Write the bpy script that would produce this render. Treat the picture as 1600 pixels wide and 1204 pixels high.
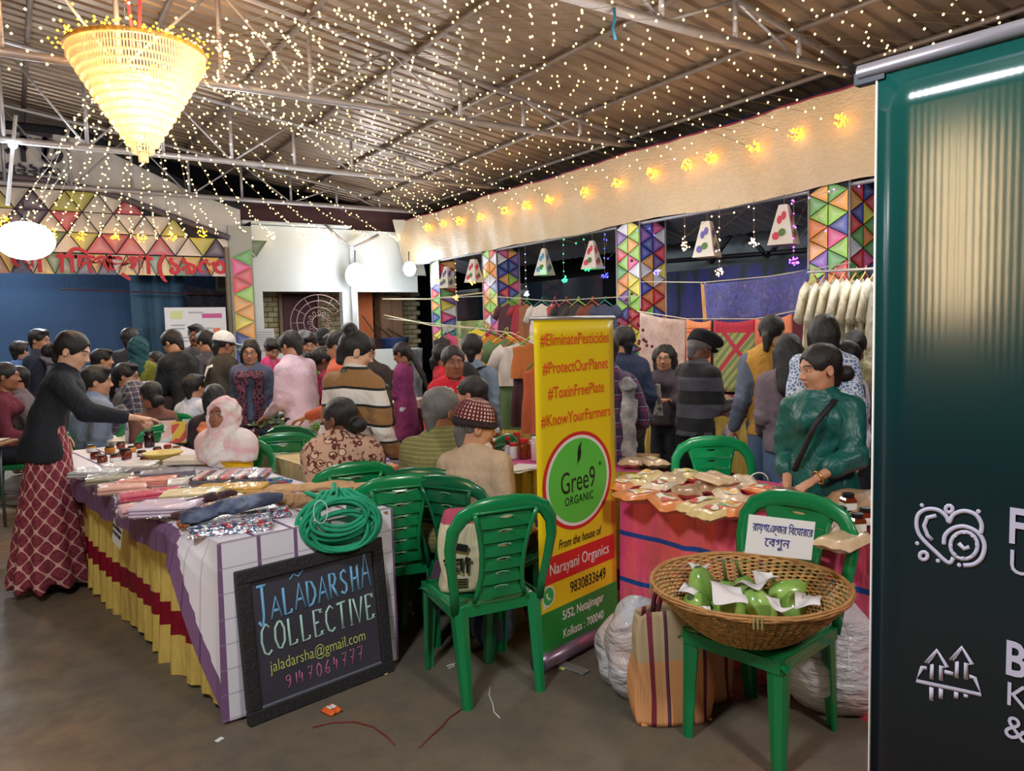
import bpy, bmesh, math, random
import numpy as np
from mathutils import Vector, Matrix, Euler
random.seed(7); np.random.seed(7)
for _o in list(bpy.data.objects): bpy.data.objects.remove(_o)
SC = bpy.context.scene; COL = SC.collection
PI = math.pi
# ------------------------------------------------------------ camera (hand-held phone at 1.6 m), world, lights, exposure
FOC = 1180.0; CAMH = 1.6
_A, _P, _R = math.radians(33.5), math.radians(4.4), math.radians(1.45)
_f0 = np.array([math.sin(_A), math.cos(_A), 0.]); _r0 = np.array([math.cos(_A), -math.sin(_A), 0.]); _z = np.array([0, 0, 1.])
CF = _f0*math.cos(_P) - _z*math.sin(_P); _u0 = _z*math.cos(_P) + _f0*math.sin(_P)
CR = _r0*math.cos(_R) - _u0*math.sin(_R); CU = _u0*math.cos(_R) + _r0*math.sin(_R)
cam = bpy.data.objects.new('camera', bpy.data.cameras.new('camera')); COL.objects.link(cam)
cam.data.sensor_width = 36.0; cam.data.lens = FOC/1600*36.0; cam.data.clip_start = 0.05; cam.data.clip_end = 200
_m = Matrix.Identity(4)
for _i in range(3):
    _m[_i][0] = CR[_i]; _m[_i][1] = CU[_i]; _m[_i][2] = -CF[_i]
_m[2][3] = CAMH
cam.matrix_world = _m; SC.camera = cam
def ray(x, y): return CF + CR*((x-800)/FOC) + CU*((602-y)/FOC)
def G(x, y, z=0.0):
    d = ray(x, y); return np.array([0, 0, CAMH]) + d*((z-CAMH)/d[2])
def PX(x, y, X): d = ray(x, y); return np.array([0, 0, CAMH]) + d*(X/d[0])
def PY(x, y, Y): d = ray(x, y); return np.array([0, 0, CAMH]) + d*(Y/d[1])
def DD(x, y, t): return np.array([0, 0, CAMH]) + ray(x, y)*t
w = bpy.data.worlds.new('night'); SC.world = w; w.use_nodes = True
w.node_tree.nodes['Background'].inputs[0].default_value = (0.010, 0.013, 0.022, 1)
w.node_tree.nodes['Background'].inputs[1].default_value = 1.0
SC.view_settings.view_transform = 'Standard'; SC.view_settings.look = 'None'
SC.view_settings.gamma = 1.0; SC.view_settings.use_curve_mapping = False
SC.view_settings.exposure = 0.0
def light(kind, loc, power, color, size=0.15, target=None, spot=None):
    l = bpy.data.lights.new(kind.lower()+'_light', kind); o = bpy.data.objects.new(kind.lower()+'_light', l); COL.objects.link(o)
    o.location = loc; l.energy = power; l.color = color
    if kind == 'AREA': l.size = size
    else: l.shadow_soft_size = size
    if spot: l.spot_size = math.radians(spot); l.spot_blend = 0.6
    if target is not None:
        o.rotation_euler = (Vector(target)-Vector(loc)).to_track_quat('-Z', 'Y').to_euler()
    return o
COOL = (0.90, 0.96, 1.0); WARM = (1.0, 0.70, 0.38); NEUT = (1.0, 0.92, 0.82)
light('POINT', (-0.6, 1.2, 3.3), 270, COOL, .20)        # fill lights added under the roof, without fixtures, to brighten foreground and hall
light('POINT', (1.6, -1.2, 3.3), 265, NEUT, .25)
light('POINT', (4.2, 4.2, 3.1), 80, NEUT, .25)
light('POINT', (1.6, 5.9, 3.2), 95, COOL, .25)
light('POINT', (2.8, 9.8, 3.0), 110, COOL, .25)
light('POINT', (-1.2, 10.5, 3.0), 90, COOL, .25)
light('POINT', (5.4, 10.9, 2.9), 60, COOL, .25)
wl = light('AREA', (-4.6, 2.15, 2.35), 55, WARM, .5, target=(1.2, .6, 1.6)); wl.data.shape = 'RECTANGLE'; wl.data.size = .13; wl.data.size_y = 1.5   # unseen warm strip added to put a reflected streak on the dark banner
light('POINT', (-0.3, 15.6, 3.1), 60, COOL, .25)           # point light inside the stage, added to brighten its backdrop
light('POINT', (5.9, 6.9, 2.5), 45, COOL, .15)
light('POINT', (5.7, 3.2, 2.5), 40, COOL, .15)
# ------------------------------------------------------------ helpers
def link(o, parent=None):
    COL.objects.link(o)
    if parent is not None: o.parent = parent
    return o
def tag(o, label=None, cat=None, group=None, kind=None):
    if label: o['label'] = label
    if cat: o['category'] = cat
    if group: o['group'] = group
    if kind: o['kind'] = kind
    return o
def empty(name, loc=(0, 0, 0), rz=0.0, label=None, cat=None, group=None, kind=None, rot=None):
    o = bpy.data.objects.new(name, None); COL.objects.link(o); o.empty_display_size = .1
    o.location = [float(v) for v in loc]; o.rotation_euler = rot or (0, 0, rz)
    return tag(o, label, cat, group, kind)
def mesh_from(name, V, F, m=None, parent=None, smooth=True, mi=None, loc=None, rot=None):
    me = bpy.data.meshes.new(name)
    V = np.asarray(V, dtype=np.float32)
    if isinstance(F, np.ndarray) and F.ndim == 2:
        nf, k = F.shape
        me.vertices.add(len(V)); me.vertices.foreach_set('co', V.ravel())
        me.loops.add(nf*k); me.loops.foreach_set('vertex_index', F.astype(np.int32).ravel())
        me.polygons.add(nf); me.polygons.foreach_set('loop_start', np.arange(0, nf*k, k, dtype=np.int32))
        me.polygons.foreach_set('loop_total', np.full(nf, k, dtype=np.int32))
        me.update(calc_edges=True)
    else:
        me.from_pydata([tuple(map(float, v)) for v in V], [], F); me.update()
    if m is not None:
        for q in (m if isinstance(m, (list, tuple)) else [m]): me.materials.append(q)
    if mi is not None: me.polygons.foreach_set('material_index', np.asarray(mi, dtype=np.int32))
    me.polygons.foreach_set('use_smooth', np.full(len(me.polygons), bool(smooth)))
    me.update()
    o = bpy.data.objects.new(name, me); link(o, parent)
    if loc is not None: o.location = [float(v) for v in loc]
    if rot is not None: o.rotation_euler = rot
    return o
class MB:
    """collects boxes, tubes, lathes as one mesh"""
    def __init__(s): s.v = []; s.f = []; s.mi = []
    def add(s, V, F, mi=0):
        b = len(s.v); s.v += [tuple(map(float, v)) for v in V]; s.f += [tuple(i+b for i in f) for f in F]; s.mi += [mi]*len(F); return s
    def box(s, c, d, M=None, mi=0, bev=0.0):
        x, y, z = d[0]/2, d[1]/2, d[2]/2
        if bev:
            b = min(bev, x*.9, y*.9, z*.9); V = []; F = []
            for sx in (-1, 1):
                for sy in (-1, 1):
                    for sz in (-1, 1):
                        V += [(sx*x, sy*(y-b), sz*(z-b)), (sx*(x-b), sy*y, sz*(z-b)), (sx*(x-b), sy*(y-b), sz*z)]
            idx = lambda a, b_, c_: (((a+1)//2)*4+((b_+1)//2)*2+(c_+1)//2)*3
            for sx in (-1, 1): F.append([idx(sx, a, b_) for a, b_ in ((-1, -1), (1, -1), (1, 1), (-1, 1))][::sx])
            for sy in (-1, 1): F.append([idx(a, sy, b_)+1 for a, b_ in ((-1, -1), (-1, 1), (1, 1), (1, -1))][::sy])
            for sz in (-1, 1): F.append([idx(a, b_, sz)+2 for a, b_ in ((-1, -1), (1, -1), (1, 1), (-1, 1))][::sz])
            for a in (-1, 1):
                for b_ in (-1, 1):
                    F.append([idx(a, b_, -1), idx(a, b_, 1), idx(a, b_, 1)+1, idx(a, b_, -1)+1][::a*b_])
                    F.append([idx(a, -1, b_), idx(a, -1, b_)+2, idx(a, 1, b_)+2, idx(a, 1, b_)][::a*b_])
                    F.append([idx(-1, a, b_)+1, idx(1, a, b_)+1, idx(1, a, b_)+2, idx(-1, a, b_)+2][::-a*b_])
                    for c_ in (-1, 1):
                        i = idx(a, b_, c_); F.append([i, i+1, i+2][::a*b_*c_])
        else:
            V = [(sx*x, sy*y, sz*z) for sx in (-1, 1) for sy in (-1, 1) for sz in (-1, 1)]
            F = [(0, 1, 3, 2), (4, 6, 7, 5), (0, 4, 5, 1), (2, 3, 7, 6), (0, 2, 6, 4), (1, 5, 7, 3)]
        if M is not None: V = [M @ Vector(v) for v in V]
        return s.add([(v[0]+c[0], v[1]+c[1], v[2]+c[2]) for v in V], F, mi)
    def tube(s, pts, r, n=8, mi=0, closed=False, cap=True, flat=1.0, up=None):
        P = [Vector([float(q) for q in p]) for p in pts]; m = len(P)
        rr = r if isinstance(r, (list, tuple)) else [r]*m
        V = []; F = []; last = None
        for i in range(m):
            if closed: t = P[(i+1) % m]-P[i-1]
            else: t = P[min(i+1, m-1)]-P[max(i-1, 0)]
            if t.length < 1e-9: t = Vector((0, 0, 1))
            t.normalize()
            if up is not None: a = Vector(up)-t*t.dot(Vector(up))
            elif last is None: a = Vector((0, 0, 1)) if abs(t.z) < .9 else Vector((1, 0, 0)); a = a-t*t.dot(a)
            else: a = last-t*t.dot(last)
            if a.length < 1e-6: a = t.orthogonal()
            a.normalize(); last = a; b = t.cross(a)
            for k in range(n):
                an = 2*PI*k/n
                V.append(P[i]+a*(math.cos(an)*rr[i]*flat)+b*(math.sin(an)*rr[i]))
        for i in range(m if closed else m-1):
            j = (i+1) % m
            for k in range(n): F.append((i*n+k, i*n+(k+1) % n, j*n+(k+1) % n, j*n+k))
        if cap and not closed: F.append(tuple(range(n))[::-1]); F.append(tuple((m-1)*n+k for k in range(n)))
        return s.add(V, F, mi)
    def lathe(s, prof, n=24, c=(0, 0, 0), mi=0, M=None, cap=True):
        V = []; F = []
        for (r, z) in prof:
            for k in range(n):
                a = 2*PI*k/n; V.append(Vector((r*math.cos(a), r*math.sin(a), z)))
        for i in range(len(prof)-1):
            for k in range(n): F.append((i*n+k, i*n+(k+1) % n, (i+1)*n+(k+1) % n, (i+1)*n+k))
        if cap:
            F.append(tuple(range(n))[::-1]); F.append(tuple((len(prof)-1)*n+k for k in range(n)))
        if M is not None: V = [M @ v for v in V]
        return s.add([(v[0]+c[0], v[1]+c[1], v[2]+c[2]) for v in V], F, mi)
    def ball(s, c, r, n=8, m=6, mi=0):
        r = r if isinstance(r, (list, tuple)) else (r, r, r); V = [(c[0], c[1], c[2]-r[2])]; F = []
        for i in range(1, m):
            ph = -PI/2+PI*i/m
            for k in range(n): a = 2*PI*k/n; V.append((c[0]+r[0]*math.cos(ph)*math.cos(a), c[1]+r[1]*math.cos(ph)*math.sin(a), c[2]+r[2]*math.sin(ph)))
        V.append((c[0], c[1], c[2]+r[2]))
        for k in range(n):
            F.append((0, 1+(k+1) % n, 1+k)); F.append((len(V)-1, 1+(m-2)*n+k, 1+(m-2)*n+(k+1) % n))
            for i in range(m-2): F.append((1+i*n+k, 1+i*n+(k+1) % n, 1+(i+1)*n+(k+1) % n, 1+(i+1)*n+k))
        return s.add(V, F, mi)
    def build(s, name, m, parent=None, smooth=False, loc=None, rot=None):
        o = mesh_from(name, s.v, s.f, m, parent, smooth, s.mi, loc, rot)
        if smooth == 'auto':
            o.data.set_sharp_from_angle(angle=math.radians(40))
        return o
def grid_mesh(name, fn, nu, nv, m, parent=None, smooth=True, thick=0.0, mifn=None, loc=None, rot=None):
    V = [fn(i/nu, j/nv) for j in range(nv+1) for i in range(nu+1)]
    F = [(j*(nu+1)+i, j*(nu+1)+i+1, (j+1)*(nu+1)+i+1, (j+1)*(nu+1)+i) for j in range(nv) for i in range(nu)]
    mi = [mifn((i+.5)/nu, (j+.5)/nv) for j in range(nv) for i in range(nu)] if mifn else None
    o = mesh_from(name, V, F, m, parent, smooth, mi, loc, rot)
    if thick:
        md = o.modifiers.new('solid', 'SOLIDIFY'); md.thickness = thick; md.offset = 0
    return o
def copy_tree(o, parent=None, **kw):
    c = o.copy(); COL.objects.link(c)
    if parent is not None: c.parent = parent; c.matrix_parent_inverse = o.matrix_parent_inverse
    for ch in list(o.children): copy_tree(ch, c)
    for k, v in kw.items():
        if k == 'loc': c.location = [float(q) for q in v]
        elif k == 'rz': c.rotation_euler[2] = v
        elif k == 'rot': c.rotation_euler = v
        elif k == 'scale': c.scale = v
        else: c[k] = v
    return c
def text(name, s, size, m, parent, loc, rot, align='CENTER', bold=0.0, ext=0.0006, sx=1.0, shear=0.0, spacing=1.0):
    cu = bpy.data.curves.new(name, 'FONT'); cu.body = s; cu.size = size; cu.align_x = align; cu.align_y = 'CENTER'
    cu.offset = bold; cu.extrude = ext; cu.shear = shear; cu.space_character = spacing; cu.resolution_u = 3
    tmp = bpy.data.objects.new(name, cu); me = bpy.data.meshes.new_from_object(tmp); bpy.data.objects.remove(tmp); bpy.data.curves.remove(cu)
    me.name = name; me.materials.clear(); me.materials.append(m); o = bpy.data.objects.new(name, me); link(o, parent); o.location = loc
    o.rotation_euler = rot if not isinstance(rot, Matrix) else rot.to_euler(); o.scale = (sx, 1, 1); return o
# ------------------------------------------------------------ materials
class NT:
    def __init__(s, name):
        s.m = bpy.data.materials.new(name); s.m.use_nodes = True; s.t = s.m.node_tree; s.b = s.t.nodes['Principled BSDF']; s._c = {}
    def n(s, ty, **kw):
        q = s.t.nodes.new(ty)
        for k, v in kw.items(): setattr(q, k, v)
        return q
    def lk(s, a, b): s.t.links.new(a, b)
    def val(s, sock, v):
        if hasattr(v, 'is_output'): s.lk(v, sock)
        else: sock.default_value = v
    def math(s, op, a, b=None, c=None, clamp=False):
        q = s.n('ShaderNodeMath', operation=op, use_clamp=clamp); s.val(q.inputs[0], a)
        if b is not None: s.val(q.inputs[1], b)
        if c is not None: s.val(q.inputs[2], c)
        return q.outputs[0]
    def co(s, kind='Object', scale=None, rot=None):
        q = s.n('ShaderNodeTexCoord').outputs[kind]
        if scale is not None or rot is not None:
            mp = s.n('ShaderNodeMapping'); s.lk(q, mp.inputs[0])
            if scale is not None: mp.inputs['Scale'].default_value = scale
            if rot is not None: mp.inputs['Rotation'].default_value = rot
            q = mp.outputs[0]
        return q
    def xyz(s, v):
        q = s.n('ShaderNodeSeparateXYZ'); s.lk(v, q.inputs[0]); return q.outputs
    def noise(s, v, scale, detail=3, rough=.5, out='Fac'):
        q = s.n('ShaderNodeTexNoise'); s.lk(v, q.inputs['Vector']); q.inputs['Scale'].default_value = scale
        q.inputs['Detail'].default_value = detail; q.inputs['Roughness'].default_value = rough; return q.outputs[out]
    def ramp(s, fac, stops, interp='LINEAR'):
        q = s.n('ShaderNodeValToRGB'); s.lk(fac, q.inputs[0]); cr = q.color_ramp; cr.interpolation = interp
        while len(cr.elements) < len(stops): cr.elements.new(0.5)
        for e, (p, c) in zip(cr.elements, stops): e.position = p; e.color = (*c, 1) if len(c) == 3 else c
        return q.outputs[0]
    def mix(s, f, a, b, mode='MIX'):
        q = s.n('ShaderNodeMix', data_type='RGBA', blend_type=mode); s.val(q.inputs[0], f)
        s.val(q.inputs[6], (*a, 1) if isinstance(a, tuple) and len(a) == 3 else a)
        s.val(q.inputs[7], (*b, 1) if isinstance(b, tuple) and len(b) == 3 else b); return q.outputs[2]
    def wrinkle(s, fine, k=.35):
        q = s.n('ShaderNodeTexNoise'); s.lk(s.co(scale=(1, 1, .6)), q.inputs['Vector']); q.inputs['Scale'].default_value = 7.5; q.inputs['Detail'].default_value = 2.5; q.inputs['Distortion'].default_value = 1.6
        r = s.math('ABSOLUTE', s.math('SUBTRACT', q.outputs['Fac'], .5)); a = s.math('MULTIPLY', s.math('POWER', r, .6), 1.0)
        s.bump(s.math('ADD', a, s.math('MULTIPLY', s.noise(s.co(), fine, 2), .06)), k, .035)
    def bump(s, h, strength=.3, dist=.01):
        q = s.n('ShaderNodeBump'); s.lk(h, q.inputs['Height']); q.inputs['Strength'].default_value = strength
        q.inputs['Distance'].default_value = dist; s.lk(q.outputs[0], s.b.inputs['Normal']); return q
def sr(c):
    """sRGB 0-255 to linear"""
    return tuple(((v/255)/12.92 if v/255 <= .04045 else ((v/255+.055)/1.055)**2.4) for v in c)
_MC = {}
def mat(name, c, rough=.6, metal=0.0, noise=None, bump=None, coat=0.0, emit=None, alpha=None, trans=None, sheen=0.0, aniso=None, wr=False):
    """c is sRGB 0-255"""
    if name in _MC: return _MC[name]
    t = NT(name); c = sr(c); b = t.b
    b.inputs['Base Color'].default_value = (*c, 1); b.inputs['Roughness'].default_value = rough; b.inputs['Metallic'].default_value = metal
    if coat: b.inputs['Coat Weight'].default_value = coat; b.inputs['Coat Roughness'].default_value = .12
    if sheen: b.inputs['Sheen Weight'].default_value = sheen
    if noise:
        f = t.noise(t.co(), noise[0], 4); k = noise[1]
        t.lk(t.mix(t.ramp(f, [(.3, (0, 0, 0)), (.7, (1, 1, 1))]), tuple(v*(1-k) for v in c), tuple(min(1, v*(1+k)) for v in c)), b.inputs['Base Color'])
    if wr: t.wrinkle(70)
    elif bump: t.bump(t.noise(t.co(), bump[0], 4), bump[1], .01)
    if emit: b.inputs['Emission Color'].default_value = (*sr(emit[0]), 1); b.inputs['Emission Strength'].default_value = emit[1]
    if alpha is not None: b.inputs['Alpha'].default_value = alpha
    if trans: b.inputs['Transmission Weight'].default_value = trans
    _MC[name] = t.m; return t.m
def emitter(name, c, strength, sampled=True):
    if name in _MC: return _MC[name]
    t = NT(name); b = t.b; b.inputs['Base Color'].default_value = (*sr(c), 1)
    b.inputs['Emission Color'].default_value = (*sr(c), 1); b.inputs['Emission Strength'].default_value = strength
    if not sampled: t.m.cycles.emission_sampling = 'NONE'
    _MC[name] = t.m; return t.m
def m_cloth(name, fn, rough=.8, bump=(60, .15), sheen=.1, wr=True):
    """fn(t) -> colour socket"""
    if name in _MC: return _MC[name]
    t = NT(name); t.lk(fn(t), t.b.inputs['Base Color']); t.b.inputs['Roughness'].default_value = rough
    t.b.inputs['Sheen Weight'].default_value = sheen
    if bump == 'w' or (bump and wr): t.wrinkle(bump[0])
    elif bump: t.bump(t.noise(t.co(), bump[0], 3), bump[1], .01)
    _MC[name] = t.m; return t.m
def bands(axis, period, stops, off=0.0, warp=0.0):
    """constant colour bands along an axis; stops = [(pos, (r,g,b) 0-255)]"""
    def fn(t):
        v = t.xyz(t.co())[axis]
        if warp: v = t.math('ADD', v, t.math('MULTIPLY', t.noise(t.co(), 3), warp))
        f = t.math('FRACT', t.math('DIVIDE', t.math('ADD', v, off), period))
        return t.ramp(f, [(p, sr(c)) for p, c in stops], 'CONSTANT')
    return fn
def plaid(period, ca, cb, cc, ax=(0, 2)):
    def fn(t):
        o = t.xyz(t.co())
        fa = t.math('FRACT', t.math('DIVIDE', o[ax[0]], period)); fb = t.math('FRACT', t.math('DIVIDE', o[ax[1]], period))
        a = t.ramp(fa, [(0, sr(ca)), (.4, sr(cb)), (.62, sr(ca)), (.72, sr(cc)), (.78, sr(ca))], 'CONSTANT')
        b = t.ramp(fb, [(0, sr(ca)), (.4, sr(cb)), (.62, sr(ca)), (.72, sr(cc)), (.78, sr(ca))], 'CONSTANT')
        return t.mix(.5, a, b)
    return fn
def vor(scale, cell, line, dot=None, thr=.12, rnd=.8, stretch=(1, 1, 1)):
    def fn(t):
        c = t.co(scale=stretch); q = t.n('ShaderNodeTexVoronoi', feature='DISTANCE_TO_EDGE'); t.lk(c, q.inputs['Vector'])
        q.inputs['Scale'].default_value = scale; q.inputs['Randomness'].default_value = rnd
        st = [(0, sr(line)), (thr, sr(cell))]
        if dot: st += [(thr*2.6, sr(dot)), (thr*3.3, sr(cell))]
        return t.ramp(q.outputs['Distance'], st, 'CONSTANT')
    return fn
def mottle(scale, cols, detail=4):
    def fn(t):
        n = len(cols); f = t.noise(t.co(), scale, detail)
        return t.ramp(f, [(.3+.4*i/max(1, n-1), sr(c)) for i, c in enumerate(cols)])
    return fn
def spots(scale, cols, rnd=1.0):
    """random coloured cells"""
    def fn(t):
        q = t.n('ShaderNodeTexVoronoi'); t.lk(t.co(), q.inputs['Vector']); q.inputs['Scale'].default_value = scale
        q.inputs['Randomness'].default_value = rnd
        v = t.xyz(q.outputs['Color'])[0]; n = len(cols)
        return t.ramp(v, [(i/n, sr(c)) for i, c in enumerate(cols)], 'CONSTANT')
    return fn
# ------------------------------------------------------------ implicit-surface modelling (people, bags, vegetables)
def nrm(v): v = np.asarray(v, float); return v/(np.linalg.norm(v)+1e-9)
class Vol:
    def __init__(s, lo, hi, h):
        s.h = h; s.ax = [np.arange(lo[i], hi[i]+h, h) for i in range(3)]; s.D = np.full([len(a) for a in s.ax], .5)
    def sub(s, lo, hi):
        sl = tuple(slice(max(0, int(np.searchsorted(s.ax[i], lo[i]))-1), int(np.searchsorted(s.ax[i], hi[i]))+1) for i in range(3))
        X = s.ax[0][sl[0]][:, None, None]; Y = s.ax[1][sl[1]][None, :, None]; Z = s.ax[2][sl[2]][None, None, :]
        return sl, X, Y, Z
    def put(s, sl, d, k, op):
        A = s.D[sl]
        if A.size == 0: return
        d = np.broadcast_to(d, A.shape)
        if op == 'cut': A2 = -A; d2 = d
        else: A2 = A; d2 = d
        if k > 0:
            hh = np.maximum(k-np.abs(A2-d2), 0)/k; r = np.minimum(A2, d2)-hh*hh*k*.25
        else: r = np.minimum(A2, d2)
        s.D[sl] = -r if op == 'cut' else r
    def cap(s, a, b, ra, rb, k=.02, op='add', sq=None, side=None, fold=None):
        """round cone a-b; sq<1 flattens it along the axis perpendicular to side"""
        a = np.asarray(a, float); b = np.asarray(b, float); R = max(ra, rb)+k+3*s.h
        sl, X, Y, Z = s.sub(np.minimum(a, b)-R, np.maximum(a, b)+R)
        x, y, z = X-a[0], Y-a[1], Z-a[2]; ba = b-a; L2 = ba@ba+1e-12
        if sq is None:
            t = np.clip((x*ba[0]+y*ba[1]+z*ba[2])/L2, 0, 1)
            d = np.sqrt((x-t*ba[0])**2+(y-t*ba[1])**2+(z-t*ba[2])**2)-(ra+(rb-ra)*t)
        else:
            L = math.sqrt(L2); u = ba/L; sd = nrm(np.asarray(side)-u*(u@np.asarray(side))); fw = np.cross(sd, u)
            p = x*u[0]+y*u[1]+z*u[2]; q = x*sd[0]+y*sd[1]+z*sd[2]; r = (x*fw[0]+y*fw[1]+z*fw[2])/sq
            t = np.clip(p/L, 0, 1); rad = np.sqrt((p-t*L)**2+q*q+r*r); RR = ra+(rb-ra)*t
            d = (rad-RR)*(sq+.15 if sq < .85 else 1)
        if fold is not None: d = d+fold(X, Y, Z)
        s.put(sl, d, k, op); return s
    def ell(s, c, r, k=.02, op='add', R=None):
        c = np.asarray(c, float); m = max(r)+k+3*s.h
        sl, X, Y, Z = s.sub(c-m, c+m); x, y, z = X-c[0], Y-c[1], Z-c[2]
        if R is not None:
            R = np.asarray(R); x, y, z = (x*R[0, 0]+y*R[1, 0]+z*R[2, 0], x*R[0, 1]+y*R[1, 1]+z*R[2, 1], x*R[0, 2]+y*R[1, 2]+z*R[2, 2])
        k0 = np.sqrt((x/r[0])**2+(y/r[1])**2+(z/r[2])**2); k1 = np.sqrt((x/r[0]**2)**2+(y/r[1]**2)**2+(z/r[2]**2)**2)+1e-9
        s.put(sl, k0*(k0-1)/k1, k, op); return s
    def plane(s, p, n, k=0.0):
        """cut away everything on the side n points to"""
        n = nrm(n); sl, X, Y, Z = s.sub([-9]*3, [9]*3)
        s.put(sl, -((X-p[0])*n[0]+(Y-p[1])*n[1]+(Z-p[2])*n[2]), k, 'cut'); return s
    def disp(s, fn):
        s.D = s.D+fn(s.ax[0][:, None, None], s.ax[1][None, :, None], s.ax[2][None, None, :]); return s
    def mesh(s):
        D = s.D; D[0] = D[-1] = .5; D[:, 0] = D[:, -1] = .5; D[:, :, 0] = D[:, :, -1] = .5
        I = D < 0; nx, ny, nz = D.shape
        c = np.zeros((nx-1, ny-1, nz-1), np.int8)
        for dx in (0, 1):
            for dy in (0, 1):
                for dz in (0, 1): c += I[dx:nx-1+dx, dy:ny-1+dy, dz:nz-1+dz]
        act = (c > 0) & (c < 8); ii = np.argwhere(act); n = len(ii)
        if n == 0: return np.zeros((0, 3)), np.zeros((0, 4), int)
        idx = np.full(act.shape, -1, np.int64); idx[act] = np.arange(n)
        P = np.zeros((n, 3)); W = np.zeros(n)
        corners = [(dx, dy, dz) for dx in (0, 1) for dy in (0, 1) for dz in (0, 1)]
        val = {q: D[ii[:, 0]+q[0], ii[:, 1]+q[1], ii[:, 2]+q[2]] for q in corners}
        for q in corners:
            for ax_ in range(3):
                if q[ax_] == 0:
                    q2 = list(q); q2[ax_] = 1; q2 = tuple(q2); a, b = val[q], val[q2]; mk = (a < 0) != (b < 0)
                    t = np.where(mk, a/(a-b+1e-12), 0); pt = np.tile(np.array(q, float), (n, 1)); pt[:, ax_] = t
                    P += pt*mk[:, None]; W += mk
        P = P/W[:, None]; pos = (ii+P)*s.h+np.array([s.ax[0][0], s.ax[1][0], s.ax[2][0]])
        F = []
        for ax_ in range(3):
            b1, b2 = (ax_+1) % 3, (ax_+2) % 3
            A = np.take(I, range(0, D.shape[ax_]-1), ax_); B = np.take(I, range(1, D.shape[ax_]), ax_)
            e = np.argwhere(A != B)
            e = e[(e[:, b1] > 0) & (e[:, b2] > 0) & (e[:, b1] < D.shape[b1]-1) & (e[:, b2] < D.shape[b2]-1)]
            if len(e) == 0: continue
            ins = A[e[:, 0], e[:, 1], e[:, 2]]
            def at(o1, o2):
                g = e.copy(); g[:, b1] += o1; g[:, b2] += o2; return idx[g[:, 0], g[:, 1], g[:, 2]]
            q = np.stack([at(-1, -1), at(0, -1), at(0, 0), at(-1, 0)], 1); q[~ins] = q[~ins][:, ::-1]; F.append(q)
        F = np.concatenate(F); F = F[(F >= 0).all(1)]
        return pos, F
def smoothv(V, F, it=1):
    for _ in range(it):
        S = np.zeros_like(V); C = np.zeros(len(V))
        for a in range(4):
            b = (a+1) % 4
            np.add.at(S, F[:, a], V[F[:, b]]); np.add.at(C, F[:, a], 1)
        V = V*.5+S/np.maximum(C, 1)[:, None]*.5
    return V
def folds(amp, f=30., seed=0.):
    def fn(X, Y, Z):
        return amp*(np.sin(f*X+1.7*np.sin(f*.35*Z+seed)+seed)*np.sin(f*.45*Z+1.3*np.sin(f*.3*Y)+2*seed)+.6*np.sin(f*.8*Y+f*.5*Z+seed*3+1.5*np.sin(f*.4*X)))
    return fn
def vpleat(amp, n, cx=0, cy=0, z0=0, z1=1):
    def fn(X, Y, Z):
        return amp*np.clip((z1-Z)/(z1-z0), .0, 1)*np.sin(n*np.arctan2(Y-cy, X-cx)+.8*np.sin(Z*5))
    return fn
# ---- hand: fingers along +Y, back of hand +Z, thumb towards +X
_HC = {}
def hand_mesh(kind, mirror, h):
    key = (kind, mirror, h)
    if key in _HC: return _HC[key]
    v = Vol((-.06, -.06, -.11), (.10, .21, .05), h)
    v.cap((0, -.05, 0), (0, .01, 0), .027, .026, .01, sq=.72, side=(1, 0, 0))
    v.cap((-.012, .03, 0), (-.016, .075, 0), .026, .022, .012, sq=.5, side=(1, 0, 0)); v.cap((.012, .03, 0), (.016, .08, 0), .027, .022, .012, sq=.5, side=(1, 0, 0))
    cu = {'relax': (14, 22, 16), 'grip': (50, 62, 45), 'point': (50, 62, 45), 'flat': (3, 6, 5)}[kind]
    for i, (x, y, L) in enumerate(((.030, .086, .074), (.0105, .091, .080), (-.010, .088, .074), (-.029, .080, .058))):
        c = cu
        if kind == 'point' and i == 0: c = (8, 10, 8)
        p = np.array([x, y-.012, 0.]); a = 0; r = .0098 if i < 3 else .0085; spl = (x*1.6)
        for j, fr in enumerate((.46, .30, .24)):
            a += math.radians(c[j]+i*1.5); q = p+L*fr*1.12*np.array([spl*(1 if kind != 'grip' else .2), math.cos(a), -math.sin(a)])
            v.cap(p, q, r, r-.0009, .004); p = q; r -= .0009
    th = {'relax': (.55, .75, -.35), 'grip': (.30, .70, -.75), 'point': (.25, .7, -.75), 'flat': (.8, .65, -.1)}[kind]
    p = np.array([.022, .012, -.004]); d = nrm(th); r = .0135
    for j, L in enumerate((.042, .032, .026)):
        q = p+d*L; v.cap(p, q, r, r-.0018, .008 if j == 0 else .004); p = q; r -= .0018; d = nrm(d+np.array([-.22, .25, -.12]))
    V, F = v.mesh(); V = smoothv(V, F, 1)
    if mirror: V = V*np.array([-1, 1, 1]); F = F[:, ::-1]
    _HC[key] = (V, F); return _HC[key]
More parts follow.
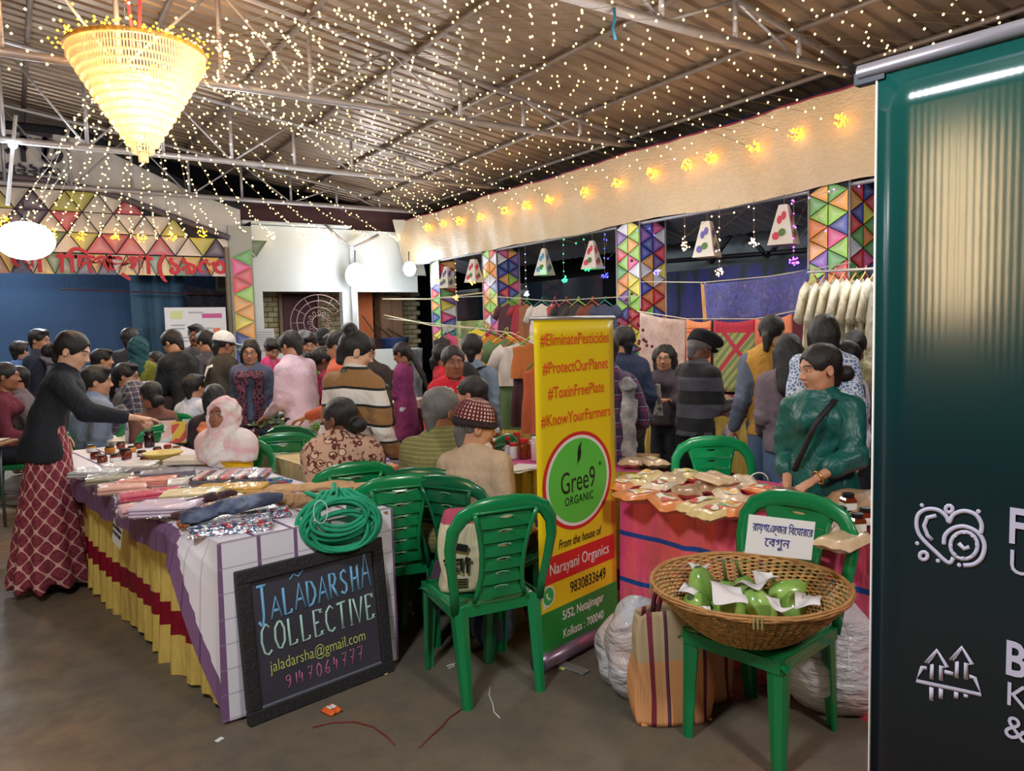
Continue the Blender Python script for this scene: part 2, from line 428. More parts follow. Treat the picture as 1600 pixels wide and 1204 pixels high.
# ---- head: face +Y, up +Z, origin mid-head; mask channels: r lips, g hair/brow, b nails etc
_HD = {}
def head_mesh(sex, h):
    key = (sex, h)
    if key in _HD: return _HD[key]
    v = Vol((-.11, -.13, -.20), (.11, .15, .15), h); f = sex == 'f'
    v.ell((0, -.012, .035), (.076, .093, .083), .02)
    v.ell((0, .028, -.028), (.058 if f else .062, .060, .078), .03)
    v.cap((-.03, .03, -.072), (.03, .03, -.072), .028, .028, .03)
    v.ell((0, .062, -.088), (.020, .018, .015), .025)
    for sx in (-1, 1):
        v.ell((sx*.036, .056, -.022), (.020, .020, .020), .03)
        v.ell((sx*.031, .088, .013), (.014, .013, .010), .012, 'cut')
        v.cap((sx*.012, .083, .030), (sx*.045, .070, .028), .009, .007, .016)
        v.ell((sx*.078, -.006, -.004), (.008, .018, .029), .008); v.ell((sx*.085, .001, -.002), (.006, .009, .016), .004, 'cut')
    v.cap((0, .082, .018), (0, .102, -.018), .008, .011, .012)
    v.ell((0, .104, -.021), (.011, .010, .008), .006)
    for sx in (-1, 1): v.ell((sx*.012, .094, -.024), (.008, .009, .007), .006)
    v.ell((0, .083, -.047), (.024, .010, .0065), .006); v.ell((0, .080, -.059), (.020, .010, .0075), .006)
    v.cap((-.022, .092, -.0525), (.022, .092, -.0525), .0022, .0022, .003, 'cut')
    v.cap((0, -.012, -.075), (0, -.012, -.04), .044 if f else .052, .044 if f else .052, .03)
    V, F = v.mesh(); V = smoothv(V, F, 1)
    M = np.zeros((len(V), 4), np.float32); M[:, 3] = 1
    x, y, z = np.abs(V[:, 0]), V[:, 1], V[:, 2]
    M[:, 0] = np.clip(1.6-np.sqrt((x/.023)**2+((z+.053)/.0115)**2)*1.25, 0, 1)*(y > .07)
    arc = .036-.004*((x-.03)/.02)**2
    M[:, 1] = np.clip(1.5-np.abs(z-arc)/.0042, 0, 1)*(x > .010)*(x < .054)*(y > .045)
    _HD[key] = (V, F, M); return _HD[key]
# ------------------------------------------------------------ people
def m_skin(name, c):
    if name in _MC: return _MC[name]
    t = NT(name); a = t.n('ShaderNodeAttribute'); a.attribute_name = 'mask'; xs = t.xyz(a.outputs['Color'])
    c = sr(c); f = t.noise(t.co(), 40, 3)
    base = t.mix(f, tuple(v*.93 for v in c), tuple(min(1, v*1.07) for v in c))
    base = t.mix(t.math('MULTIPLY', xs[0], .75), base, tuple((c[0]*.80, c[1]*.42, c[2]*.42)))
    base = t.mix(xs[1], base, (.012, .009, .008)); t.lk(base, t.b.inputs['Base Color'])
    t.b.inputs['Roughness'].default_value = .5; t.b.inputs['Subsurface Weight'].default_value = 0.0
    _MC[name] = t.m; return t.m
def m_hair(name, c, rough=.5):
    if name in _MC: return _MC[name]
    t = NT(name); f = t.noise(t.co(scale=(60, 60, 9)), 4, 3); c = sr(c)
    t.lk(t.mix(f, tuple(v*.6 for v in c), tuple(v*1.5 for v in c)), t.b.inputs['Base Color']); t.b.inputs['Roughness'].default_value = rough
    t.bump(f, .5, .01); _MC[name] = t.m; return t.m
SK1 = m_skin('skin_tan', (190, 138, 108)); SK2 = m_skin('skin_brown', (150, 98, 72)); SK3 = m_skin('skin_fair', (214, 168, 140)); SK4 = m_skin('skin_dark', (112, 72, 54))
HB = m_hair('hair_black', (24, 20, 21)); HG = m_hair('hair_grey', (96, 92, 92)); HW = m_hair('hair_white', (205, 200, 195), .6)
_hm = {}
def hair_mesh(kind, h):
    key = (kind, h)
    if key in _hm: return _hm[key]
    big = kind in ('hijab', 'drape', 'long', 'loose', 'braid', 'curly')
    v = Vol((-.19, -.24, -.62 if kind in ('long', 'braid') else (-.36 if big else -.17)), (.19, .22, .19), h if not big else h*1.15)
    fold = None
    if kind in ('short', 'bald', 'receding', 'crop'):
        t = .008 if kind != 'crop' else .003
        v.ell((0, -.014, .036), (.079+t, .097+t, .086+t), 0)
        if kind == 'short': v.ell((.01, .062, .098), (.055, .036, .022), .03)
        if kind == 'receding': v.ell((0, .06, .125), (.05, .075, .04), .01, 'cut')
        v.plane((0, .0, -.045), (0, .35, -1), .01); v.ell((0, .118, -.018), (.072, .082, .083), .01, 'cut')
        for s in (-1, 1): v.ell((s*.088, .010, -.022), (.025, .034, .036), .006, 'cut')
        v.cap((0, -.072, -.03), (0, -.058, -.088), .038, .026, .02)
        fold = lambda X, Y, Z: .0022*np.sin(90*X+25*Y)*np.sin(70*Y+60*Z)
    elif kind in ('bun', 'bunlow', 'tied', 'knot', 'long', 'loose', 'braid', 'curly', 'bob'):
        v.ell((0, -.014, .036), (.084, .102, .091), 0); v.plane((0, 0, -.065), (0, .45, -1), .01)
        v.cap((0, -.075, -.02), (0, -.066, -.075), .04, .03, .02)
        if kind == 'bun': v.ell((0, -.135, .005), (.050, .040, .048), .014)
        if kind == 'bunlow': v.ell((0, -.125, -.045), (.055, .040, .042), .014)
        if kind == 'knot': v.ell((0, -.075, .115), (.052, .045, .040), .014)
        if kind == 'tied': v.cap((0, -.105, -.05), (0, -.10, -.13), .03, .018, .02)
        if kind == 'braid': v.cap((0, -.105, -.04), (0, -.13, -.30), .034, .028, .02); v.cap((0, -.13, -.30), (0, -.12, -.56), .028, .012, .01)
        if kind == 'long':
            v.cap((0, -.075, -.02), (0, -.115, -.50), .082, .055, .03, sq=.5, side=(1, 0, 0))
            for s in (-1, 1): v.cap((s*.062, -.02, -.02), (s*.07, -.03, -.22), .030, .018, .03)
        if kind == 'loose':
            v.cap((0, -.07, -.02), (0, -.085, -.24), .090, .070, .03, sq=.6, side=(1, 0, 0))
            for s in (-1, 1): v.cap((s*.072, .0, .0), (s*.082, .0, -.20), .028, .020, .03)
        if kind == 'bob':
            v.cap((0, -.05, -.02), (0, -.055, -.09), .088, .075, .03, sq=.75, side=(1, 0, 0))
            for s in (-1, 1): v.cap((s*.070, .01, .0), (s*.074, .015, -.08), .026, .018, .03)
        if kind == 'curly':
            v.cap((0, -.04, .0), (0, -.05, -.20), .115, .105, .03, sq=.7, side=(1, 0, 0))
        v.ell((0, .124, -.022), (.066, .088, .102), .012, 'cut')
        if kind in ('bun', 'bunlow', 'tied', 'knot', 'braid'):
            for s in (-1, 1): v.ell((s*.092, .014, -.020), (.026, .034, .040), .008, 'cut')
        a = .006 if kind == 'curly' else .0022
        fold = lambda X, Y, Z: a*np.sin(70*X+20*Z)*np.sin(60*Y+40*Z+2*np.sin(50*X))
    elif kind == 'beard':
        v.ell((0, .045, -.085), (.060, .055, .062), 0); v.ell((0, .07, -.125), (.04, .035, .05), .03)
        v.ell((0, .10, -.02), (.055, .05, .052), .01, 'cut'); v.ell((0, .11, -.053), (.022, .03, .008), .004, 'cut')
        v.cap((-.03, .098, -.044), (.03, .098, -.044), .009, .009, .006); fold = lambda X, Y, Z: .003*np.sin(90*X+2*np.sin(60*Z))*np.sin(40*Z)
    elif kind == 'moustache':
        for s in (-1, 1): v.cap((s*.002, .100, -.040), (s*.028, .088, -.050), .007, .004, .004)
    elif kind in ('cap', 'beret', 'beanie'):
        v.ell((0, -.012, .045), (.094, .112, .100 if kind != 'beanie' else .108), 0)
        zc = .035 if kind != 'beanie' else .012
        v.plane((0, 0, zc), (0, .12, -1), .004)
        if kind == 'cap': v.cap((-.04, .09, .046), (.04, .09, .046), .055, .055, .008, sq=.16, side=(1, 0, 0)) if False else v.ell((0, .12, .045), (.072, .075, .010), .008)
        if kind == 'beret': v.ell((.02, .02, .10), (.118, .132, .045), .03); v.ell((0, .105, .05), (.07, .055, .009), .01)
        if kind == 'beanie':
            v.cap((0, -.012, .028), (0, -.012, .0281), .104, .104, .004, sq=1.15, side=(1, 0, 0)) if False else v.ell((0, -.010, .022), (.102, .118, .022), .008)
            fold = lambda X, Y, Z: .0035*np.sin(34*np.arctan2(Y+.01, X))*(Z < .14)
    elif kind in ('hijab', 'drape'):
        v.ell((0, -.010, .028), (.098, .118, .112), 0); v.cap((0, -.005, -.04), (0, -.01, -.22), .088, .118, .06)
        if kind == 'hijab': v.ell((0, .130, -.016), (.061, .098, .092), .010, 'cut')
        else: v.ell((0, .15, -.02), (.075, .12, .11), .014, 'cut'); v.cap((0, -.06, -.05), (0, -.08, -.28), .10, .12, .05)
        if kind == 'hijab': v.cap((0, .045, -.125), (0, .06, -.20), .055, .075, .05)
        fold = lambda X, Y, Z: .0035*np.sin(85*Z+60*Y+2.5*np.sin(24*X))+.002*np.sin(120*Z-70*Y+3*np.sin(30*X))
    if fold is not None: v.disp(fold)
    V, F = v.mesh(); me = mesh_from('tmp', V, F, None); d = me.data; bpy.data.objects.remove(me); _hm[key] = d; return d
_eye = {}
def eye_mesh(sd):
    if sd not in _eye:
        b = MB(); b.ball((sd*.031, .0785, .012), (.0120, .0085, .0050), 12, 6, 0); b.ball((sd*.031, .0845, .012), (.0055, .003, .0047), 8, 6, 1)
        o = b.build('eye', [mat('eye_white', (190, 180, 172), .35), mat('eye_iris', (22, 13, 10), .2)], None, True); _eye[sd] = o.data; bpy.data.objects.remove(o)
    return _eye[sd]
_gl = {}
def glasses_obj(parent, mw, col=(20, 18, 20)):
    if 'g' not in _gl:
        b = MB()
        for s in (-1, 1):
            b.tube([(s*.033+.024*math.cos(a), .100, .010+.017*math.sin(a)) for a in np.linspace(0, 2*PI, 15)[:-1]], .0020, 5, closed=True)
            b.tube([(s*.057, .100, .014), (s*.079, .06, .012), (s*.083, -.01, .008)], .0018, 5)
        b.tube([(-.009, .101, .014), (0, .103, .017), (.009, .101, .014)], .002, 5)
        o = b.build('glasses', mat('glasses_frame', col, .3), None, True); _gl['g'] = o.data; bpy.data.objects.remove(o)
    o = bpy.data.objects.new('glasses', _gl['g']); link(o, parent); o.matrix_local = mw; return o
def ik(sh, tgt, l1, l2, hint):
    d = tgt-sh; L = np.linalg.norm(d); L2 = min(L, (l1+l2)*.995); tgt = sh+d/L*L2; d = d/L
    a = (l1*l1-l2*l2+L2*L2)/(2*L2); hgt = math.sqrt(max(l1*l1-a*a, 0)); p = hint-d*(hint@d); p = nrm(p)
    return sh+d*a+p*hgt, tgt
def person(label, px, dep, yaw, sex='m', sit=False, lean=4, hyaw=0, hp=5, aR=None, aL=None, hands=('relax', 'relax'), top=None, bot=None, hair=('short', HB), skin=SK1,
           glasses=False, extra=None, fat=1.0, feet=False, scarf=None, strap=None, pack=None, shawl=None, beard=None, hintR=None, hintL=None, at=None, sc=None, palmR=None, palmL=None, legfwd=.44, hat=None):
    hw = DD(px[0], px[1], dep)
    def dr(a, r=0): a = math.radians(a); return np.array([0, math.sin(a), math.cos(a)])
    dz = .18*dr(lean*.5)+.22*dr(lean)+.10*dr(lean)+.05*dr(lean)+.105*dr(lean*.3+hp*.3)
    if sit: s = (hw[2]-.46)/(.06+dz[2])
    else: s = hw[2]/(.93+dz[2])
    s0 = s; s = min(max(s, .80), 1.12)
    if sc: s = sc
    if abs(s-s0) > .02: print('SCALE', label[:40], round(s0, 2), '->', s)
    pz = .46+.06*s if sit else .93*s
    pel = np.array([0, 0, pz]); wst = pel+s*.18*dr(lean*.5); cst = wst+s*.22*dr(lean); nk = cst+s*.10*dr(lean)
    hc = nk+s*(.05*dr(lean)+.105*dr(lean*.3+hp*.3))
    rz = -math.radians(33.5+yaw); ca, sa = math.cos(rz), math.sin(rz)
    base = hw[:2]-np.array([ca*hc[0]-sa*hc[1], sa*hc[0]+ca*hc[1]])
    if at is not None: base = np.array(at)
    root = empty('person', (base[0], base[1], 0), rz, label, 'person')
    hb = .0045 if dep < 4.7 else (.006 if dep < 6.3 else .0075); gv = .012 if dep < 4.7 else (.015 if dep < 6.3 else .020)
    fm = sex == 'f'; sw = s*(.146 if fm else .166); hipw = s*(.082)
    UP = dr(lean); shz = nk-s*.055*UP
    shR = shz+np.array([sw, 0, 0]); shL = shz-np.array([sw, 0, 0]); l1, l2 = s*.285, s*.255
    aR = aR or (.06, .03, -.50); aL = aL or (-.06, .03, -.50)
    tR = shR+s*np.array(aR); tL = shL+s*np.array(aL)
    eR, wR = ik(shR, tR, l1, l2, np.array(hintR or (.12, -.9, -.4))); eL, wL = ik(shL, tL, l1, l2, np.array(hintL or (-.12, -.9, -.4)))
    hip = [pel+np.array([q*hipw, 0, -.02*s]) for q in (-1, 1)]
    if sit:
        kn = [np.array([q*.11*s, legfwd*s, pz-.01]) for q in (-1, 1)]; an = [np.array([q*.11*s, (legfwd+.02)*s, .09]) for q in (-1, 1)]
    else:
        kn = [np.array([q*.09*s, .015, .49*s]) for q in (-1, 1)]; an = [np.array([q*.09*s, -.01, .09*s]) for q in (-1, 1)]
    SD = (1, 0, 0)
    def torso(v, i, k=.05, hem=None):
        cw, ww, hh_ = (.125, .112, .150) if fm else (.142, .132, .142)
        cw, ww, hh_ = cw*s*fat, ww*s*fat, hh_*s*(fat if fat > 1 else 1)
        v.cap(pel-np.array([0, 0, .02]), wst, hh_+i, ww+i, k, sq=.72, side=SD); v.cap(wst, cst, ww+i, cw+i, k, sq=.72, side=SD)
        v.cap(cst, nk-.07*s*UP, cw+i, .09*s+i, k, sq=.70, side=SD)
        v.cap(shL*.92+shz*.08, shR*.92+shz*.08, .050*s+i*.8, .050*s+i*.8, k)
        if i > 0:
            for q in (shR, shL): v.cap(q*.55+shz*.45, nk+.012*UP, .040*s+i, .046*s+i*.8, .04)
        if fm:
            for q in (-1, 1): v.ell(cst+s*(np.array([q*.068, .075*fat, 0])-.015*UP), (.055*s*fat+i,)*3, .04)
        elif fat > 1.05: v.ell(wst+np.array([0, .05, -.02]), (.12*s*fat+i, .11*s*fat+i, .13*s), .06)
    def arm(v, sh, e, wr, i, fr=1.0, k=.03, flare=0.0):
        if fr <= .5:
            q = sh+(e-sh)*(fr/.5); v.cap(sh, q, .046*s+i, .043*s+i+flare, k)
        else:
            q = e+(wr-e)*((fr-.5)/.5); v.cap(sh, e, .046*s+i, .037*s+i, k); v.cap(e, q, .037*s+i, (.026+.010*(1-fr))*s+i*.8+flare, k*.6)
    def legs(v, i, j=None, to=1.0):
        j = i if j is None else j
        for q in (0, 1):
            v.cap(hip[q], kn[q], .078*s+i, .054*s+i, .03); a = kn[q]+(an[q]-kn[q])*to; v.cap(kn[q], a, .054*s+i, .038*s+j, .02)
    pts = np.array([pel, wst, cst, nk, shR, shL, eR, wR, eL, wL, kn[0], kn[1], an[0], an[1]]); lo = pts.min(0)-.26; hi = pts.max(0)+.26
    # body: head, neck, trunk, arms, legs and both hands in one mesh
    v = Vol(lo, hi, max(gv, .013)); torso(v, -.012); v.cap(nk-.03*UP, hc+s*np.array([0, -.012-.04*math.sin(math.radians(hp))*math.cos(math.radians(hyaw)), -.055]), .056*s, (.047 if fm else .054)*s, .02)
    for sh, e, wr in ((shR, eR, wR), (shL, eL, wL)):
        v.cap(sh, e, .044*s, .036*s, .02); v.cap(e, wr, .037*s, .025*s, .015)
    legs(v, -.004)
    for q in (0, 1): v.cap(an[q]-np.array([0, .02, .03]), an[q]+s*np.array([0, .13, -.055]), .038*s, .030*s, .02)
    V, F = v.mesh(); MASK = [np.tile(np.array([0, 0, 0, 1], np.float32), (len(V), 1))]; VS = [V]; FS = [F]; nb = len(V)
    yy = -math.radians(hyaw); pp = math.radians(hp)
    Ry = np.array([[math.cos(yy), -math.sin(yy), 0], [math.sin(yy), math.cos(yy), 0], [0, 0, 1]]); Rp = np.array([[1, 0, 0], [0, math.cos(pp), math.sin(pp)], [0, -math.sin(pp), math.cos(pp)]])
    RH = Ry@Rp; hs = s if s < 1 else 1+(s-1)*.5; hs = max(hs, .93)*1.07
    hV, hF, hM = head_mesh(sex, hb); VS.append(hV@RH.T*hs+hc); FS.append(hF+nb); MASK.append(hM); nb += len(hV)
    for sgn, e, wr, kd, pn in ((1, eR, wR, hands[0], palmR), (-1, eL, wL, hands[1], palmL)):
        q, g = hand_mesh(kd, sgn > 0, max(hb, .0045) if dep < 6.3 else .007); y = nrm(wr-e)
        # thumb side: right hand mirrored => thumb at -X of the hand frame when the back of the hand is up
        zb = np.array(pn) if pn is not None else (np.array([sgn*1., 0, .15]) if abs(y[2]) > .6 else np.array([0, 0, 1.])); zb = nrm(zb-y*(zb@y)); x = np.cross(y, zb)
        B = np.stack([x, y, zb], 1); VS.append(q@B.T*(s*.98)+wr+y*.03*s); FS.append(g+nb); MASK.append(np.tile(np.array([0, 0, 0, 1], np.float32), (len(q), 1))); nb += len(q)
    body = mesh_from('body', np.concatenate(VS), np.concatenate(FS), skin, root); MA = np.concatenate(MASK)
    at_ = body.data.color_attributes.new('mask', 'FLOAT_COLOR', 'POINT'); at_.data.foreach_set('color', MA.ravel())
    MH = Matrix([[*(RH[i]*hs), hc[i]] for i in range(3)]+[[0, 0, 0, 1]])
    def onhead(name, me, m):
        me2 = me.copy(); me2.name = name; me2.materials.clear(); me2.materials.append(m); o = bpy.data.objects.new(name, me2); link(o, root); o.matrix_local = MH; return o
    for sd in (-1, 1): o = bpy.data.objects.new('eye', eye_mesh(sd)); link(o, root); o.matrix_local = MH
    if hair: onhead('hair' if hair[0] not in ('hijab', 'drape') else 'head_scarf', hair_mesh(hair[0], max(hb, .005)), hair[1])
    if hat: onhead({'cap': 'cap', 'beret': 'cap', 'beanie': 'knitted_cap', 'drape': 'head_scarf'}[hat[0]], hair_mesh(hat[0], max(hb, .005)), hat[1])
    if beard: onhead('beard' if beard[0] == 'beard' else 'moustache', hair_mesh(beard[0], .005), beard[1])
    if glasses: glasses_obj(root, MH)
    def gar(name, v, m, amp=.005, fr=30., seed=None):
        sd = random.random()*6 if seed is None else seed
        if amp: v.disp(folds(amp, fr, sd))
        V, F = v.mesh(); return mesh_from(name, V, F, m, root)
    # bottom garment
    bt = bot or dict(k='trouser', m=mat('dark_trousers', (34, 36, 46), .8)); i = bt.get('loose', .018)
    v = Vol(lo-.05, hi+.05, gv+.002)
    if bt['k'] == 'trouser':
        v.cap(pel-np.array([0, 0, .05]), pel+np.array([0, 0, .03]), .115*s+i, .105*s+i, .03, sq=.72, side=SD); legs(v, i, i+bt.get('flare', .008), .97)
    else:
        R0 = .150*s
        if sit:
            v.cap(pel, pel+np.array([0, .2, -.01]), .16*s, .15*s, .05, sq=.7, side=SD); v.cap(pel+np.array([0, .2, 0]), (kn[0]+kn[1])/2, .17*s, .16*s, .05, sq=.6, side=SD)
            v.cap((kn[0]+kn[1])/2, (an[0]+an[1])/2+np.array([0, 0, .02]), .16*s, .20*s, .05, sq=.7, side=SD)
        else:
            zb = bt.get('hem', .10)*s; v.cap(wst-np.array([0, 0, .03]), np.array([0, 0, zb-.02]), R0*.82, bt.get('r', .27)*s, .03, sq=.8, side=SD); v.plane((0, 0, zb), (0, 0, -1), .0)
            v.plane(wst+np.array([0, 0, .02]), (0, 0, 1), .0)
            v.disp(vpleat(bt.get('amp', .02), bt.get('n', 13), 0, 0, zb, wst[2]))
    gar({'trouser': 'trousers', 'skirt': 'skirt', 'saree': 'saree'}[bt['k']], v, bt['m'], .006)
    # upper garment
    tp = top or dict(m=mat('plain_shirt', (90, 95, 110), .8)); i = tp.get('loose', .016); v = Vol(lo-.03, hi+.03, gv)
    torso(v, i, .05); sl = tp.get('sl', .95)
    hemz = {'waist': wst[2]+.02, 'hip': pel[2]-.08*s, 'thigh': pel[2]-.28*s, 'knee': .50*s}[tp.get('len', 'hip')] if not sit else pel[2]-.06*s
    if not sit and tp.get('len', 'hip') in ('hip', 'thigh', 'knee'):
        v.cap(pel, np.array([0, 0, hemz-.03]), (.152 if fm else .145)*s*fat+i, (.152+.25*max(0, pel[2]-hemz-.1))*s*fat+i+.01, .04, sq=.75, side=SD)
    elif sit: v.cap(pel, pel+np.array([0, .12, -.02]), .150*s*fat+i, .14*s+i, .05, sq=.7, side=SD)
    v.plane((0, 0, hemz), (0, 0, -1), .0)
    arm(v, shR, eR, wR, i, sl, flare=tp.get('flare', 0)); arm(v, shL, eL, wL, i, sl, flare=tp.get('flare', 0))
    if tp.get('collar'): v.cap(nk-.035*UP, nk+.012*UP+np.array([0, -.006, 0]), .074*s, .064*s, .015)
    if tp.get('hood'): v.ell(nk+np.array([0, -.075*s, -.01]), (.11*s, .06*s, .075*s), .03)
    v.cap(nk+.03*UP, nk+.03*UP+np.array([0, .05, .03]), .050*s, .052*s, .008, 'cut') if not tp.get('collar') else None
    amp = tp.get('fold', .008); sd = random.random()*6; v.disp(folds(amp, tp.get('ff', 26), sd))
    def elbow(X, Y, Z):
        out = 0
        for e in (eR, eL):
            r2 = (X-e[0])**2+(Y-e[1])**2+(Z-e[2])**2; out = out+np.exp(-r2/.012)*.006*np.sin(95*(Z+.4*X)+1.5*Y)
        return out
    v.disp(elbow); V, F = v.mesh(); gm = mesh_from(tp.get('name', 'shirt'), V, F, tp['m'], root)
    if tp.get('vest'):
        v = Vol(lo, hi, gv); torso(v, i+.018, .05); v.cap(pel, np.array([0, 0, hemz+.03]), .165*s, .17*s, .04, sq=.8, side=SD); v.plane((0, 0, hemz), (0, 0, -1), 0)
        for q in (-1, 1): v.cap(shz+np.array([q*(sw+.055*s), 0, .03]), shz+np.array([q*(sw+.06*s), 0, -.13*s]), .058*s, .07*s, .01, 'cut')
        v.cap(nk, nk+.06*UP, .07*s, .07*s, .01, 'cut'); gar('vest', v, tp['vest'], .004)
    if shawl:
        v = Vol(lo-.08, hi+.08, gv); torso(v, .035, .08); arm(v, shR, eR, wR, .035, shawl.get('sl', .8), .09); arm(v, shL, eL, wL, .035, shawl.get('sl', .8), .09)
        v.ell(nk+np.array([0, -.01, -.03]), (.13*s, .11*s, .07*s), .06)
        if shawl.get('slope'):
            for q in (shR, shL): v.cap(nk+.02*UP, q+np.array([0, 0, -.02]), .075*s, .078*s, .05)
        zz = shawl.get('z', pel[2]); v.plane((0, 0, zz), (0, 0, -1), 0); v.cap(nk+.05*UP, nk+.12*UP, .06*s, .08*s, .02, 'cut')
        gar('shawl', v, shawl['m'], .010, 20)
    if scarf:
        b = Vol(lo, hi, gv*.85); n0 = nk-.005*UP
        for q in range(12):
            a0, a1 = 2*PI*q/12, 2*PI*(q+1)/12; b.cap(n0+s*np.array([.078*math.cos(a0), .070*math.sin(a0), .010*math.sin(3*a0)-.03*math.sin(a0)]), n0+s*np.array([.078*math.cos(a1), .070*math.sin(a1), .010*math.sin(3*a1)-.03*math.sin(a1)]), .026*s, .026*s, .01)
        fr = .115*s*fat
        for q, L in ((-1, scarf.get('L', .45)), (1, scarf.get('R', .30))):
            wq = scarf.get('w', 1.0); yb = -1 if scarf.get('back') == q else 1; p0 = n0+s*np.array([q*.07, yb*.03, -.01]); p1 = cst+np.array([q*.08*s, yb*(fr+.035), .02]); p2 = cst+np.array([q*.085*s, yb*(fr+.03), -L*s])
            b.cap(p0, p1, .048*s, .058*s*(1+wq)/2, .02, sq=.35, side=SD); b.cap(p1, p2, .058*s*wq, .066*s*wq, .02, sq=.24/wq, side=SD)
        gar('scarf', b, scarf['m'], .004, 60)
    if pack:
        v = Vol(lo-.2, hi, gv); c = (wst+cst)/2+np.array([0, -.19*s, .02]); v.ell(c, (.16*s, .10*s, .25*s), 0); v.ell(c+np.array([0, -.07, -.08]), (.12*s, .07*s, .12*s), .03)
        gar('backpack', v, pack, .003); b = MB()
        for q in (-1, 1):
            pth = [c+np.array([q*.09, .04, .18*s]), shz+np.array([q*.12*s, -.03, .065*s]), shz+np.array([q*.13*s, .075*s, 0]), cst+np.array([q*.14*s, .11*s, -.10]), wst+np.array([q*.16*s, 0, 0])]
            b.tube(pth, .022, 6, flat=.3, up=(0, 1, .3))
        b.build('backpack_strap', pack, root, True)
    if strap:
        q = strap.get('side', 1); b = MB(); y = (.128*fat+.035)*s; fmb = .055*s if fm else 0
        pth = [pel+np.array([-q*.17*s, -.02, -.02]), wst+np.array([-q*.11*s, y*.92, -.03]), cst+np.array([-q*.02*s, y+fmb*.75, -.02]), shz+np.array([q*.075*s, y*.62, .045*s]), nk+np.array([q*.085*s, -.01, .0]), cst+np.array([q*.05*s, -y*.95, .04]), wst+np.array([-q*.07*s, -y, 0]), pel+np.array([-q*.17*s, -.04, -.02])]
        P = []
        for a in range(len(pth)-1):
            for t_ in (0, .25, .5, .75): P.append(pth[a]*(1-t_)+pth[a+1]*t_)
        b.tube(P, .017*s, 6, flat=.35, up=(0, 1, .2)); b.build('bag_strap', strap['m'], root, True)
    if feet:
        v = Vol(lo-.1, hi, .01)
        for q in (0, 1): v.cap(an[q]*np.array([1, 1, 0])+np.array([0, -.04, .035]), an[q]*np.array([1, 1, 0])+s*np.array([0, .14, .028]), .044*s, .036*s, .02, sq=.9, side=SD)
        v.plane((0, 0, .004), (0, 0, -1)); V, F = v.mesh(); mesh_from('shoes', V, F, feet, root)
    root['_s'] = s
    if extra: extra(root, dict(s=s, pel=pel, wst=wst, cst=cst, nk=nk, hc=hc, MH=MH, wR=wR, wL=wL, eR=eR, eL=eL, shR=shR, shL=shL, hR=wR+nrm(wR-eR)*.11*s, hL=wL+nrm(wL-eL)*.11*s, an=an))
    del root['_s']
    return root
# ------------------------------------------------------------ setting
def m_floor():
    t = NT('concrete_floor'); c = t.co(); a = t.noise(c, .55, 5, .6); b = t.noise(c, 6, 5, .65); f = t.noise(c, 90, 3)
    base = t.ramp(a, [(.36, sr((90, 88, 78))), (.50, sr((108, 96, 80))), (.62, sr((132, 100, 72)))])
    base = t.mix(t.math('MULTIPLY', t.ramp(b, [(.45, (0, 0, 0)), (.62, (1, 1, 1))]), .35), base, sr((62, 60, 57)))
    base = t.mix(t.math('MULTIPLY', f, .35), base, sr((120, 108, 96)))
    t.lk(base, t.b.inputs['Base Color']); t.lk(t.ramp(b, [(.3, (.55, .55, .55)), (.7, (.8, .8, .8))]), t.b.inputs['Roughness'])
    t.bump(t.math('ADD', f, b), .25, .01); return t.m
FLOOR = mesh_from('floor', [(-9, -4, 0), (12, -4, 0), (12, 19, 0), (-9, 19, 0)], [(0, 1, 2, 3)], m_floor()); tag(FLOOR, kind='structure')
# roof: corrugated sheets on purlins and pipe trusses
XR, ZR, SL = 0.10, 5.30, .155
def roofz(x): return ZR-SL*abs(x-XR)
def m_sheet():
    t = NT('corrugated_metal'); c = t.co(); a = t.noise(c, 1.2, 4); b = t.noise(t.co(scale=(1, 8, 1)), 3, 4)
    t.lk(t.mix(t.ramp(a, [(.35, (0, 0, 0)), (.65, (1, 1, 1))]), sr((118, 98, 82)), sr((146, 126, 108))), t.b.inputs['Base Color'])
    t.b.inputs['Metallic'].default_value = .45; t.lk(t.ramp(b, [(.3, (.36, .36, .36)), (.7, (.52, .52, .52))]), t.b.inputs['Roughness']); return t.m
MSH = m_sheet(); ceil = empty('ceiling', (0, 0, 0), kind='structure')
def sheet(side):
    prof = []; W = 1.0; n = 5; p = W/n
    for i in range(n): y = i*p; prof += [(y, 0), (y+p*.10, .028), (y+p*.30, .028), (y+p*.40, 0)]
    prof.append((W+.03, 0)); V = []; xs = [0, 7.75] if side > 0 else [0, -6.6]
    for x in xs:
        for y, z in prof: V.append((x, y, z-SL*abs(x)))
    m = len(prof); F = [(i, i+1, m+i+1, m+i) for i in range(m-1)]
    return V, F
for side in (1, -1):
    V, F = sheet(side); first = None
    for k in range(19):
        if first is None: o = first = mesh_from('roof_sheet', V, F, MSH, ceil, False)
        else: o = first.copy(); COL.objects.link(o)
        o.location = (XR, -3.2+k*1.0, ZR+.06+.001*(k % 2))
MPIPE = mat('painted_pipe', (172, 166, 168), .42, .35, noise=(6, .12)); MPURL = mat('purlin_steel', (118, 102, 92), .5, .4, noise=(5, .15))
for x in (.10, .42, 1.62, 2.82, 4.02, 5.22, 6.42, 7.38, -.22, -1.4, -2.6, -3.8, -5.0):
    b = MB(); b.tube([(x, -3.2, 0), (x, 15.6, 0)], .032, 8); o = b.build('purlin', MPURL, ceil, True); o.location = (0, 0, roofz(x)+.022)
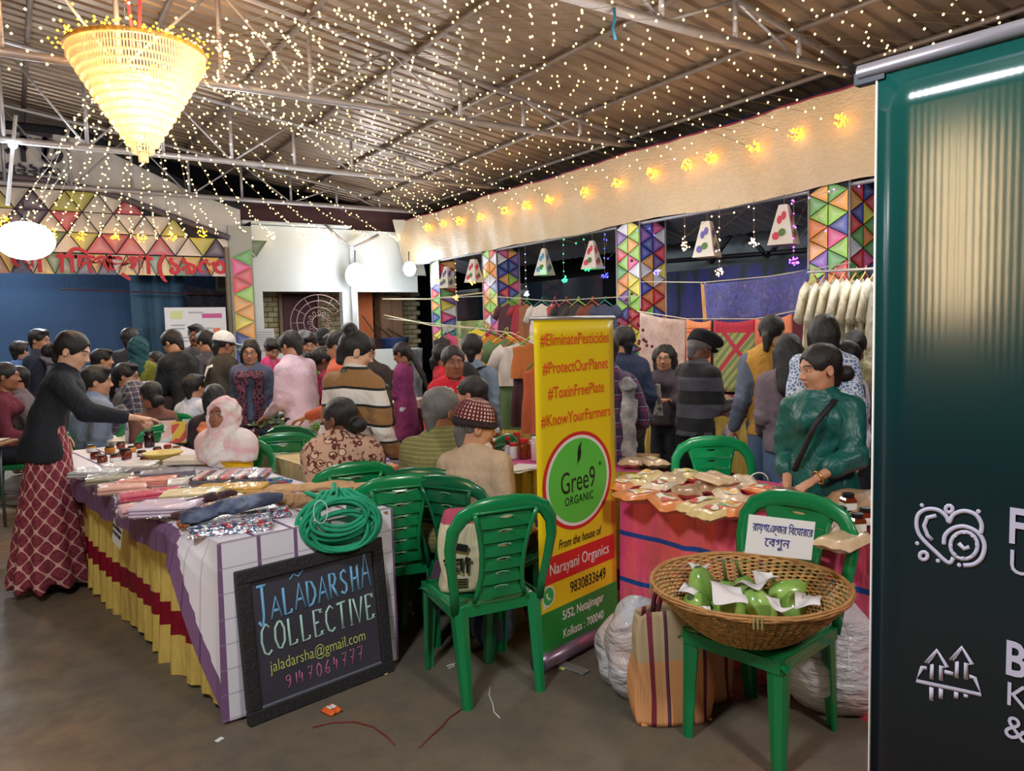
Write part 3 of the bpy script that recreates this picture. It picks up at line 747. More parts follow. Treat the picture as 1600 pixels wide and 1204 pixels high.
for Yt in (1.15, 4.6, 7.9, 11.3, 14.35):
    root = empty('roof_truss', (0, Yt, 0), kind='structure')
    zb = 4.05; x0, x1 = -6.0, 7.38
    MB().tube([(x0, 0, zb), (x1, 0, zb)], .042, 10).build('bottom_chord', MPIPE, root, True)
    MB().tube([(x0, 0, max(zb+.05, roofz(x0)-.05)), (XR, 0, roofz(XR)-.05), (x1, 0, roofz(x1)-.05)], .030, 8).build('top_chord', MPIPE, root, True)
    xs = [XR+.9*k for k in range(-6, 9)]; xs = [x for x in xs if x < 7.3]
    for i, x in enumerate(xs):
        if roofz(x)-zb > .1: MB().tube([(x, 0, zb), (x, 0, roofz(x)-.05)], .024, 8).build('vertical_strut', MPIPE, root, True)
        if i+1 < len(xs):
            xn = xs[i+1]; up = (i % 2 == 0)
            MB().tube([(x, 0, roofz(x)-.05 if up else zb), (xn, 0, zb if up else roofz(xn)-.05)], .015, 6).build('diagonal_strut', MPIPE, root, True)
tag(MB().tube([PY(960, 12, 4.55), PY(961, 30, 4.55), PY(957, 45, 4.55), PY(962, 62, 4.55)], .012, 5).build('rope', mat('blue_rope', (50, 120, 150), .8), None, True), 'knotted blue rope end dangling from nearest white truss pipe', 'rope')
# printed kite-paper panels
PAL = [(214, 40, 58), (238, 138, 52), (236, 220, 70), (150, 205, 70), (228, 228, 235), (226, 70, 140), (120, 70, 165), (50, 70, 165), (232, 160, 60), (90, 170, 80)]
def m_print():
    t = NT('kite_print'); a = t.n('ShaderNodeAttribute'); a.attribute_name = 'print'; t.lk(a.outputs['Color'], t.b.inputs['Base Color']); t.b.inputs['Roughness'].default_value = .28; return t.m
MPR = m_print()
def tri_panel(name, o, u, v, W, Hh, cw, ch, side=True, parent=None, pal=PAL, keep=None, seed=1, back=None, dim=1.0):
    """flat cloth printed with faceted triangles; side=True: triangles point sideways in columns"""
    rnd = random.Random(seed); o = np.array(o, float); u = nrm(u); v = nrm(v); n = np.cross(u, v); V = []; F = []; C = []
    def tri(a, b, c, col):
        g = (np.array(a)+b+c)/3
        if keep and not keep(g[0], g[1]): return
        A, B, C_ = [np.array(p)*.93+g*.07 for p in (a, b, c)]
        w = lambda p, e=0: o+u*p[0]+v*p[1]+n*(.004+e)
        gg = g; L = sr(col)
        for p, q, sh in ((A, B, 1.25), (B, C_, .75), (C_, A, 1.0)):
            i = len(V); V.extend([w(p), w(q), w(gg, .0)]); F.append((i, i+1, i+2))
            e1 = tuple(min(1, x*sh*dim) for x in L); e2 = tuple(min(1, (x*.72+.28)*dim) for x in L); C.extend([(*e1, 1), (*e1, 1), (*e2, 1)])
    nc = max(1, round(W/cw)); cw = W/nc; nr = int(Hh/ch)+1
    if side:
        for c in range(nc):
            for r in range(nr):
                y0, y1, ym = r*ch, (r+1)*ch, (r+.5)*ch
                if y1 > Hh: continue
                if c % 2 == 0: tri((c*cw, y0), (c*cw+cw, ym), (c*cw, y1), rnd.choice(pal)); tri((c*cw+cw, ym), (c*cw+cw, min(Hh, ym+ch)), (c*cw, y1), rnd.choice(pal))
                else: tri((c*cw+cw, y0), (c*cw+cw, y1), (c*cw, ym), rnd.choice(pal)); tri((c*cw, ym), (c*cw+cw, y1), (c*cw, min(Hh, ym+ch)), rnd.choice(pal))
    else:
        for r in range(nr):
            if (r+1)*ch > Hh+.01: continue
            for c in range(int(W/cw)+1):
                x0 = c*cw-(cw/2 if r % 2 else 0); y0, y1 = r*ch, (r+1)*ch
                tri((x0, y0), (x0+cw, y0), (x0+cw/2, y1), rnd.choice(pal)); tri((x0+cw/2, y1), (x0+cw, y0), (x0+cw*1.5, y1), rnd.choice(pal))
    ob = mesh_from(name, V, F, MPR, parent, False); at = ob.data.color_attributes.new('print', 'FLOAT_COLOR', 'POINT'); at.data.foreach_set('color', np.array(C, np.float32).ravel()); return ob
MDK = mat('dark_lining', (26, 22, 34), .7)
PB = [(226, 30, 44), (40, 60, 170), (220, 215, 230), (170, 40, 60), (236, 130, 50), (90, 60, 150), (40, 70, 150)]
for k, (xa, xb, W2) in enumerate(((655, 686, .34), (757, 776, .46), (970, 1000, .46), (1293, 1326, .46), (1640, 1680, .5))):
    ya = PX(xb, 400, 7.30)[1]; wd = W2; x0 = 7.30
    root = empty('pillar', (x0, ya, 0), kind='structure')
    b = MB(); b.box((wd/2, wd/2, 1.62), (wd, wd, 3.24)); b.build('core', MDK, root)
    lo = 1.0 if k == 0 else 0.3
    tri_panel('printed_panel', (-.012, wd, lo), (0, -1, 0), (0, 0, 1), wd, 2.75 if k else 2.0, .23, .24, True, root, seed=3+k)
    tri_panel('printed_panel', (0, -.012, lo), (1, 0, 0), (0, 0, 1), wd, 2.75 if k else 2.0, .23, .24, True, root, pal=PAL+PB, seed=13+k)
    for c in ((-.02, -.02), (wd+.01, -.02), (-.02, wd)):
        MB().tube([(c[0], c[1], 0), (c[0], c[1], 3.3)], .012, 6).build('edge_pipe', MPIPE, root, True)
# valance
def m_gold_valance():
    t = NT('cream_satin'); c = t.co(scale=(1, 1, 3.2)); a = t.noise(c, 14, 4, .6); y = t.xyz(t.co())
    t.lk(t.mix(a, sr((186, 158, 122)), sr((220, 196, 160))), t.b.inputs['Base Color']); t.b.inputs['Roughness'].default_value = .38
    t.b.inputs['Sheen Weight'].default_value = .2; t.bump(a, .55, .03); return t.m
def vf(u, v):
    y = 15.0-17.5*u; z = 3.93-(.95+.012*math.sin(u*40))*v+.012*math.sin(y*1.8)
    return (7.22-.05*math.sin(v*PI)-.02*math.sin(y*5+v*4)-.012*math.sin(y*13), y, z)
val = grid_mesh('wall_valance', vf, 160, 10, m_gold_valance(), None, True); tag(val, kind='structure')
o = MB().tube([vf(i/80, 0) for i in range(81)], .014, 6).build('trim_1', mat('maroon_braid', (120, 24, 48), .7), None, True); tag(o, kind='structure')
b = MB()
b.box((7.5, 6.3, 3.28), (.05, 17.4, .06)); b.tube([(7.32, -2, 2.98), (7.32, 15, 2.98)], .022, 6)
o = b.build('beam', MPIPE, None); tag(o, kind='structure')
# awning sheets below the valance outside
V, F = [], []
for i in range(180):
    y = -2+i*.095; V += [(7.35, y, 3.16+.02*(i % 2)), (8.7, y, 2.82+.02*(i % 2))]
F = [(2*i, 2*i+1, 2*i+3, 2*i+2) for i in range(179)]
tag(mesh_from('roof_awning', V, F, mat('awning_sheet', (150, 150, 160), .5, .5), None, False), kind='structure')
# outside dark back, low wall, painted mural
MOUT = mat('night_building', (22, 22, 28), .9)
b = MB(); b.box((11.3, 6, 2.5), (.2, 21, 5)); tag(b.build('wall_right', MOUT), kind='structure')
b = MB(); b.box((7.95, 12.1, .88), (.12, 5.6, 1.76)); tag(b.build('wall_low', mat('pale_green_wall', (196, 206, 140), .8, noise=(3, .06))), kind='structure')
b = MB(); b.box((8.05, 12.1, 2.1), (.06, 5.4, .62)); b.box((8.02, 12.1, 1.79), (.1, 5.4, .03)); tag(b.build('window_1', [mat('dark_glass', (26, 36, 48), .12)]), kind='structure')
def mural(t):
    c = t.co(); y = t.xyz(c); n = t.noise(t.co(scale=(1, 1.4, .5)), 1.4, 4); sky = t.ramp(t.math('MULTIPLY', y[2], .3), [(.3, sr((96, 92, 160))), (.62, sr((44, 50, 124))), (.8, sr((28, 32, 84)))])
    return t.mix(t.ramp(n, [(.50, (0, 0, 0)), (.56, (1, 1, 1))]), sky, sr((24, 46, 44)))
b = MB(); b.box((8.25, 5.2, 1.55), (.04, 8.2, 1.62)); o = b.build('painted_backdrop', m_cloth('mural_paint', mural, .7, None)); tag(o, 'blue painted landscape cloth behind the hanging textiles', 'backdrop')
for p0, p1 in (((8.9, 8.9, 3.0), (8.9, 5.6, 2.9)), ((8.9, 8.9, 2.6), (8.9, 5.6, 2.5)), ((8.9, 8.4, 3.0), (8.9, 7.9, 2.5)), ((8.9, 7.4, 3.0), (8.9, 7.9, 2.5)), ((8.9, 7.4, 3.0), (8.9, 6.9, 2.5)), ((8.9, 6.4, 2.9), (8.9, 6.9, 2.5))):
    o = MB().tube([p0, p1], .035, 6).build('beam', mat('dark_steel', (44, 44, 50), .5, .4), None, True); tag(o, kind='structure')
b = MB(); b.box((9.6, 8.4, 2.55), (.05, 3.4, 1.4)); tag(b.build('wall_shed', mat('pale_shed_sheet', (120, 132, 140), .6)), kind='structure')
# far wall with two openings, post, brick and door beyond
YW = 15.2; MW = mat('white_plaster', (226, 232, 232), .8, noise=(1.2, .03))
def wallboxes(name, rects, y, th, m, kind='structure'):
    b = MB()
    for (a, z0, c, z1) in rects: b.box(((a+c)/2, y+th/2, (z0+z1)/2), (c-a, th, z1-z0))
    return tag(b.build(name, m), kind=kind)
wallboxes('wall_far', [(3.92, 0, 7.62, 1.2), (3.92, 2.43, 7.62, 3.72), (3.92, 1.2, 4.22, 2.43), (5.86, 1.2, 6.2, 2.43)], YW, .18, MW)
o = MB().box((4.95, YW-.012, 3.76), (2.2, .3, .05), bev=.01).build('trim_2', MW); tag(o, kind='structure')
post = empty('roof_post', (6.02, 15.0, 0), kind='structure')
MB().box((0, 0, 1.68), (.10, .10, 3.36), bev=.01).build('shaft', mat('grey_white_post', (190, 194, 196), .6), post)
for e in ((-.55, 0, 3.78), (.62, 0, 3.62)): MB().tube([(0, 0, 3.3), e], .028, 6).build('brace', MPIPE, post, True)
# upper dark fascia between wall and roof
b = MB(); b.box((5.7, 15.55, 4.0), (3.9, .1, .45)); tag(b.build('trim_3', mat('maroon_fascia', (92, 62, 66), .8)), kind='structure')
b = MB(); b.box((1.5, 18.9, 3), (21, .2, 6)); tag(b.build('wall_night', MOUT), kind='structure')
# corrugated side flap in the corner
V = []; F = []
for i in range(24): x = 6.95+.022*i; V += [(x, 14.95-.004*i, 3.95), (x+.28, 14.98+.02*(i % 2), 2.78)]
F = [(2*i, 2*i+1, 2*i+3, 2*i+2) for i in range(23)]
tag(mesh_from('trim_4', V, F, mat('pale_sheet', (196, 190, 176), .5, .2), None, False), kind='structure')
bw = empty('wall_beyond', (0, 16.6, 0), kind='structure')
MB().box((6.0, .12, 1.8), (4.6, .2, 3.6)).build('mortar', mat('brick_mortar', (120, 112, 96), .9), bw)
MBK = [mat('brick_cream', (206, 196, 158), .8, noise=(20, .08)), mat('brick_tan', (188, 172, 134), .8, noise=(20, .08))]
bk = [MB().box((0, 0, 0), (.215, .05, .098), bev=.008).build('brick', m, bw) for m in MBK]
cnt = 0
for (xa, xb) in ((4.35, 4.98), (5.75, 6.42), (7.1, 8.3)):
    for r in range(13):
        x = xa+(.11 if r % 2 else 0)
        while x+.1 < xb:
            src = bk[(cnt*7+r) % 2]
            if cnt < 2: o = bk[cnt]
            else: o = src.copy(); COL.objects.link(o)
            o.location = (x+.11, -.01, 1.22+.112*r); x += .23; cnt += 1
dr_ = empty('door_1', (5.36, 16.5, 0), kind='structure'); MDR = mat('maroon_door', (84, 44, 58), .6)
MB().box((0, 0, 1.2), (.74, .05, 2.4), bev=.01).build('door_leaf', MDR, dr_)
MB().box((-.42, 0, 1.25), (.07, .1, 2.5)).box((.42, 0, 1.25), (.07, .1, 2.5)).box((0, 0, 2.5), (.92, .1, .08)).build('door_frame', mat('door_frame_tan', (140, 118, 96), .6), dr_)
gr = empty('window_grille', (5.35, 15.22, 1.8), kind='structure'); MGR = mat('pink_grille', (196, 160, 158), .4, .3)
for rr in (.60, .47, .33, .15): MB().tube([(rr*math.cos(a)*1.0, 0, rr*math.sin(a)*.95) for a in np.linspace(.6, 2*PI-1.2, 30)], .008, 5).build('ring_bar', MGR, gr, True)
for k in range(12):
    a = 2*PI*k/12; b = MB(); b.tube([((.15+.10*(1-math.cos(q))/2)*math.cos(a)+.03*math.sin(q)*-math.sin(a), 0, (.15+.10*(1-math.cos(q))/2)*math.sin(a)+.03*math.sin(q)*math.cos(a)) for q in np.linspace(0, 2*PI, 12)[:-1]], .006, 4, closed=True); b.build('petal_bar', MGR, gr, True)
    MB().tube([(.33*math.cos(a), 0, .33*math.sin(a)), (.6*math.cos(a), 0, .57*math.sin(a))], .006, 4).build('spoke_bar', MGR, gr, True)
b = MB(); b.box((6.75, 16.2, 1.3), (.38, .1, 2.6)); tag(b.build('door_2', mat('orange_door', (206, 112, 66), .7)), kind='structure')
t_ = empty('storage_cupboard', (7.3, 16.1, 0), label='brown wooden cupboard seen through the right opening of the white wall', cat='cupboard')
MB().box((0, 0, 1.2), (.55, .35, 2.4), bev=.01).build('body', mat('cupboard_brown', (112, 82, 62), .6, noise=(8, .1)), t_)
for q in (-.135, .135): MB().box((q, -.185, 1.2), (.25, .02, 2.3), bev=.005).build('door', mat('cupboard_door', (128, 96, 74), .6), t_)
b = MB(); b.lathe([(.28, .95), (.33, 1.4), (.35, 1.42), (.34, 1.44), (.31, 1.42), (.26, .97)], 20, (7.25, 15.75, 0), cap=False); b.box((7.25, 15.75, .5), (.6, .5, .9)); tag(b.build('water_tub', mat('blue_tub', (44, 62, 108), .5), None, True), 'large dark blue plastic tub standing behind the right wall opening', 'tub')
b = MB()
for k in range(3): b.tube([(6.55+.3*k, 15.85, 1.95-.15*k), (6.95+.35*k, 15.8, 1.35)], .015, 5)
tag(b.build('bamboo_poles', mat('dark_bamboo', (72, 58, 50), .7), None, True), 'dark sticks leaning beside the blue tub', 'poles')
for i, (p, q, r) in enumerate((((598, 467), (756, 457), 15), ((600, 492), (770, 515), 12))):
    a, b_ = PY(p[0], p[1], 14.9), PX(q[0], q[1], 7.2); tag(MB().tube([a, (a+b_)/2-np.array([0, 0, .06+.02*i]), b_], .014, 5).build('bamboo_pole', mat('pale_bamboo', (206, 186, 150), .6), None, True), ('upper' if i == 0 else 'lower')+' pale pole strung from white wall to second printed pillar', 'pole')
# ------------------------------------------------------------ stage
YS = 14.6; stg = empty('wall_stage', (0, 0, 0), kind='structure')
ARC = [PY(x, y, YS) for x, y in ((358, 372), (300, 350), (240, 328), (195, 311), (150, 297), (80, 284), (0, 274))]
GAB = [PY(x, y, YS) for x, y in ((376, 368), (376, 326), (300, 298), (212, 255), (125, 212), (60, 212), (0, 200))]
arcx = [p[0] for p in ARC[::-1]]; arcz = [p[2] for p in ARC[::-1]]
def arch(x): return float(np.interp(x, arcx, arcz))
gx = sorted([(p[0], p[2]) for p in GAB[1:5]]); 
def gable(x): return float(np.interp(x, [-6]+[g[0] for g in gx], [gx[0][1]]+[g[1] for g in gx]))
xs = np.linspace(-5, GAB[1][0], 40); V = []
for x in xs: V += [(x, YS+.05, arch(x) if x > arcx[0] else arcz[0]), (x, YS+.05, max(gable(x), arch(x)+.02) if x > arcx[0] else gx[0][1])]
mesh_from('gable_board', V, [(2*i, 2*i+2, 2*i+3, 2*i+1) for i in range(39)], mat('gable_white', (206, 200, 194), .8, noise=(2, .05)), stg, False)
b = MB(); b.tube([(x, YS-.03, arch(x)) for x in np.linspace(arcx[0]-3, arcx[-1], 30)], .055, 6); b.build('arch_beam', mat('grey_beam', (92, 84, 92), .6), stg, True)
b = MB(); b.tube([(x, YS+.0, gable(x)+.05) for x in np.linspace(-4, GAB[1][0], 20)], .07, 6); b.build('roof_edge', MOUT, stg, True)
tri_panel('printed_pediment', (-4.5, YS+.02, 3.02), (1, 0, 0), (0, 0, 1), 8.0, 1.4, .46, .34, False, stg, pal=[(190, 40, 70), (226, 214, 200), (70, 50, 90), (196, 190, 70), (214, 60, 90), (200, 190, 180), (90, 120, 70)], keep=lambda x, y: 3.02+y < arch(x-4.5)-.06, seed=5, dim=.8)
b = MB(); b.box((-.55, YS+.06, 3.4), (7.9, .02, 1.5)); V = [(x, YS+.06, 2.7) for x in (-4.5, 3.45)]
xs = np.linspace(-4.5, 3.45, 40); V = []
for x in xs: V += [(x, YS+.045, 2.68), (x, YS+.045, arch(x))]
mesh_from('pediment_backing', V, [(2*i, 2*i+2, 2*i+3, 2*i+1) for i in range(39)], MDK, stg, False)
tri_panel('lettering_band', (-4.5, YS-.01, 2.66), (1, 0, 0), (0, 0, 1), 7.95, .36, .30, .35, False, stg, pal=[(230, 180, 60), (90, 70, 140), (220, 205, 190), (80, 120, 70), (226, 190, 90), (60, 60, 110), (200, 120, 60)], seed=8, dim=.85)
MRED = mat('red_lettering', (206, 30, 48), .5)
for s_, x, sz in (('আ', .35, .44), ('া', .80, .44), ('িদ', 1.08, .44), ('প', 1.42, .44), ('ঙ্গা', 1.80, .44), ('(', 2.30, .50), ('১', 2.52, .44), ('৯', 2.77, .42), ('৫', 3.02, .42), ('৩', 3.28, .42)):
    text('lettering', s_, sz, MRED, stg, (x, YS-.03, 2.83), (PI/2, 0, 0), bold=.012, ext=.012)
tri_panel('printed_post', (3.50, YS-.06, .3), (1, 0, 0), (0, 0, 1), .36, 2.98, .36, .34, True, stg, seed=21)
MB().box((3.68, YS+.0, 1.8), (.42, .08, 3.6)).build('post_backing', mat('pale_backing', (170, 172, 165), .7), stg)
MB().box((3.42, YS-.03, 1.6), (.06, .10, 3.2)).build('frame_post', mat('wood_post', (128, 112, 92), .6), stg)
MTX = mat('dark_lettering', (52, 46, 62), .7)
for s_, p, sz, rot in (('গ', (22, 232), .62, .0), ('ল', (52, 226), .66, -.10), ('ঢ়', (82, 240), .62, -.35), ('৭২২০০', (52, 266), .26, -.02)):
    q = PY(p[0], p[1], YS); text('lettering', s_, sz, MTX, stg, (q[0], YS+.0, q[2]), Euler((PI/2, 0, 0)).to_matrix() @ Matrix.Rotation(rot, 3, 'Z'), bold=.010, ext=.01)
MBL = m_cloth('stage_blue_cloth', mottle(.6, [(70, 100, 142), (86, 118, 160)]), .85, (12, .2))
grid_mesh('wall_stage_back', lambda u, v: (-5+9*u, 17.0+.03*math.sin(u*25+2*v), .2+3.2*v), 90, 6, MBL, stg)
def cur(u, v): return (1.95+.95*u, 15.9-.09*abs(math.sin(u*PI*3.0)), .3+2.75*v)
grid_mesh('stage_curtain', cur, 48, 4, m_cloth('curtain_teal', mottle(3, [(60, 96, 122), (76, 112, 140)]), .8, (30, .15)), stg)
grid_mesh('net_cloth', lambda u, v: (2.85+.75*u, 15.4+.04*math.sin(u*18+v*6), 1.0+1.55*v-.12*u*v), 30, 8, m_cloth('black_net', mottle(16, [(24, 24, 32), (48, 44, 56)]), .9, (60, .4)), stg)
MB().tube([(.8, 15.3, 2.46), (3.5, 15.3, 2.36)], .015, 5).build('curtain_rod', mat('rod_maroon', (90, 50, 60), .5), stg, True)
mesh_from('wall_stage_side', [(3.9, YS, 0), (3.9, 17.2, 0), (3.9, 17.2, 3.7), (3.9, YS, 3.7)], [(0, 1, 2, 3)], MOUT, stg, False)
MB().box((-.6, 15.9, .45), (8.2, 2.4, .9)).build('stage_floor', mat('stage_dark', (50, 44, 44), .8), stg)
pc = empty('exhibition_poster', PY(307, 511, 14.3), label='white hanging poster with pink heading beside the stage post', cat='poster')
MB().box((0, 0, 0), (1.02, .01, .70)).build('sheet', mat('poster_white', (222, 222, 226), .6), pc)
for x, z, w_, h_, c in ((-.32, .22, .2, .14, (206, 214, 150)), (.0, .26, .24, .03, (170, 172, 180)), (.27, .20, .34, .08, (196, 90, 150)), (-.30, .04, .22, .02, (150, 150, 160)), (-.30, -.02, .2, .02, (150, 150, 160)), (.12, -.02, .30, .02, (160, 160, 168)), (.34, -.06, .12, .08, (226, 130, 90)), (-.1, -.18, .5, .02, (150, 150, 160)), (-.1, -.24, .5, .02, (150, 150, 160))):
    MB().box((x, -.008, z), (w_, .004, h_)).build('printed_block', mat('pc%d%d' % (c[0], c[2]), c, .6), pc)
nb_ = empty('notice_sheet', PY(408, 530, 15.1), label='pale notice sheet on the white wall behind the crowd', cat='notice')
MB().box((0, 0, 0), (.52, .01, .42)).build('sheet', mat('poster_white', (222, 222, 226), .6), nb_)
for k in range(6): MB().box((0, -.008, .14-.05*k), (.44, .003, .010)).build('printed_line', mat('printed_grey', (150, 152, 160), .7), nb_)
# ------------------------------------------------------------ floodlights
MFL = emitter('floodlight_glow', (235, 245, 255), 45.0)
def flood(label, p, aim, w_, h_, power):
    d = nrm(np.array(aim)-p); rz = math.atan2(d[1], d[0])-PI/2; tl = math.asin(d[2]); root = empty('floodlight', p, label=label, cat='floodlight', rot=(tl, 0, rz))
    MB().ball((0, -.06, 0), (w_/2*.98, .05, h_/2*.98), 20, 10).build('housing', mat('flood_housing', (60, 62, 66), .4, .5), root)
    MB().ball((0, 0, 0), (w_/2, .035, h_/2), 20, 10).build('lamp_glare', MFL, root, True)  # glowing face enlarged so that its shape takes in the lamp's glare
    MB().tube([(0, -.08, 0), (0, -.08, max(.35, h_))], .012, 5).build('bracket', mat('dark_steel', (44, 44, 50), .5, .4), root, True)
    light('POINT', p+d*.25, power, COOL, .18)
flood('big blazing white floodlight hanging before the dark stage', PY(40, 376, 12.4), (0.5, 3, 1.2), .72, .52, 170)
flood('blazing floodlight strapped to the grey post on the white wall', PY(556, 430, 14.75), (4.6, 6, 1.2), .42, .50, 45)
flood('small floodlight in the corner under the cream valance', PX(640, 420, 7.0), (4.5, 6, 1.2), .26, .3, 25)
tb = empty('tube_lamp', PY(18, 250, 11.2), label='thin white tube lamp hanging slantwise at the left truss', cat='lamp', rot=(0, .14, 0))
MB().tube([(0, 0, -.55), (0, 0, .55)], .022, 8).build('tube', mat('tube_white', (225, 228, 235), .3), tb, True); MB().ball((0, -.02, .18), .05, 10, 8).build('lit_end', emitter('tube_glow', (235, 245, 255), 20), tb, True)
# ------------------------------------------------------------ chandelier
CH = np.array([1.06, 7.25, 0]); zt, zbt = 3.98, 3.16
chn = empty('chandelier', (CH[0], CH[1], zbt), label='large conical crystal chandelier glowing warm under the roof', cat='chandelier')
t = NT('crystal_beads'); t.b.inputs['Base Color'].default_value = (*sr((255, 240, 215)), 1); t.b.inputs['Roughness'].default_value = .15; t.b.inputs['Transmission Weight'].default_value = 0
tr = t.n('ShaderNodeBsdfTranslucent'); tr.inputs[0].default_value = (1, .93, .78, 1); mx = t.n('ShaderNodeMixShader'); mx.inputs[0].default_value = .72
t.lk(t.b.outputs[0], mx.inputs[1]); t.lk(tr.outputs[0], mx.inputs[2]); t.lk(mx.outputs[0], t.t.nodes['Material Output'].inputs[0]); MCR = t.m
NTI = 15
for k in range(NTI):
    f = k/(NTI-1); R = .50*(1-f)**.86+.035; z1 = (zt-zbt)*(1-f)**.93+.02; hh = .085
    b = MB(); n = max(10, int(2*PI*R/.024))
    for j in range(n):
        a = 2*PI*(j+.5*(k % 2))/n; Mx = Matrix.Rotation(a, 3, 'Z')
        b.box((R*math.cos(a), R*math.sin(a), z1-hh/2), (.010, .012, hh), M=Mx)
    tier = b.build('crystal_tier', MCR, chn); tier['kind'] = 'stuff'
    MB().tube([(R*math.cos(a), R*math.sin(a), z1) for a in np.linspace(0, 2*PI, 41)[:-1]], .007, 5, closed=True).build('tier_ring', mat('brass', (206, 160, 80), .3, .9), tier, True)
for k in range(9):
    a = k*2.4; R = .33-.028*k; z = .66-.045*k
    MB().ball((R*math.cos(a), R*math.sin(a), z), .032, 10, 8).build('bulb', emitter('chandelier_bulb', (255, 214, 140), 90.0), chn, True)
light('POINT', (CH[0], CH[1], zbt+.50), 220, WARM, .10)
for s_ in (-1, 1): MB().tube([(s_*.02, 0, zt-zbt+.06), (s_*.10, .05*s_, roofz(CH[0])-zbt)], .013, 6).build('hanging_cord', mat('red_cord', (200, 40, 50), .7), chn, True)
MB().tube([(.53*math.cos(a), .53*math.sin(a), zt-zbt+.03) for a in np.linspace(0, 2*PI, 49)[:-1]], .03, 8, closed=True, flat=.7).build('top_ring', mat('garland_gold', (196, 140, 50), .5, noise=(30, .4)), chn, True)
# ------------------------------------------------------------ fairy lights
MFB = emitter('fairy_bulb', (255, 206, 116), 14.0, False); MWIRE = mat('fairy_wire', (120, 96, 60), .6)
MYB = emitter('amber_bulb', (255, 176, 30), 12.0, False)
ICO = None
def bulbs(b, pts, r):
    for p in pts:
        x, y, z = p; V = [(x+r, y, z), (x-r, y, z), (x, y+r, z), (x, y-r, z), (x, y, z+r), (x, y, z-r)]
        b.add(V, [(0, 2, 4), (2, 1, 4), (1, 3, 4), (3, 0, 4), (2, 0, 5), (1, 2, 5), (3, 1, 5), (0, 3, 5)])
def ball_light(name, p, label, R, n, m, br, group=None, seed=0):
    rnd = random.Random(seed); root = empty(name, p, label=label, cat='string light', group=group); b = MB(); pts = []
    for k in range(n):
        v = nrm([rnd.gauss(0, 1) for _ in range(3)]); pts.append(v*R*(.55+.5*rnd.random()))
    bulbs(b, pts, br); o = b.build('bulbs', m, root); o['kind'] = 'stuff'
    b = MB(); b.tube([pts[k] for k in range(0, n, 2)], .0025, 3); b.build('wire', MWIRE, root); return root
STR = empty; ends = []
vb = [(668, 355), (692, 349), (717, 345), (750, 339), (788, 329), (821, 321), (858, 312), (913, 300), (963, 286), (1018, 270), (1073, 257), (1110, 247), (1177, 229), (1243, 209), (1313, 188)]
for i, (x, y) in enumerate(vb):
    p = PX(x, y, 7.08); ends.append((p, 'v'))
    ball_light('light_ball', p, 'amber ball of fairy lights on the cream valance, %s' % ('first beside the corner' if i == 0 else 'number %s along from the corner' % ['', 'two', 'three', 'four', 'five', 'six', 'seven', 'eight', 'nine', 'ten', 'eleven', 'twelve', 'thirteen', 'fourteen', 'fifteen'][i]), .075, 34, MYB, .011, 'amber light balls along the valance', i)
    q = PX(x, y-26, 7.2)
for y in (3.7, 3.0, 2.3, 1.6, .9, .2, -.6): ends.append((np.array([7.08, y, 3.62]), 'v'))
for i, (x, y) in enumerate([(388, 367), (425, 367), (477, 367), (518, 368), (570, 368), (620, 372)]):
    p = PY(x, y, 14.95); ends.append((p, 'w')); ball_light('light_ball', p, 'small pale light ball at the top of white wall, %s from the stage' % ['nearest', 'second', 'third', 'fourth', 'fifth', 'farthest'][i], .085, 16, MFB, .012, 'light balls on the white wall', 40+i)
for i, (x, y) in enumerate([(4, 345), (36, 355), (80, 365), (128, 368), (180, 368), (221, 371), (268, 369), (317, 365)]):
    p = PY(x, y, 14.4); ends.append((p, 's')); ball_light('light_ball', p, 'cluster of amber fairy lights over stage lettering, %s from the left edge' % ['first', 'second', 'third', 'fourth', 'fifth', 'sixth', 'seventh', 'eighth'][i], .09, 20, MYB, .012, 'light clusters over the stage lettering', 60+i)
for x, y in ((-4, 12), (-4, 10), (-4, 8), (-4, 6), (-4, 4), (-3, 2), (0, 0), (3, -.5), (5.5, -.8)): ends.append((np.array([x, y, 4.2]), 'b'))
rim = np.array([CH[0], CH[1], zt+.04]); ns = 0
for i, (e, kd) in enumerate(ends):
    for rep in range(2 if kd in 'vs' else 1):
        rnd = random.Random(100+i*3+rep); a = math.atan2(e[1]-rim[1], e[0]-rim[0])+(.25*rep-.1); s0 = rim+np.array([.52*math.cos(a), .52*math.sin(a), 0]); e2 = e.copy()
        if rep: e2 = e+np.array([0, .28 if kd == 'v' else 0, .24 if kd == 'v' else 0])+(np.array([.25, 0, 0]) if kd == 's' else 0)
        mid = (s0+e2)/2; L = np.linalg.norm(e2-s0); sag = .10 if kd == 'v' else .35
        if kd in 'vb': lift = .30
        else: lift = .15
        P = []; nn = int(L/.20)
        for k in range(nn+1):
            u = k/nn; p = s0*(1-u)+e2*u
            p = p+np.array([0, 0, (lift-sag if kd != 's' else .25-.5*u)*math.sin(PI*u)*(1.0)]); P.append(p+np.array([rnd.gauss(0, .015), rnd.gauss(0, .015), rnd.gauss(0, .02)]))
        if kd == 's' and False: pass
        root = empty('fairy_light_string', s0, label='thin string of warm fairy lights sagging from the chandelier under the roof', cat='string light', group='fairy light strings under the roof')
        MB().tube([p-s0 for p in P[::4]]+[] if len(P) > 8 else [p-s0 for p in P], .0022, 3).build('wire', MWIRE, root)
        b = MB(); bulbs(b, [p-s0 for p in P], .0115); o = b.build('bulbs', MFB, root); o['kind'] = 'stuff'; ns += 1
rt = empty('fairy_light_ring', rim, label='amber fairy light garland wound round the chandelier rim', cat='string light')
b = MB(); rnd = random.Random(5); bulbs(b, [((.53+rnd.gauss(0, .05))*math.cos(a), (.53+rnd.gauss(0, .05))*math.sin(a), rnd.gauss(.03, .04)) for a in np.linspace(0, 2*PI, 190)], .011)
o = b.build('bulbs', MYB, rt); o['kind'] = 'stuff'
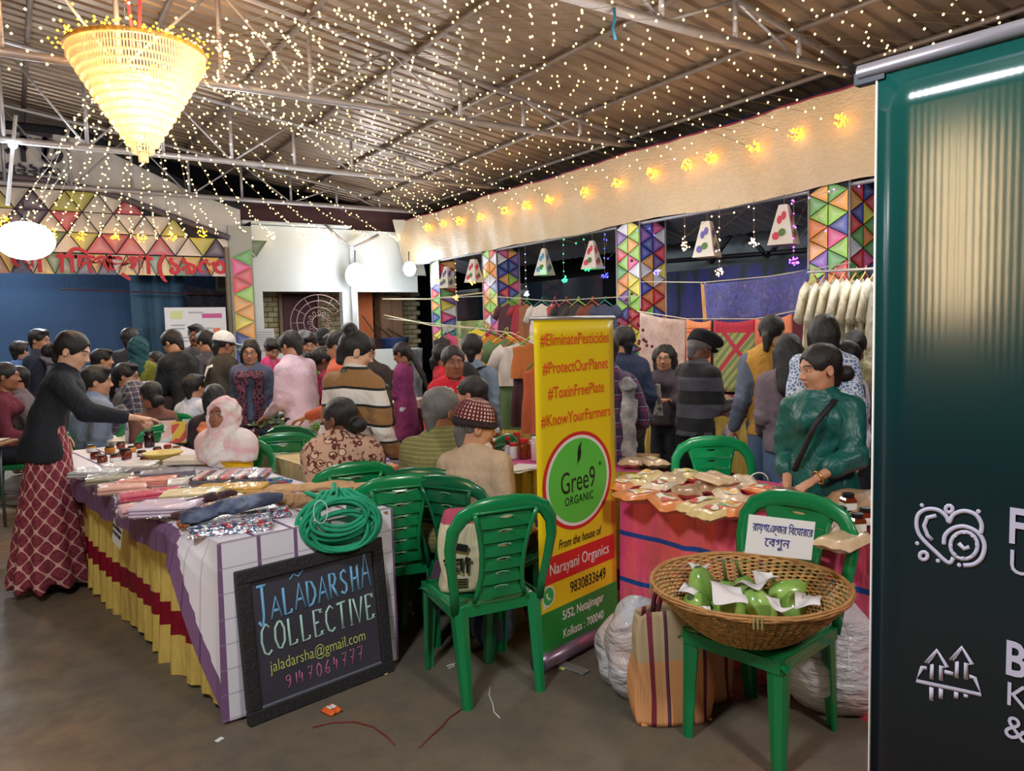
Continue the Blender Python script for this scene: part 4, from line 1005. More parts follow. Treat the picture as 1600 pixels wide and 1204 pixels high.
# wires strung straight beneath the roof sheets, one net of bulbs between the trusses
for k in range(11):
    rnd = random.Random(300+k); y0 = -.2+1.4*k+.3*rnd.random(); root = empty('fairy_light_string', (7.1, y0, 4.0), label='string of fairy lights running close beneath the corrugated roof', cat='string light', group='fairy light strings close under the roof sheets')
    P = []; x1 = rnd.uniform(1.0, 2.5)
    for q in range(30): u = q/29; x = 7.1+(x1-7.1)*u; P.append((x-7.1, .9*math.sin(u*2+k)*.4+rnd.gauss(0, .05), roofz(x)-.16-.12*abs(math.sin(u*9))-4.0+rnd.gauss(0, .02)))
    b = MB(); bulbs(b, P, .0105); o = b.build('bulbs', MFB, root); o['kind'] = 'stuff'; MB().tube(P[::3], .002, 3).build('wire', MWIRE, root)
# lanterns and coloured balls below the valance
MLC = mat('lantern_cloth', (214, 206, 194), .8)
def lantern(px, pt, pb, wt, wb, cols, label):
    top = PX(px, pt, 7.12); bot = PX(px, pb, 7.12); h = top[2]-bot[2]; root = empty('cloth_lantern', bot, .35, label=label, cat='lantern'); V = []
    for z, r in ((0, wb), (h, wt)): V += [(-r, -r, z), (r, -r, z), (r, r, z), (-r, r, z)]
    o = mesh_from('shade', V, [(0, 1, 5, 4), (1, 2, 6, 5), (2, 3, 7, 6), (3, 0, 4, 7)], MLC, root, False); md = o.modifiers.new('s', 'SOLIDIFY'); md.thickness = .006
    MB().tube([(0, 0, h), (0, 0, h+.12)], .003, 4).build('cord', MWIRE, root)
    for fi, (fx, fz) in enumerate(((-.3, .62), (.25, .72), (.1, .30), (-.45, .22))):
        r = wb+(wt-wb)*fz; c = cols[fi % len(cols)]; s = .042 if fi < 2 else .055
        for face in (0, 1):
            b = MB(); cx, cz = fx*r, fz*h
            pts = [(math.cos(a)*s*.65*(1 if fi < 2 else 1.1), math.sin(a)*s*(1.15 if fi < 2 else .8)) for a in np.linspace(0, 2*PI, 11)[:-1]]
            e = r+.005
            V = [((cx+x, -(e+(-z)*(wb-wt)/h*1.0), cz+z) if face == 0 else (-(e+(-z)*(wb-wt)/h), -(cx+x), cz+z)) for x, z in pts]
            mesh_from('painted_flower' if fi < 2 else 'painted_leaf', V, [tuple(range(10))], mat('fl%d%d%d' % c, c, .8), root, False)
GRN, PUR, RED = (88, 120, 66), (104, 96, 160), (200, 70, 90)
for a in ((699, 416, 450, .035, .13, [PUR, PUR, GRN], 'pale cloth lantern with a leaf, in the bay beside the corner'), (741, 405, 441, .045, .13, [RED, RED, GRN], 'warm lit cloth lantern left of the second printed pillar'),
          (851, 388, 430, .03, .125, [(90, 150, 190), (90, 150, 190), GRN], 'cloth lantern with a blue flower glowing green at its foot'), (926, 376, 420, .03, .125, [RED, RED, GRN], 'cloth lantern with one red tulip, left of the third printed pillar'),
          (1105, 346, 402, .05, .135, [PUR, PUR, GRN], 'cloth lantern painted with two violet tulips'), (1225, 320, 383, .045, .14, [RED, RED, GRN], 'cloth lantern painted with two pink tulips, right of the violet one')): lantern(*a)
def cl(c, s): return emitter('led_%d_%d_%d' % c, c, s, False)
for px, py, c, lab, kk in ((850, 424, (40, 255, 120), 'green light ball inside foot of the blue-flower lantern', 0), (881, 436, (40, 255, 130), 'green light ball hanging alone below the valance', 1), (917, 418, (40, 255, 120), 'green light ball beside the red tulip lantern', 0), (945, 431, (60, 60, 255), 'blue light ball hanging left of the third printed pillar', 1),
                        (1240, 409, (180, 70, 255), 'violet light ball below the pink tulip lantern', 1), (822, 459, (190, 190, 255), 'bluish white light ball beside the second printed pillar', 1), (1070, 385, (255, 205, 160), 'warm light ring hanging left of the violet tulip lantern', 1), (1178, 379, (255, 215, 190), 'warm light ring hanging between the two tulip lanterns', 1), (1124, 424, (255, 205, 160), 'low warm light cluster right of the violet tulip lantern', 1), (713, 465, (255, 190, 70), 'amber light drop hanging low in the corner bay', 1), (738, 440, (255, 200, 80), 'amber light ball at foot of the warm lit lantern', 0), (1028, 425, (90, 80, 255), 'blue light ball on the face of the third printed pillar', 0), (686, 441, (255, 200, 80), 'amber light drop on the edge of the corner pillar', 0)):
    p = PX(px, py, 7.05); r_ = ball_light('light_ball', p, lab, .055, 18, cl(c, 10), .011, None, px)
    if kk: b = MB(); b.tube([(0, 0, .04), (0, 0, 2.97-p[2])], .003, 4); b.build('cord', MWIRE, r_); b = MB(); bulbs(b, [(0, 0, .12+.13*q) for q in range(int((2.9-p[2])/.13))], .010); b.build('cord_bulbs', cl(c, 10), r_)['kind'] = 'stuff'
for c, pts, lab in (((60, 60, 255), [(945, 366), (948, 375), (944, 403), (950, 404), (996, 360), (1015, 357), (1022, 367)], 'blue'), ((40, 255, 120), [(881, 374), (900, 380), (912, 374), (917, 393)], 'green'), ((170, 80, 255), [(1238, 313), (1243, 355), (1264, 309), (1290, 361), (1240, 386), (1303, 296), (1342, 291), (1295, 299), (1237, 318)], 'violet'), ((255, 215, 170), [(1067, 373), (1112, 338), (1147, 332), (1170, 323), (1121, 362), (1119, 392), (1125, 375)], 'warm white')):
    root = empty('fairy_light_string', PX(*pts[0], 7.05), label='loose %s fairy lights strung under the edge of the cream valance' % lab, cat='string light'); b = MB(); o0 = PX(*pts[0], 7.05)
    bulbs(b, [PX(*p, 7.05)-o0 for p in pts], .012); b.build('bulbs', cl(c, 10), root)['kind'] = 'stuff'; MB().tube([PX(*p, 7.05)-o0 for p in pts], .002, 3).build('wire', MWIRE, root)
# ------------------------------------------------------------ tables, cloths, skirts
MTOP = mat('plywood', (150, 116, 80), .6, noise=(8, .12)); MLEG = mat('table_leg_steel', (120, 122, 128), .4, .6)
def table(label, P0, P1, wv, z=.75):
    """folding table; front edge P0-P1, wv points from the front edge to the back one"""
    P0, P1, wv = [np.array(q, float) for q in (P0, P1, wv)]; L = np.linalg.norm(P1-P0); W = np.linalg.norm(wv); rz = math.atan2(P1[1]-P0[1], P1[0]-P0[0]); s = 1 if (P1-P0)[0]*wv[1]-(P1-P0)[1]*wv[0] > 0 else -1
    root = empty('table', (P0[0], P0[1], 0), rz, label, 'table')
    MB().box((L/2, s*W/2, z-.014), (L, W, .028), bev=.006).build('tabletop', MTOP, root)
    for x in (.12, L-.12):
        for y in (.08, W-.08): MB().tube([(x, s*y, 0), (x, s*y, z-.028)], .014, 6).build('leg', MLEG, root, True)
    return root
def m_satin(name, c, rough=.28, metal=.35, c2=None):
    if name in _MC: return _MC[name]
    t = NT(name); c = sr(c); f = t.noise(t.co(scale=(6, 6, .8)), 6, 3); f = t.noise(t.co(scale=(2, 2, .25)), 3.5, 3) if c2 else f; f = t.ramp(f, [(.4, (0, 0, 0)), (.6, (1, 1, 1))]) if c2 else f; t.lk(t.mix(f, tuple(v*.7 for v in c) if not c2 else c, tuple(min(1, v*1.25) for v in c) if not c2 else sr(c2)), t.b.inputs['Base Color'])
    t.b.inputs['Roughness'].default_value = rough; t.b.inputs['Metallic'].default_value = metal; t.bump(t.noise(t.co(scale=(5, 5, 1.5)), 7, 3), .5, .02); _MC[name] = t.m; return t.m
MGOLD = m_satin('gold_satin', (238, 206, 112), .30, .22); MMAR = m_satin('maroon_satin', (150, 18, 48)); MPINK = m_satin('pink_satin', (244, 84, 152), .26, .12, (250, 112, 118)); MCOR = m_satin('coral_satin', (250, 104, 128), .26, .12, (244, 84, 152)); MBLR = m_satin('blue_ribbon', (36, 84, 168), .35, .1)
def skirt(label, pts, z0, z1, mats, mifn, amp=.02, period=.09, seed=0, flare=.03, nv=16, wob=.02):
    P = [np.array(p, float) for p in pts]; rnd = random.Random(seed); seg = [np.linalg.norm(P[i+1]-P[i]) for i in range(len(P)-1)]; L = sum(seg); nu = int(L/period*9)
    org = P[0]
    def fn(u, v):
        d = u*L; i = 0
        while i < len(seg)-1 and d > seg[i]: d -= seg[i]; i += 1
        t = (P[i+1]-P[i])/seg[i]; n = np.array([t[1], -t[0]]); p = P[i]+t*min(d, seg[i]); s = u*L
        ph = 2*PI*s/period+1.2*math.sin(s*3.1+seed)+.7*math.sin(s*7.3+2*seed)
        a = amp*(.35+.65*v)*(.7+.5*math.sin(s*5+seed)); off = a*math.sin(ph)+a*.35*math.sin(2.3*ph+3*v)+flare*v+.004
        zb = z0+wob*(math.sin(s*6.1+seed)*.5+.5)
        sh = a*.4*math.cos(ph)
        q = p+n*off+t*sh; return (q[0]-org[0], q[1]-org[1], z1+(zb-z1)*v)
    o = grid_mesh('table_skirt', fn, nu, nv, mats, None, True, 0, (lambda u, v: mifn(v)) if mifn else None); o.location = (org[0], org[1], 0)
    return tag(o, label, 'table skirt')
def gm(a, b): return lambda v: 1 if a < v < b else 0
A1, B1, C1 = np.array([.655, 3.165]), np.array([.27, 5.86]), np.array([1.45, 3.285]); B1 = A1+(B1-A1)*1.24; d1 = (B1-A1)/np.linalg.norm(B1-A1); e1 = (C1-A1)/np.linalg.norm(C1-A1); L1 = np.linalg.norm(B1-A1); W1 = np.linalg.norm(C1-A1)
table('long trestle table under the white purple-bordered cloth', A1, B1, e1*W1, .752)
# outside of the left side is -e1: go from B to A so that the outward normal (t.y,-t.x) points left
skirt('gold satin skirt with maroon band on the long side of the white-clothed table', [B1+e1*.03, A1+e1*.03+d1*.03], .0, .735, [MGOLD, MMAR], gm(.60, .76), .026, .15, 1, .02, 19, .03)
def m_tcloth():
    t = NT('woven_white_cloth'); uv = t.n('ShaderNodeUVMap'); x = t.xyz(uv.outputs[0]); fx = t.math('FRACT', t.math('DIVIDE', x[0], .165)); fy = t.math('FRACT', t.math('DIVIDE', x[1], .105))
    base = sr((226, 222, 232)); pur = sr((122, 88, 128)); dk = sr((72, 44, 72))
    c = t.mix(t.ramp(fx, [(0, (1, 1, 1)), (.10, (0, 0, 0))], 'CONSTANT'), base, pur)              # stripes running down the front
    c = t.mix(t.math('MULTIPLY', t.ramp(fy, [(0, (1, 1, 1)), (.06, (0, 0, 0))], 'CONSTANT'), .5), c, sr((150, 130, 160)))
    band = t.math('LESS_THAN', x[0], .0); c2 = t.mix(t.ramp(fy, [(0, (1, 1, 1)), (.05, (0, 0, 0))], 'CONSTANT'), pur, dk); c = t.mix(band, c, c2)
    t.lk(c, t.b.inputs['Base Color']); t.b.inputs['Roughness'].default_value = .85; t.bump(t.noise(t.co(), 9, 3), .12, .02); return t.m
def cloth_uv(name, fn, nu, nv, m, parent):
    """fn(u,v) -> (xyz, (s,t))"""
    P = [fn(i/nu, j/nv) for j in range(nv+1) for i in range(nu+1)]; F = [(j*(nu+1)+i, j*(nu+1)+i+1, (j+1)*(nu+1)+i+1, (j+1)*(nu+1)+i) for j in range(nv) for i in range(nu)]
    o = mesh_from(name, [p[0] for p in P], F, m, parent); uv = o.data.uv_layers.new(name='UVMap'); vi = np.zeros(len(o.data.loops), np.int32); o.data.loops.foreach_get('vertex_index', vi)
    uv.data.foreach_set('uv', np.array([P[i][1] for i in vi], np.float32).ravel()); return o
MTC = m_tcloth(); tc = empty('tablecloth', (A1[0], A1[1], 0), label='white handloom cloth with purple border draped over the nearest table', cat='tablecloth')
def w3(s, t, z, out=0., outf=0.): p = d1*t+e1*s-e1*out-d1*outf; return (p[0], p[1], z)
cloth_uv('top_sheet', lambda u, v: (w3(u*(W1+.01), v*L1, .760+.001*math.sin(u*20)*math.sin(v*31)), (.03+u*W1, v*L1)), 10, 24, MTC, tc)
def ldrop(u, v):
    t = u*L1; d = .155+.60*max(0, 1-t/.34)**1.4+.008*math.sin(t*9); z = .760-d*v; k_ = min(1, t/.22); out = .012+k_*(.018+.030*min(1, v*3)+.004*math.sin(t*8)*v+.008*v*math.sin(t*21))+.045*v*math.sin(PI*min(1, t/.5))
    return (w3(0, t, z, out*min(1, v*6)), ((.135-(d*v-(d-.135)))-.135 if d*v > d-.135 else .05, t))
cloth_uv('side_drop', ldrop, 90, 48, MTC, tc)
def fdrop(u, v):
    s = -.012+u*(W1+.032); z = .760-.745*v; out = .006+.008*math.sin(s*17)*v; f = -.02*v if u == 0 else 0
    return (w3(s, 0, z, -f, out), (s+.012 if s+.03 > 0 else -.02, .76-z))
cloth_uv('front_drop', fdrop, 40, 20, MTC, tc)
MWS = mat('paper_white', (228, 228, 228), .6); MINK = mat('black_ink', (20, 20, 22), .6)
def paper_sign(label, p, rz, w_, h_, lines, size, tilt=.1, col=MINK, roll=0.0, m=MWS):
    root = empty('paper_sign', p, label=label, cat='sign', rot=Euler((tilt, roll, rz))); o = MB().box((0, 0, 0), (w_, .002, h_)).build('sheet', m, root)
    for i, l in enumerate(lines): text('lettering', l, size, col, root, (0, -.003, (len(lines)/2-.5-i)*size*1.25), (PI/2, 0, 0), bold=size*.02)
    return root
rz1 = math.atan2(-d1[1], -d1[0])
p = A1+d1*1.30-e1*.06; paper_sign('small white paper sign reading JALADARSHA COLLECTIVE pinned to cloth edge', (p[0], p[1], .575), rz1, .155, .145, ['JALADARSHA', 'COLLECTIVE'], .026, -.12, roll=.12)
p = A1+d1*2.66-e1*.06; paper_sign('half hidden white paper sign at far corner of the white-clothed table', (p[0], p[1], .61), rz1, .12, .16, ['JALAD', 'COLLE'], .03, -.1)
# ------------------------------------------------------------ chalkboard
bl, br = G(383, 1130), G(607, 1043); bd = (br-bl)/np.linalg.norm(br-bl); bw_ = np.linalg.norm(br-bl); bn = np.array([bd[1], -bd[0], 0.])
bl = bl+bn*.035; cb = empty('chalkboard', bl, math.atan2(bd[1], bd[0]), 'black framed chalkboard with coloured chalk lettering leaning on the white cloth', 'chalkboard', rot=Euler((-.10, 0, math.atan2(bd[1], bd[0])))); BH = .635
MFR = mat('charred_frame', (36, 34, 38), .65, noise=(60, .35), bump=(80, .5)); MSL = mat('slate', (58, 56, 68), .6, noise=(5, .16))
MB().box((bw_/2, .008, BH/2), (bw_-.04, .012, BH-.04)).build('slate', MSL, cb)
for c, d_ in (((bw_/2, 0, .028), (bw_, .036, .056)), ((bw_/2, 0, BH-.028), (bw_, .036, .056)), ((.028, 0, BH/2), (.056, .036, BH-.112)), ((bw_-.028, 0, BH/2), (.056, .036, BH-.112))): MB().box(c, d_, bev=.004).build('frame_rail', MFR, cb)
MB().box((bw_/2, -.004, .058), (bw_-.12, .012, .006)).build('ledge', mat('chalk_ledge', (110, 112, 128), .7), cb)
LET = {'J': [[(0, 1), (.8, 1)], [(.45, 1), (.45, .25), (.35, .05), (.15, 0), (0, .12)]], 'A': [[(0, 0), (.45, 1), (.9, 0)], [(.2, .38), (.7, .38)]], 'L': [[(.1, 1), (.1, 0), (.7, .03), (.7, .15)]],
       'D': [[(.1, 0), (.1, 1), (.5, .92), (.8, .6), (.8, .35), (.5, .06), (.1, 0)]], 'R': [[(.1, 0), (.1, 1), (.55, .95), (.65, .75), (.5, .52), (.1, .48)], [(.3, .5), (.75, 0)]],
       'S': [[(.65, .85), (.45, 1), (.15, .9), (.1, .68), (.6, .38), (.6, .12), (.35, 0), (.05, .12)]], 'H': [[(.1, 0), (.1, 1)], [(.7, 0), (.7, 1)], [(.1, .5), (.7, .5)]],
       'C': [[(.75, .85), (.45, 1), (.12, .8), (.05, .45), (.2, .1), (.5, 0), (.8, .12)]], 'O': [[(.4, 1), (.1, .8), (.05, .4), (.25, .05), (.5, .0), (.8, .25), (.82, .7), (.6, .97), (.4, 1)]],
       'E': [[(.65, .97), (.1, 1), (.1, 0), (.65, .02)], [(.1, .5), (.5, .52)], [(.65, .97), (.66, .86)], [(.65, .02), (.68, .14)]], 'T': [[(0, .97), (.8, 1)], [(.4, 1), (.4, 0)]], 'I': [[(.15, 1), (.15, 0)]], 'V': [[(0, 1), (.4, 0), (.8, 1)]],
       '9': [[(.6, .75), (.4, .55), (.12, .62), (.08, .88), (.35, 1), (.6, .8), (.5, .3), (.25, 0)]], '1': [[(.2, 1), (.2, 0)]], '4': [[(.15, 1), (.05, .5), (.6, .5)], [(.42, .8), (.38, 0)]], '7': [[(.05, .95), (.6, 1), (.25, 0)], [(.15, .5), (.5, .52)]], '0': [[(.35, 1), (.08, .7), (.1, .2), (.35, 0), (.6, .25), (.62, .7), (.35, 1)]], '6': [[(.5, 1), (.15, .6), (.08, .2), (.3, 0), (.55, .12), (.5, .42), (.15, .42)]]}
def chalk(s_, x0, z0, wl, hs_, m, r, serif=False):
    b = MB(); x = x0
    for i, c in enumerate(s_):
        h = hs_[i] if isinstance(hs_, list) else hs_
        zz = z0[i] if isinstance(z0, list) else z0
        for st in LET[c]:
            b.tube([(x+p[0]*wl*.92, -.001, zz+p[1]*h) for p in st], r, 5, flat=.4, up=(0, 1, 0))
            if serif and abs(st[0][0]-st[-1][0]) < .05 and len(st) == 2:
                for q in st: b.tube([(x+(q[0]-.12)*wl, -.001, zz+q[1]*h), (x+(q[0]+.12)*wl, -.001, zz+q[1]*h)], r*.6, 4, flat=.4, up=(0, 1, 0))
        x += wl*(.42 if c in 'I1' else 1.0)
    return b
MC1, MC2, MC3, MC4 = mat('chalk_blue', (120, 178, 222), .9), mat('chalk_mint', (176, 214, 204), .9), mat('chalk_yellow', (206, 214, 110), .9), mat('chalk_pink', (204, 110, 160), .9)
b = chalk('JALADARSHA', .085, [.385, .40, .405, .41, .41, .41, .415, .42, .42, .42], .0555, [.165, .09, .115, .11, .11, .11, .11, .105, .11, .165], MC1, .0068, True); b.tube([(.235, -.001, .545), (.255, -.001, .565), (.275, -.001, .55), (.30, -.001, .575)], .004, 4, flat=.4, up=(0, 1, 0)); b.build('chalk_lettering', MC1, cb, True)
chalk('COLLECTIVE', .085, [.26]+[.27]*9, .060, [.13]+[.115]*9, MC2, .0058, True).build('chalk_lettering', MC2, cb, True)
text('chalk_lettering', 'jaladarsha@gmail.com', .070, MC3, cb, (bw_*.49, -.001, .205), (PI/2, 0, 0), sx=.74, bold=-.0008)
chalk('9147064777', .175, .095, .042, [.055, .055, .058, .06, .06, .06, .062, .066, .068, .07], MC4, .0030).build('chalk_lettering', MC4, cb, True)
# ------------------------------------------------------------ green monobloc chairs
MGC = mat('green_plastic', (10, 124, 70), .26, coat=.3, noise=(3, .08)); MGC2 = mat('bright_green_plastic', (22, 176, 104), .3, coat=.3); MGC3 = mat('deep_green_plastic', (8, 92, 58), .26, coat=.3, noise=(3, .08))
def chair(label, x, y, rz, m=MGC, group=None, src=None):
    if src is not None: return copy_tree(src, None, loc=(x, y, 0), rz=rz, label=label)
    root = empty('plastic_chair', (x, y, 0), rz, label, 'chair', group)
    def seat(u, v):
        hw_ = .205+.02*v; xx = (u*2-1)*hw_; yy = -.205+.42*v; z = .425-.012*math.cos(PI*(u-.5)*1.2)*math.sin(PI*min(1, v+.1))-.02*max(0, v-.88)/.12
        return (xx, yy, z+(.0 if .03 < u < .97 else -.02))
    grid_mesh('seat', seat, 14, 12, m, root, True, .007)
    b = MB()
    for s in (-1, 1): b.box((s*.208, 0, .405), (.008, .40, .045))
    b.box((0, .212, .398), (.40, .008, .045)); b.box((0, -.202, .40), (.38, .008, .045)); b.build('seat_apron', m, root)
    for sx, sy in ((-1, -1), (1, -1), (-1, 1), (1, 1)):
        n = 8; V = []; F = []
        x0, y0 = sx*.205, sy*.205; x1, y1 = sx*(.205 if sy > 0 else .19), (.215 if sy > 0 else -.255)
        for i in range(n+1):
            t = i/n; cx, cy, z = x0+(x1-x0)*t, y0+(y1-y0)*t, .425*(1-t); w_ = .066-.026*t
            for (a, c) in ((0, 0), (-sx*w_*.5, sy*.006), (-sx*w_, sy*-.004), (-sx*w_, sy*-.010), (-sx*w_*.45, -sy*.004), (-sx*.010, -sy*.012), (-sx*.007, -sy*w_*.9), (sx*.002, -sy*w_*.9), (sx*.006, -sy*w_*.45)): V.append((cx+a, cy+c, z))
        k = 9
        for i in range(n):
            for q in range(k): F.append((i*k+q, i*k+(q+1) % k, (i+1)*k+(q+1) % k, (i+1)*k+q))
        F.append(tuple(range(k))); F.append(tuple(n*k+q for q in range(k))[::-1]); mesh_from('leg', V, F, m, root, False)
    H0 = [(-.200, -.205, .40), (-.208, -.222, .50), (-.226, -.245, .61), (-.236, -.262, .70), (-.226, -.278, .775), (-.188, -.290, .832), (-.12, -.298, .862), (-.05, -.302, .872)]
    P = H0+[(-p[0], p[1], p[2]) for p in H0[::-1]]
    rr = [.020, .021, .023, .026, .030, .034, .036, .036]; MB().tube(P, rr+rr[::-1], 8, flat=.34, up=(0, 1, 0)).build('back_frame', m, root, True)
    def bp(x, z): return -.200-.105*(z-.42)/.45-.012*math.cos(x*9)
    hw2 = lambda z: .095+.055*((z-.58)/.28)**2 if z > .58 else .095+.10*((.58-z)/.2)**2*.5
    for s in (-1, 1): MB().tube([(s*hw2(z), bp(0, z)-.002, z) for z in np.linspace(.44, .842, 10)], .0115, 6, flat=.8, up=(0, 1, 0)).build('back_rib', m, root, True)
    MB().tube([(x, bp(x, .845)-.002, .842+.004*math.cos(x*9)) for x in np.linspace(-.15, .15, 8)], .008, 5).build('back_rib', m, root, True)
    for k in range(6):
        z0 = .452+k*.064; z1 = z0+.064; V = []; F = []; ne = 14; hz = z0+.046
        hw_a, hw_b = hw2(z0), hw2(z1); out = []
        for i in range(ne):
            a = 2*PI*i/ne; ex, ez = .030*math.cos(a), .0065*math.sin(a)
            tz = z0+(.064 if math.sin(a) > .35 else 0 if math.sin(a) < -.35 else .064*(.5+math.sin(a)/.7*.5)); ox = (hw_a+(hw_b-hw_a)*(tz-z0)/.064)*(math.cos(a)/max(abs(math.cos(a)), .55) if abs(math.cos(a)) < .55 else (1 if math.cos(a) > 0 else -1))
            f = (tz-z0)/.064; V.append((ox, bp(ox, tz)-.010+.016*f, tz)); f2 = (hz+ez-z0)/.064; V.append((ex, bp(ex, hz)-.010+.016*f2-.004, hz+ez))
        for i in range(ne): j = (i+1) % ne; F.append((2*i, 2*j, 2*j+1, 2*i+1))
        o = mesh_from('slat', V, F, m, root, False); md = o.modifiers.new('s', 'SOLIDIFY'); md.thickness = .005
        MB().tube([(.032*math.cos(a), bp(0, hz)-.012, hz+.0085*math.sin(a)) for a in np.linspace(.1, PI-.1, 8)], .0022, 4).build('slot_rim', mat('pale_green', (120, 165, 140), .5), o, True)  # paler green along the upper edge of each slot
    return root
CH0 = chair('green plastic chair nearest the camera, with a cream tote on its seat', 1.715, 2.90, -.14)
chair('green plastic chair with brown-stained top beside the chalkboard and necklaces', 1.59, 3.60, -.22, src=CH0)
chair('empty bright green plastic chair behind the packets on the pink table', *DD(1135, 760, 4.35)[:2], PI*.82, MGC2)
chair('green plastic chair right behind the white headscarf woman', *G(450, 752, .5)[:2], -.35, MGC)
chair('green plastic chair half hidden left of another one, by the vegetable table', *DD(492, 745, 6.0)[:2], -.9, MGC3)
FC = empty('basket_chair', (0, 0, 0)); bpy.data.objects.remove(FC)
def face_dir(a): return a
CBX, CBY = 2.33, 1.84; CBZ = math.radians(98.6)
chair('green plastic chair carrying the vegetable basket and handwritten sign', CBX, CBY, CBZ, MGC)
# ------------------------------------------------------------ roll-up banners
MY = NT('yellow_print'); MY.b.inputs['Base Color'].default_value = (*sr((236, 206, 24)), 1); MY.b.inputs['Roughness'].default_value = .35; MY.bump(MY.noise(MY.co(scale=(3, 1, .4)), 3, 2), .15, .03); MY = MY.m
g0, g1 = G(846, 1050), G(965, 985); yb = (g1-g0)/np.linalg.norm(g1-g0); ybw = np.linalg.norm(g1-g0); yrz = math.atan2(yb[1], yb[0]); YH = DD(850, 497, 3.40)[2]
yr = empty('rollup_banner', g0, yrz, 'yellow roll-up banner with hashtags and green organic food logo', 'banner'); z0 = .075
MB().tube([(-.02, 0, .042), (ybw+.02, 0, .042)], .040, 14).build('base_case', mat('mauve_aluminium', (150, 128, 150), .3, .6), yr, True)
for x in (-.022, ybw+.022): MB().tube([(x-.004, 0, .042), (x+.004, 0, .042)], .045, 14).build('end_cap', mat('endcap', (60, 72, 92), .4), yr, True)
for x in (.12, ybw-.12): MB().box((x, -.02, .006), (.055, .30, .008), bev=.002).build('foot', mat('aluminium', (180, 180, 184), .35, .7), yr)
MB().tube([(-.012, 0, YH), (ybw+.012, 0, YH)], .009, 8).build('top_rail', mat('aluminium', (180, 180, 184), .35, .7), yr, True)
MB().tube([(ybw/2, .03, .08), (ybw/2, .02, YH-.01)], .007, 6).build('support_pole', mat('aluminium', (180, 180, 184), .35, .7), yr, True)
def sheetf(w_, z0, z1, bow=.0): return lambda u, v: (u*w_, .0003*math.sin(u*PI*2)+bow*math.sin(v*PI), z0+(z1-z0)*v)
grid_mesh('printed_sheet', sheetf(ybw, z0, YH), 12, 20, MY, yr, True, .001)
def blk(x, z, w_, h_, m, e=.0012, name='printed_block'): return MB().box((x, -e, z), (w_, .0008, h_)).build(name, m, yr)
def disc(x, z, rx, rz_, m, e, par, name='printed_disc', n=48):
    V = [(x+rx*math.cos(2*PI*k/n), -e, z+rz_*math.sin(2*PI*k/n)) for k in range(n)]; return mesh_from(name, V, [tuple(range(n))], m, par, False)
BG, BR_, BW_, BK = mat('print_green', (34, 140, 60), .4), mat('print_red', (214, 44, 38), .4), mat('print_white', (235, 235, 230), .4), mat('print_black', (18, 22, 24), .5)
H_ = YH-z0
blk(ybw/2, z0+.0625*H_, ybw, .125*H_, BG); blk(ybw/2, z0+.247*H_, ybw*.93, .082*H_, BR_)
MOR = mat('print_orange', (226, 88, 30), .5)
for s_, zz in (('#EliminatePesticides', .936*H_), ('#ProtectOurPlanet', .853*H_), ('#ToxinFreePlate', .778*H_), ('#KnowYourFarmers', .698*H_)):
    text('lettering', s_, .078, MOR, yr, (ybw/2, -.0026, z0+zz), (PI/2, 0, 0), ext=.0002, bold=.0006, sx=.84)
cz = z0+.498*H_
disc(ybw*.5, cz, ybw*.445, .238, mat('print_red', (214, 44, 38), .4), .0014, yr); disc(ybw*.5, cz, ybw*.405, .220, BW_, .0018, yr); disc(ybw*.5, cz, ybw*.375, .205, mat('print_lime', (92, 200, 70), .4), .0022, yr)
text('lettering', 'Gree9', .150, BK, yr, (ybw*.49, -.0030, cz-.005), (PI/2, 0, 0), ext=.0002, sx=.72); text('lettering', 'ORGANIC', .058, BK, yr, (ybw*.5, -.0030, cz-.092), (PI/2, 0, 0), ext=.0002, sx=.82, bold=.0004, spacing=1.1); text('lettering', '®', .03, BK, yr, (ybw*.78, -.0030, cz+.055), (PI/2, 0, 0))
V = [(0, 0), (.020, .018), (.028, .045), (.024, .075), (.034, .105), (.008, .082), (-.0026, .055), (-.0026, .025), (-.004, .008), (-.0026, -.018), (-.004, -.016)]
mesh_from('leaf_emblem', [(ybw*.49+x, -.0030, cz+.085+z) for x, z in V], [tuple(range(11))], BK, yr, False)
text('lettering', 'From the house of', .062, BK, yr, (ybw*.5, -.0026, z0+.315*H_), (PI/2, 0, 0), ext=.0002, sx=.72, shear=.25, bold=.0005)
text('lettering', 'Narayani Organics', .078, BW_, yr, (ybw*.5, -.0028, z0+.247*H_), (PI/2, 0, 0), ext=.0002, sx=.82, bold=.0004)
text('lettering', '9830833649', .080, BK, yr, (ybw*.60, -.0026, z0+.168*H_), (PI/2, 0, 0), ext=.0002, sx=.74, bold=.0006)
text('lettering', '5/52, Netajinagar', .062, BW_, yr, (ybw*.53, -.0026, z0+.092*H_), (PI/2, 0, 0), ext=.0002, sx=.78, bold=.0008); text('lettering', 'Kolkata : 700040', .062, BW_, yr, (ybw*.53, -.0026, z0+.034*H_), (PI/2, 0, 0), ext=.0002, sx=.78, bold=.0008)
disc(.062, z0+.172*H_, .046, .050, BW_, .0016, yr); disc(.062, z0+.172*H_, .038, .042, mat('print_msg', (50, 180, 90), .4), .0020, yr)
mesh_from('printed_tail', [(.022, -.0018, z0+.172*H_-.062), (.06, -.0018, z0+.172*H_-.037), (.022, -.0018, z0+.172*H_-.012)], [(0, 1, 2)], BW_, yr, False)
MB().tube([(.048, -.0026, z0+.172*H_+.016), (.050, -.0026, z0+.172*H_), (.062, -.0026, z0+.172*H_-.014), (.076, -.0026, z0+.172*H_-.016)], .006, 5, flat=.1, up=(0, 1, 0)).build('printed_handset', BW_, yr, True)
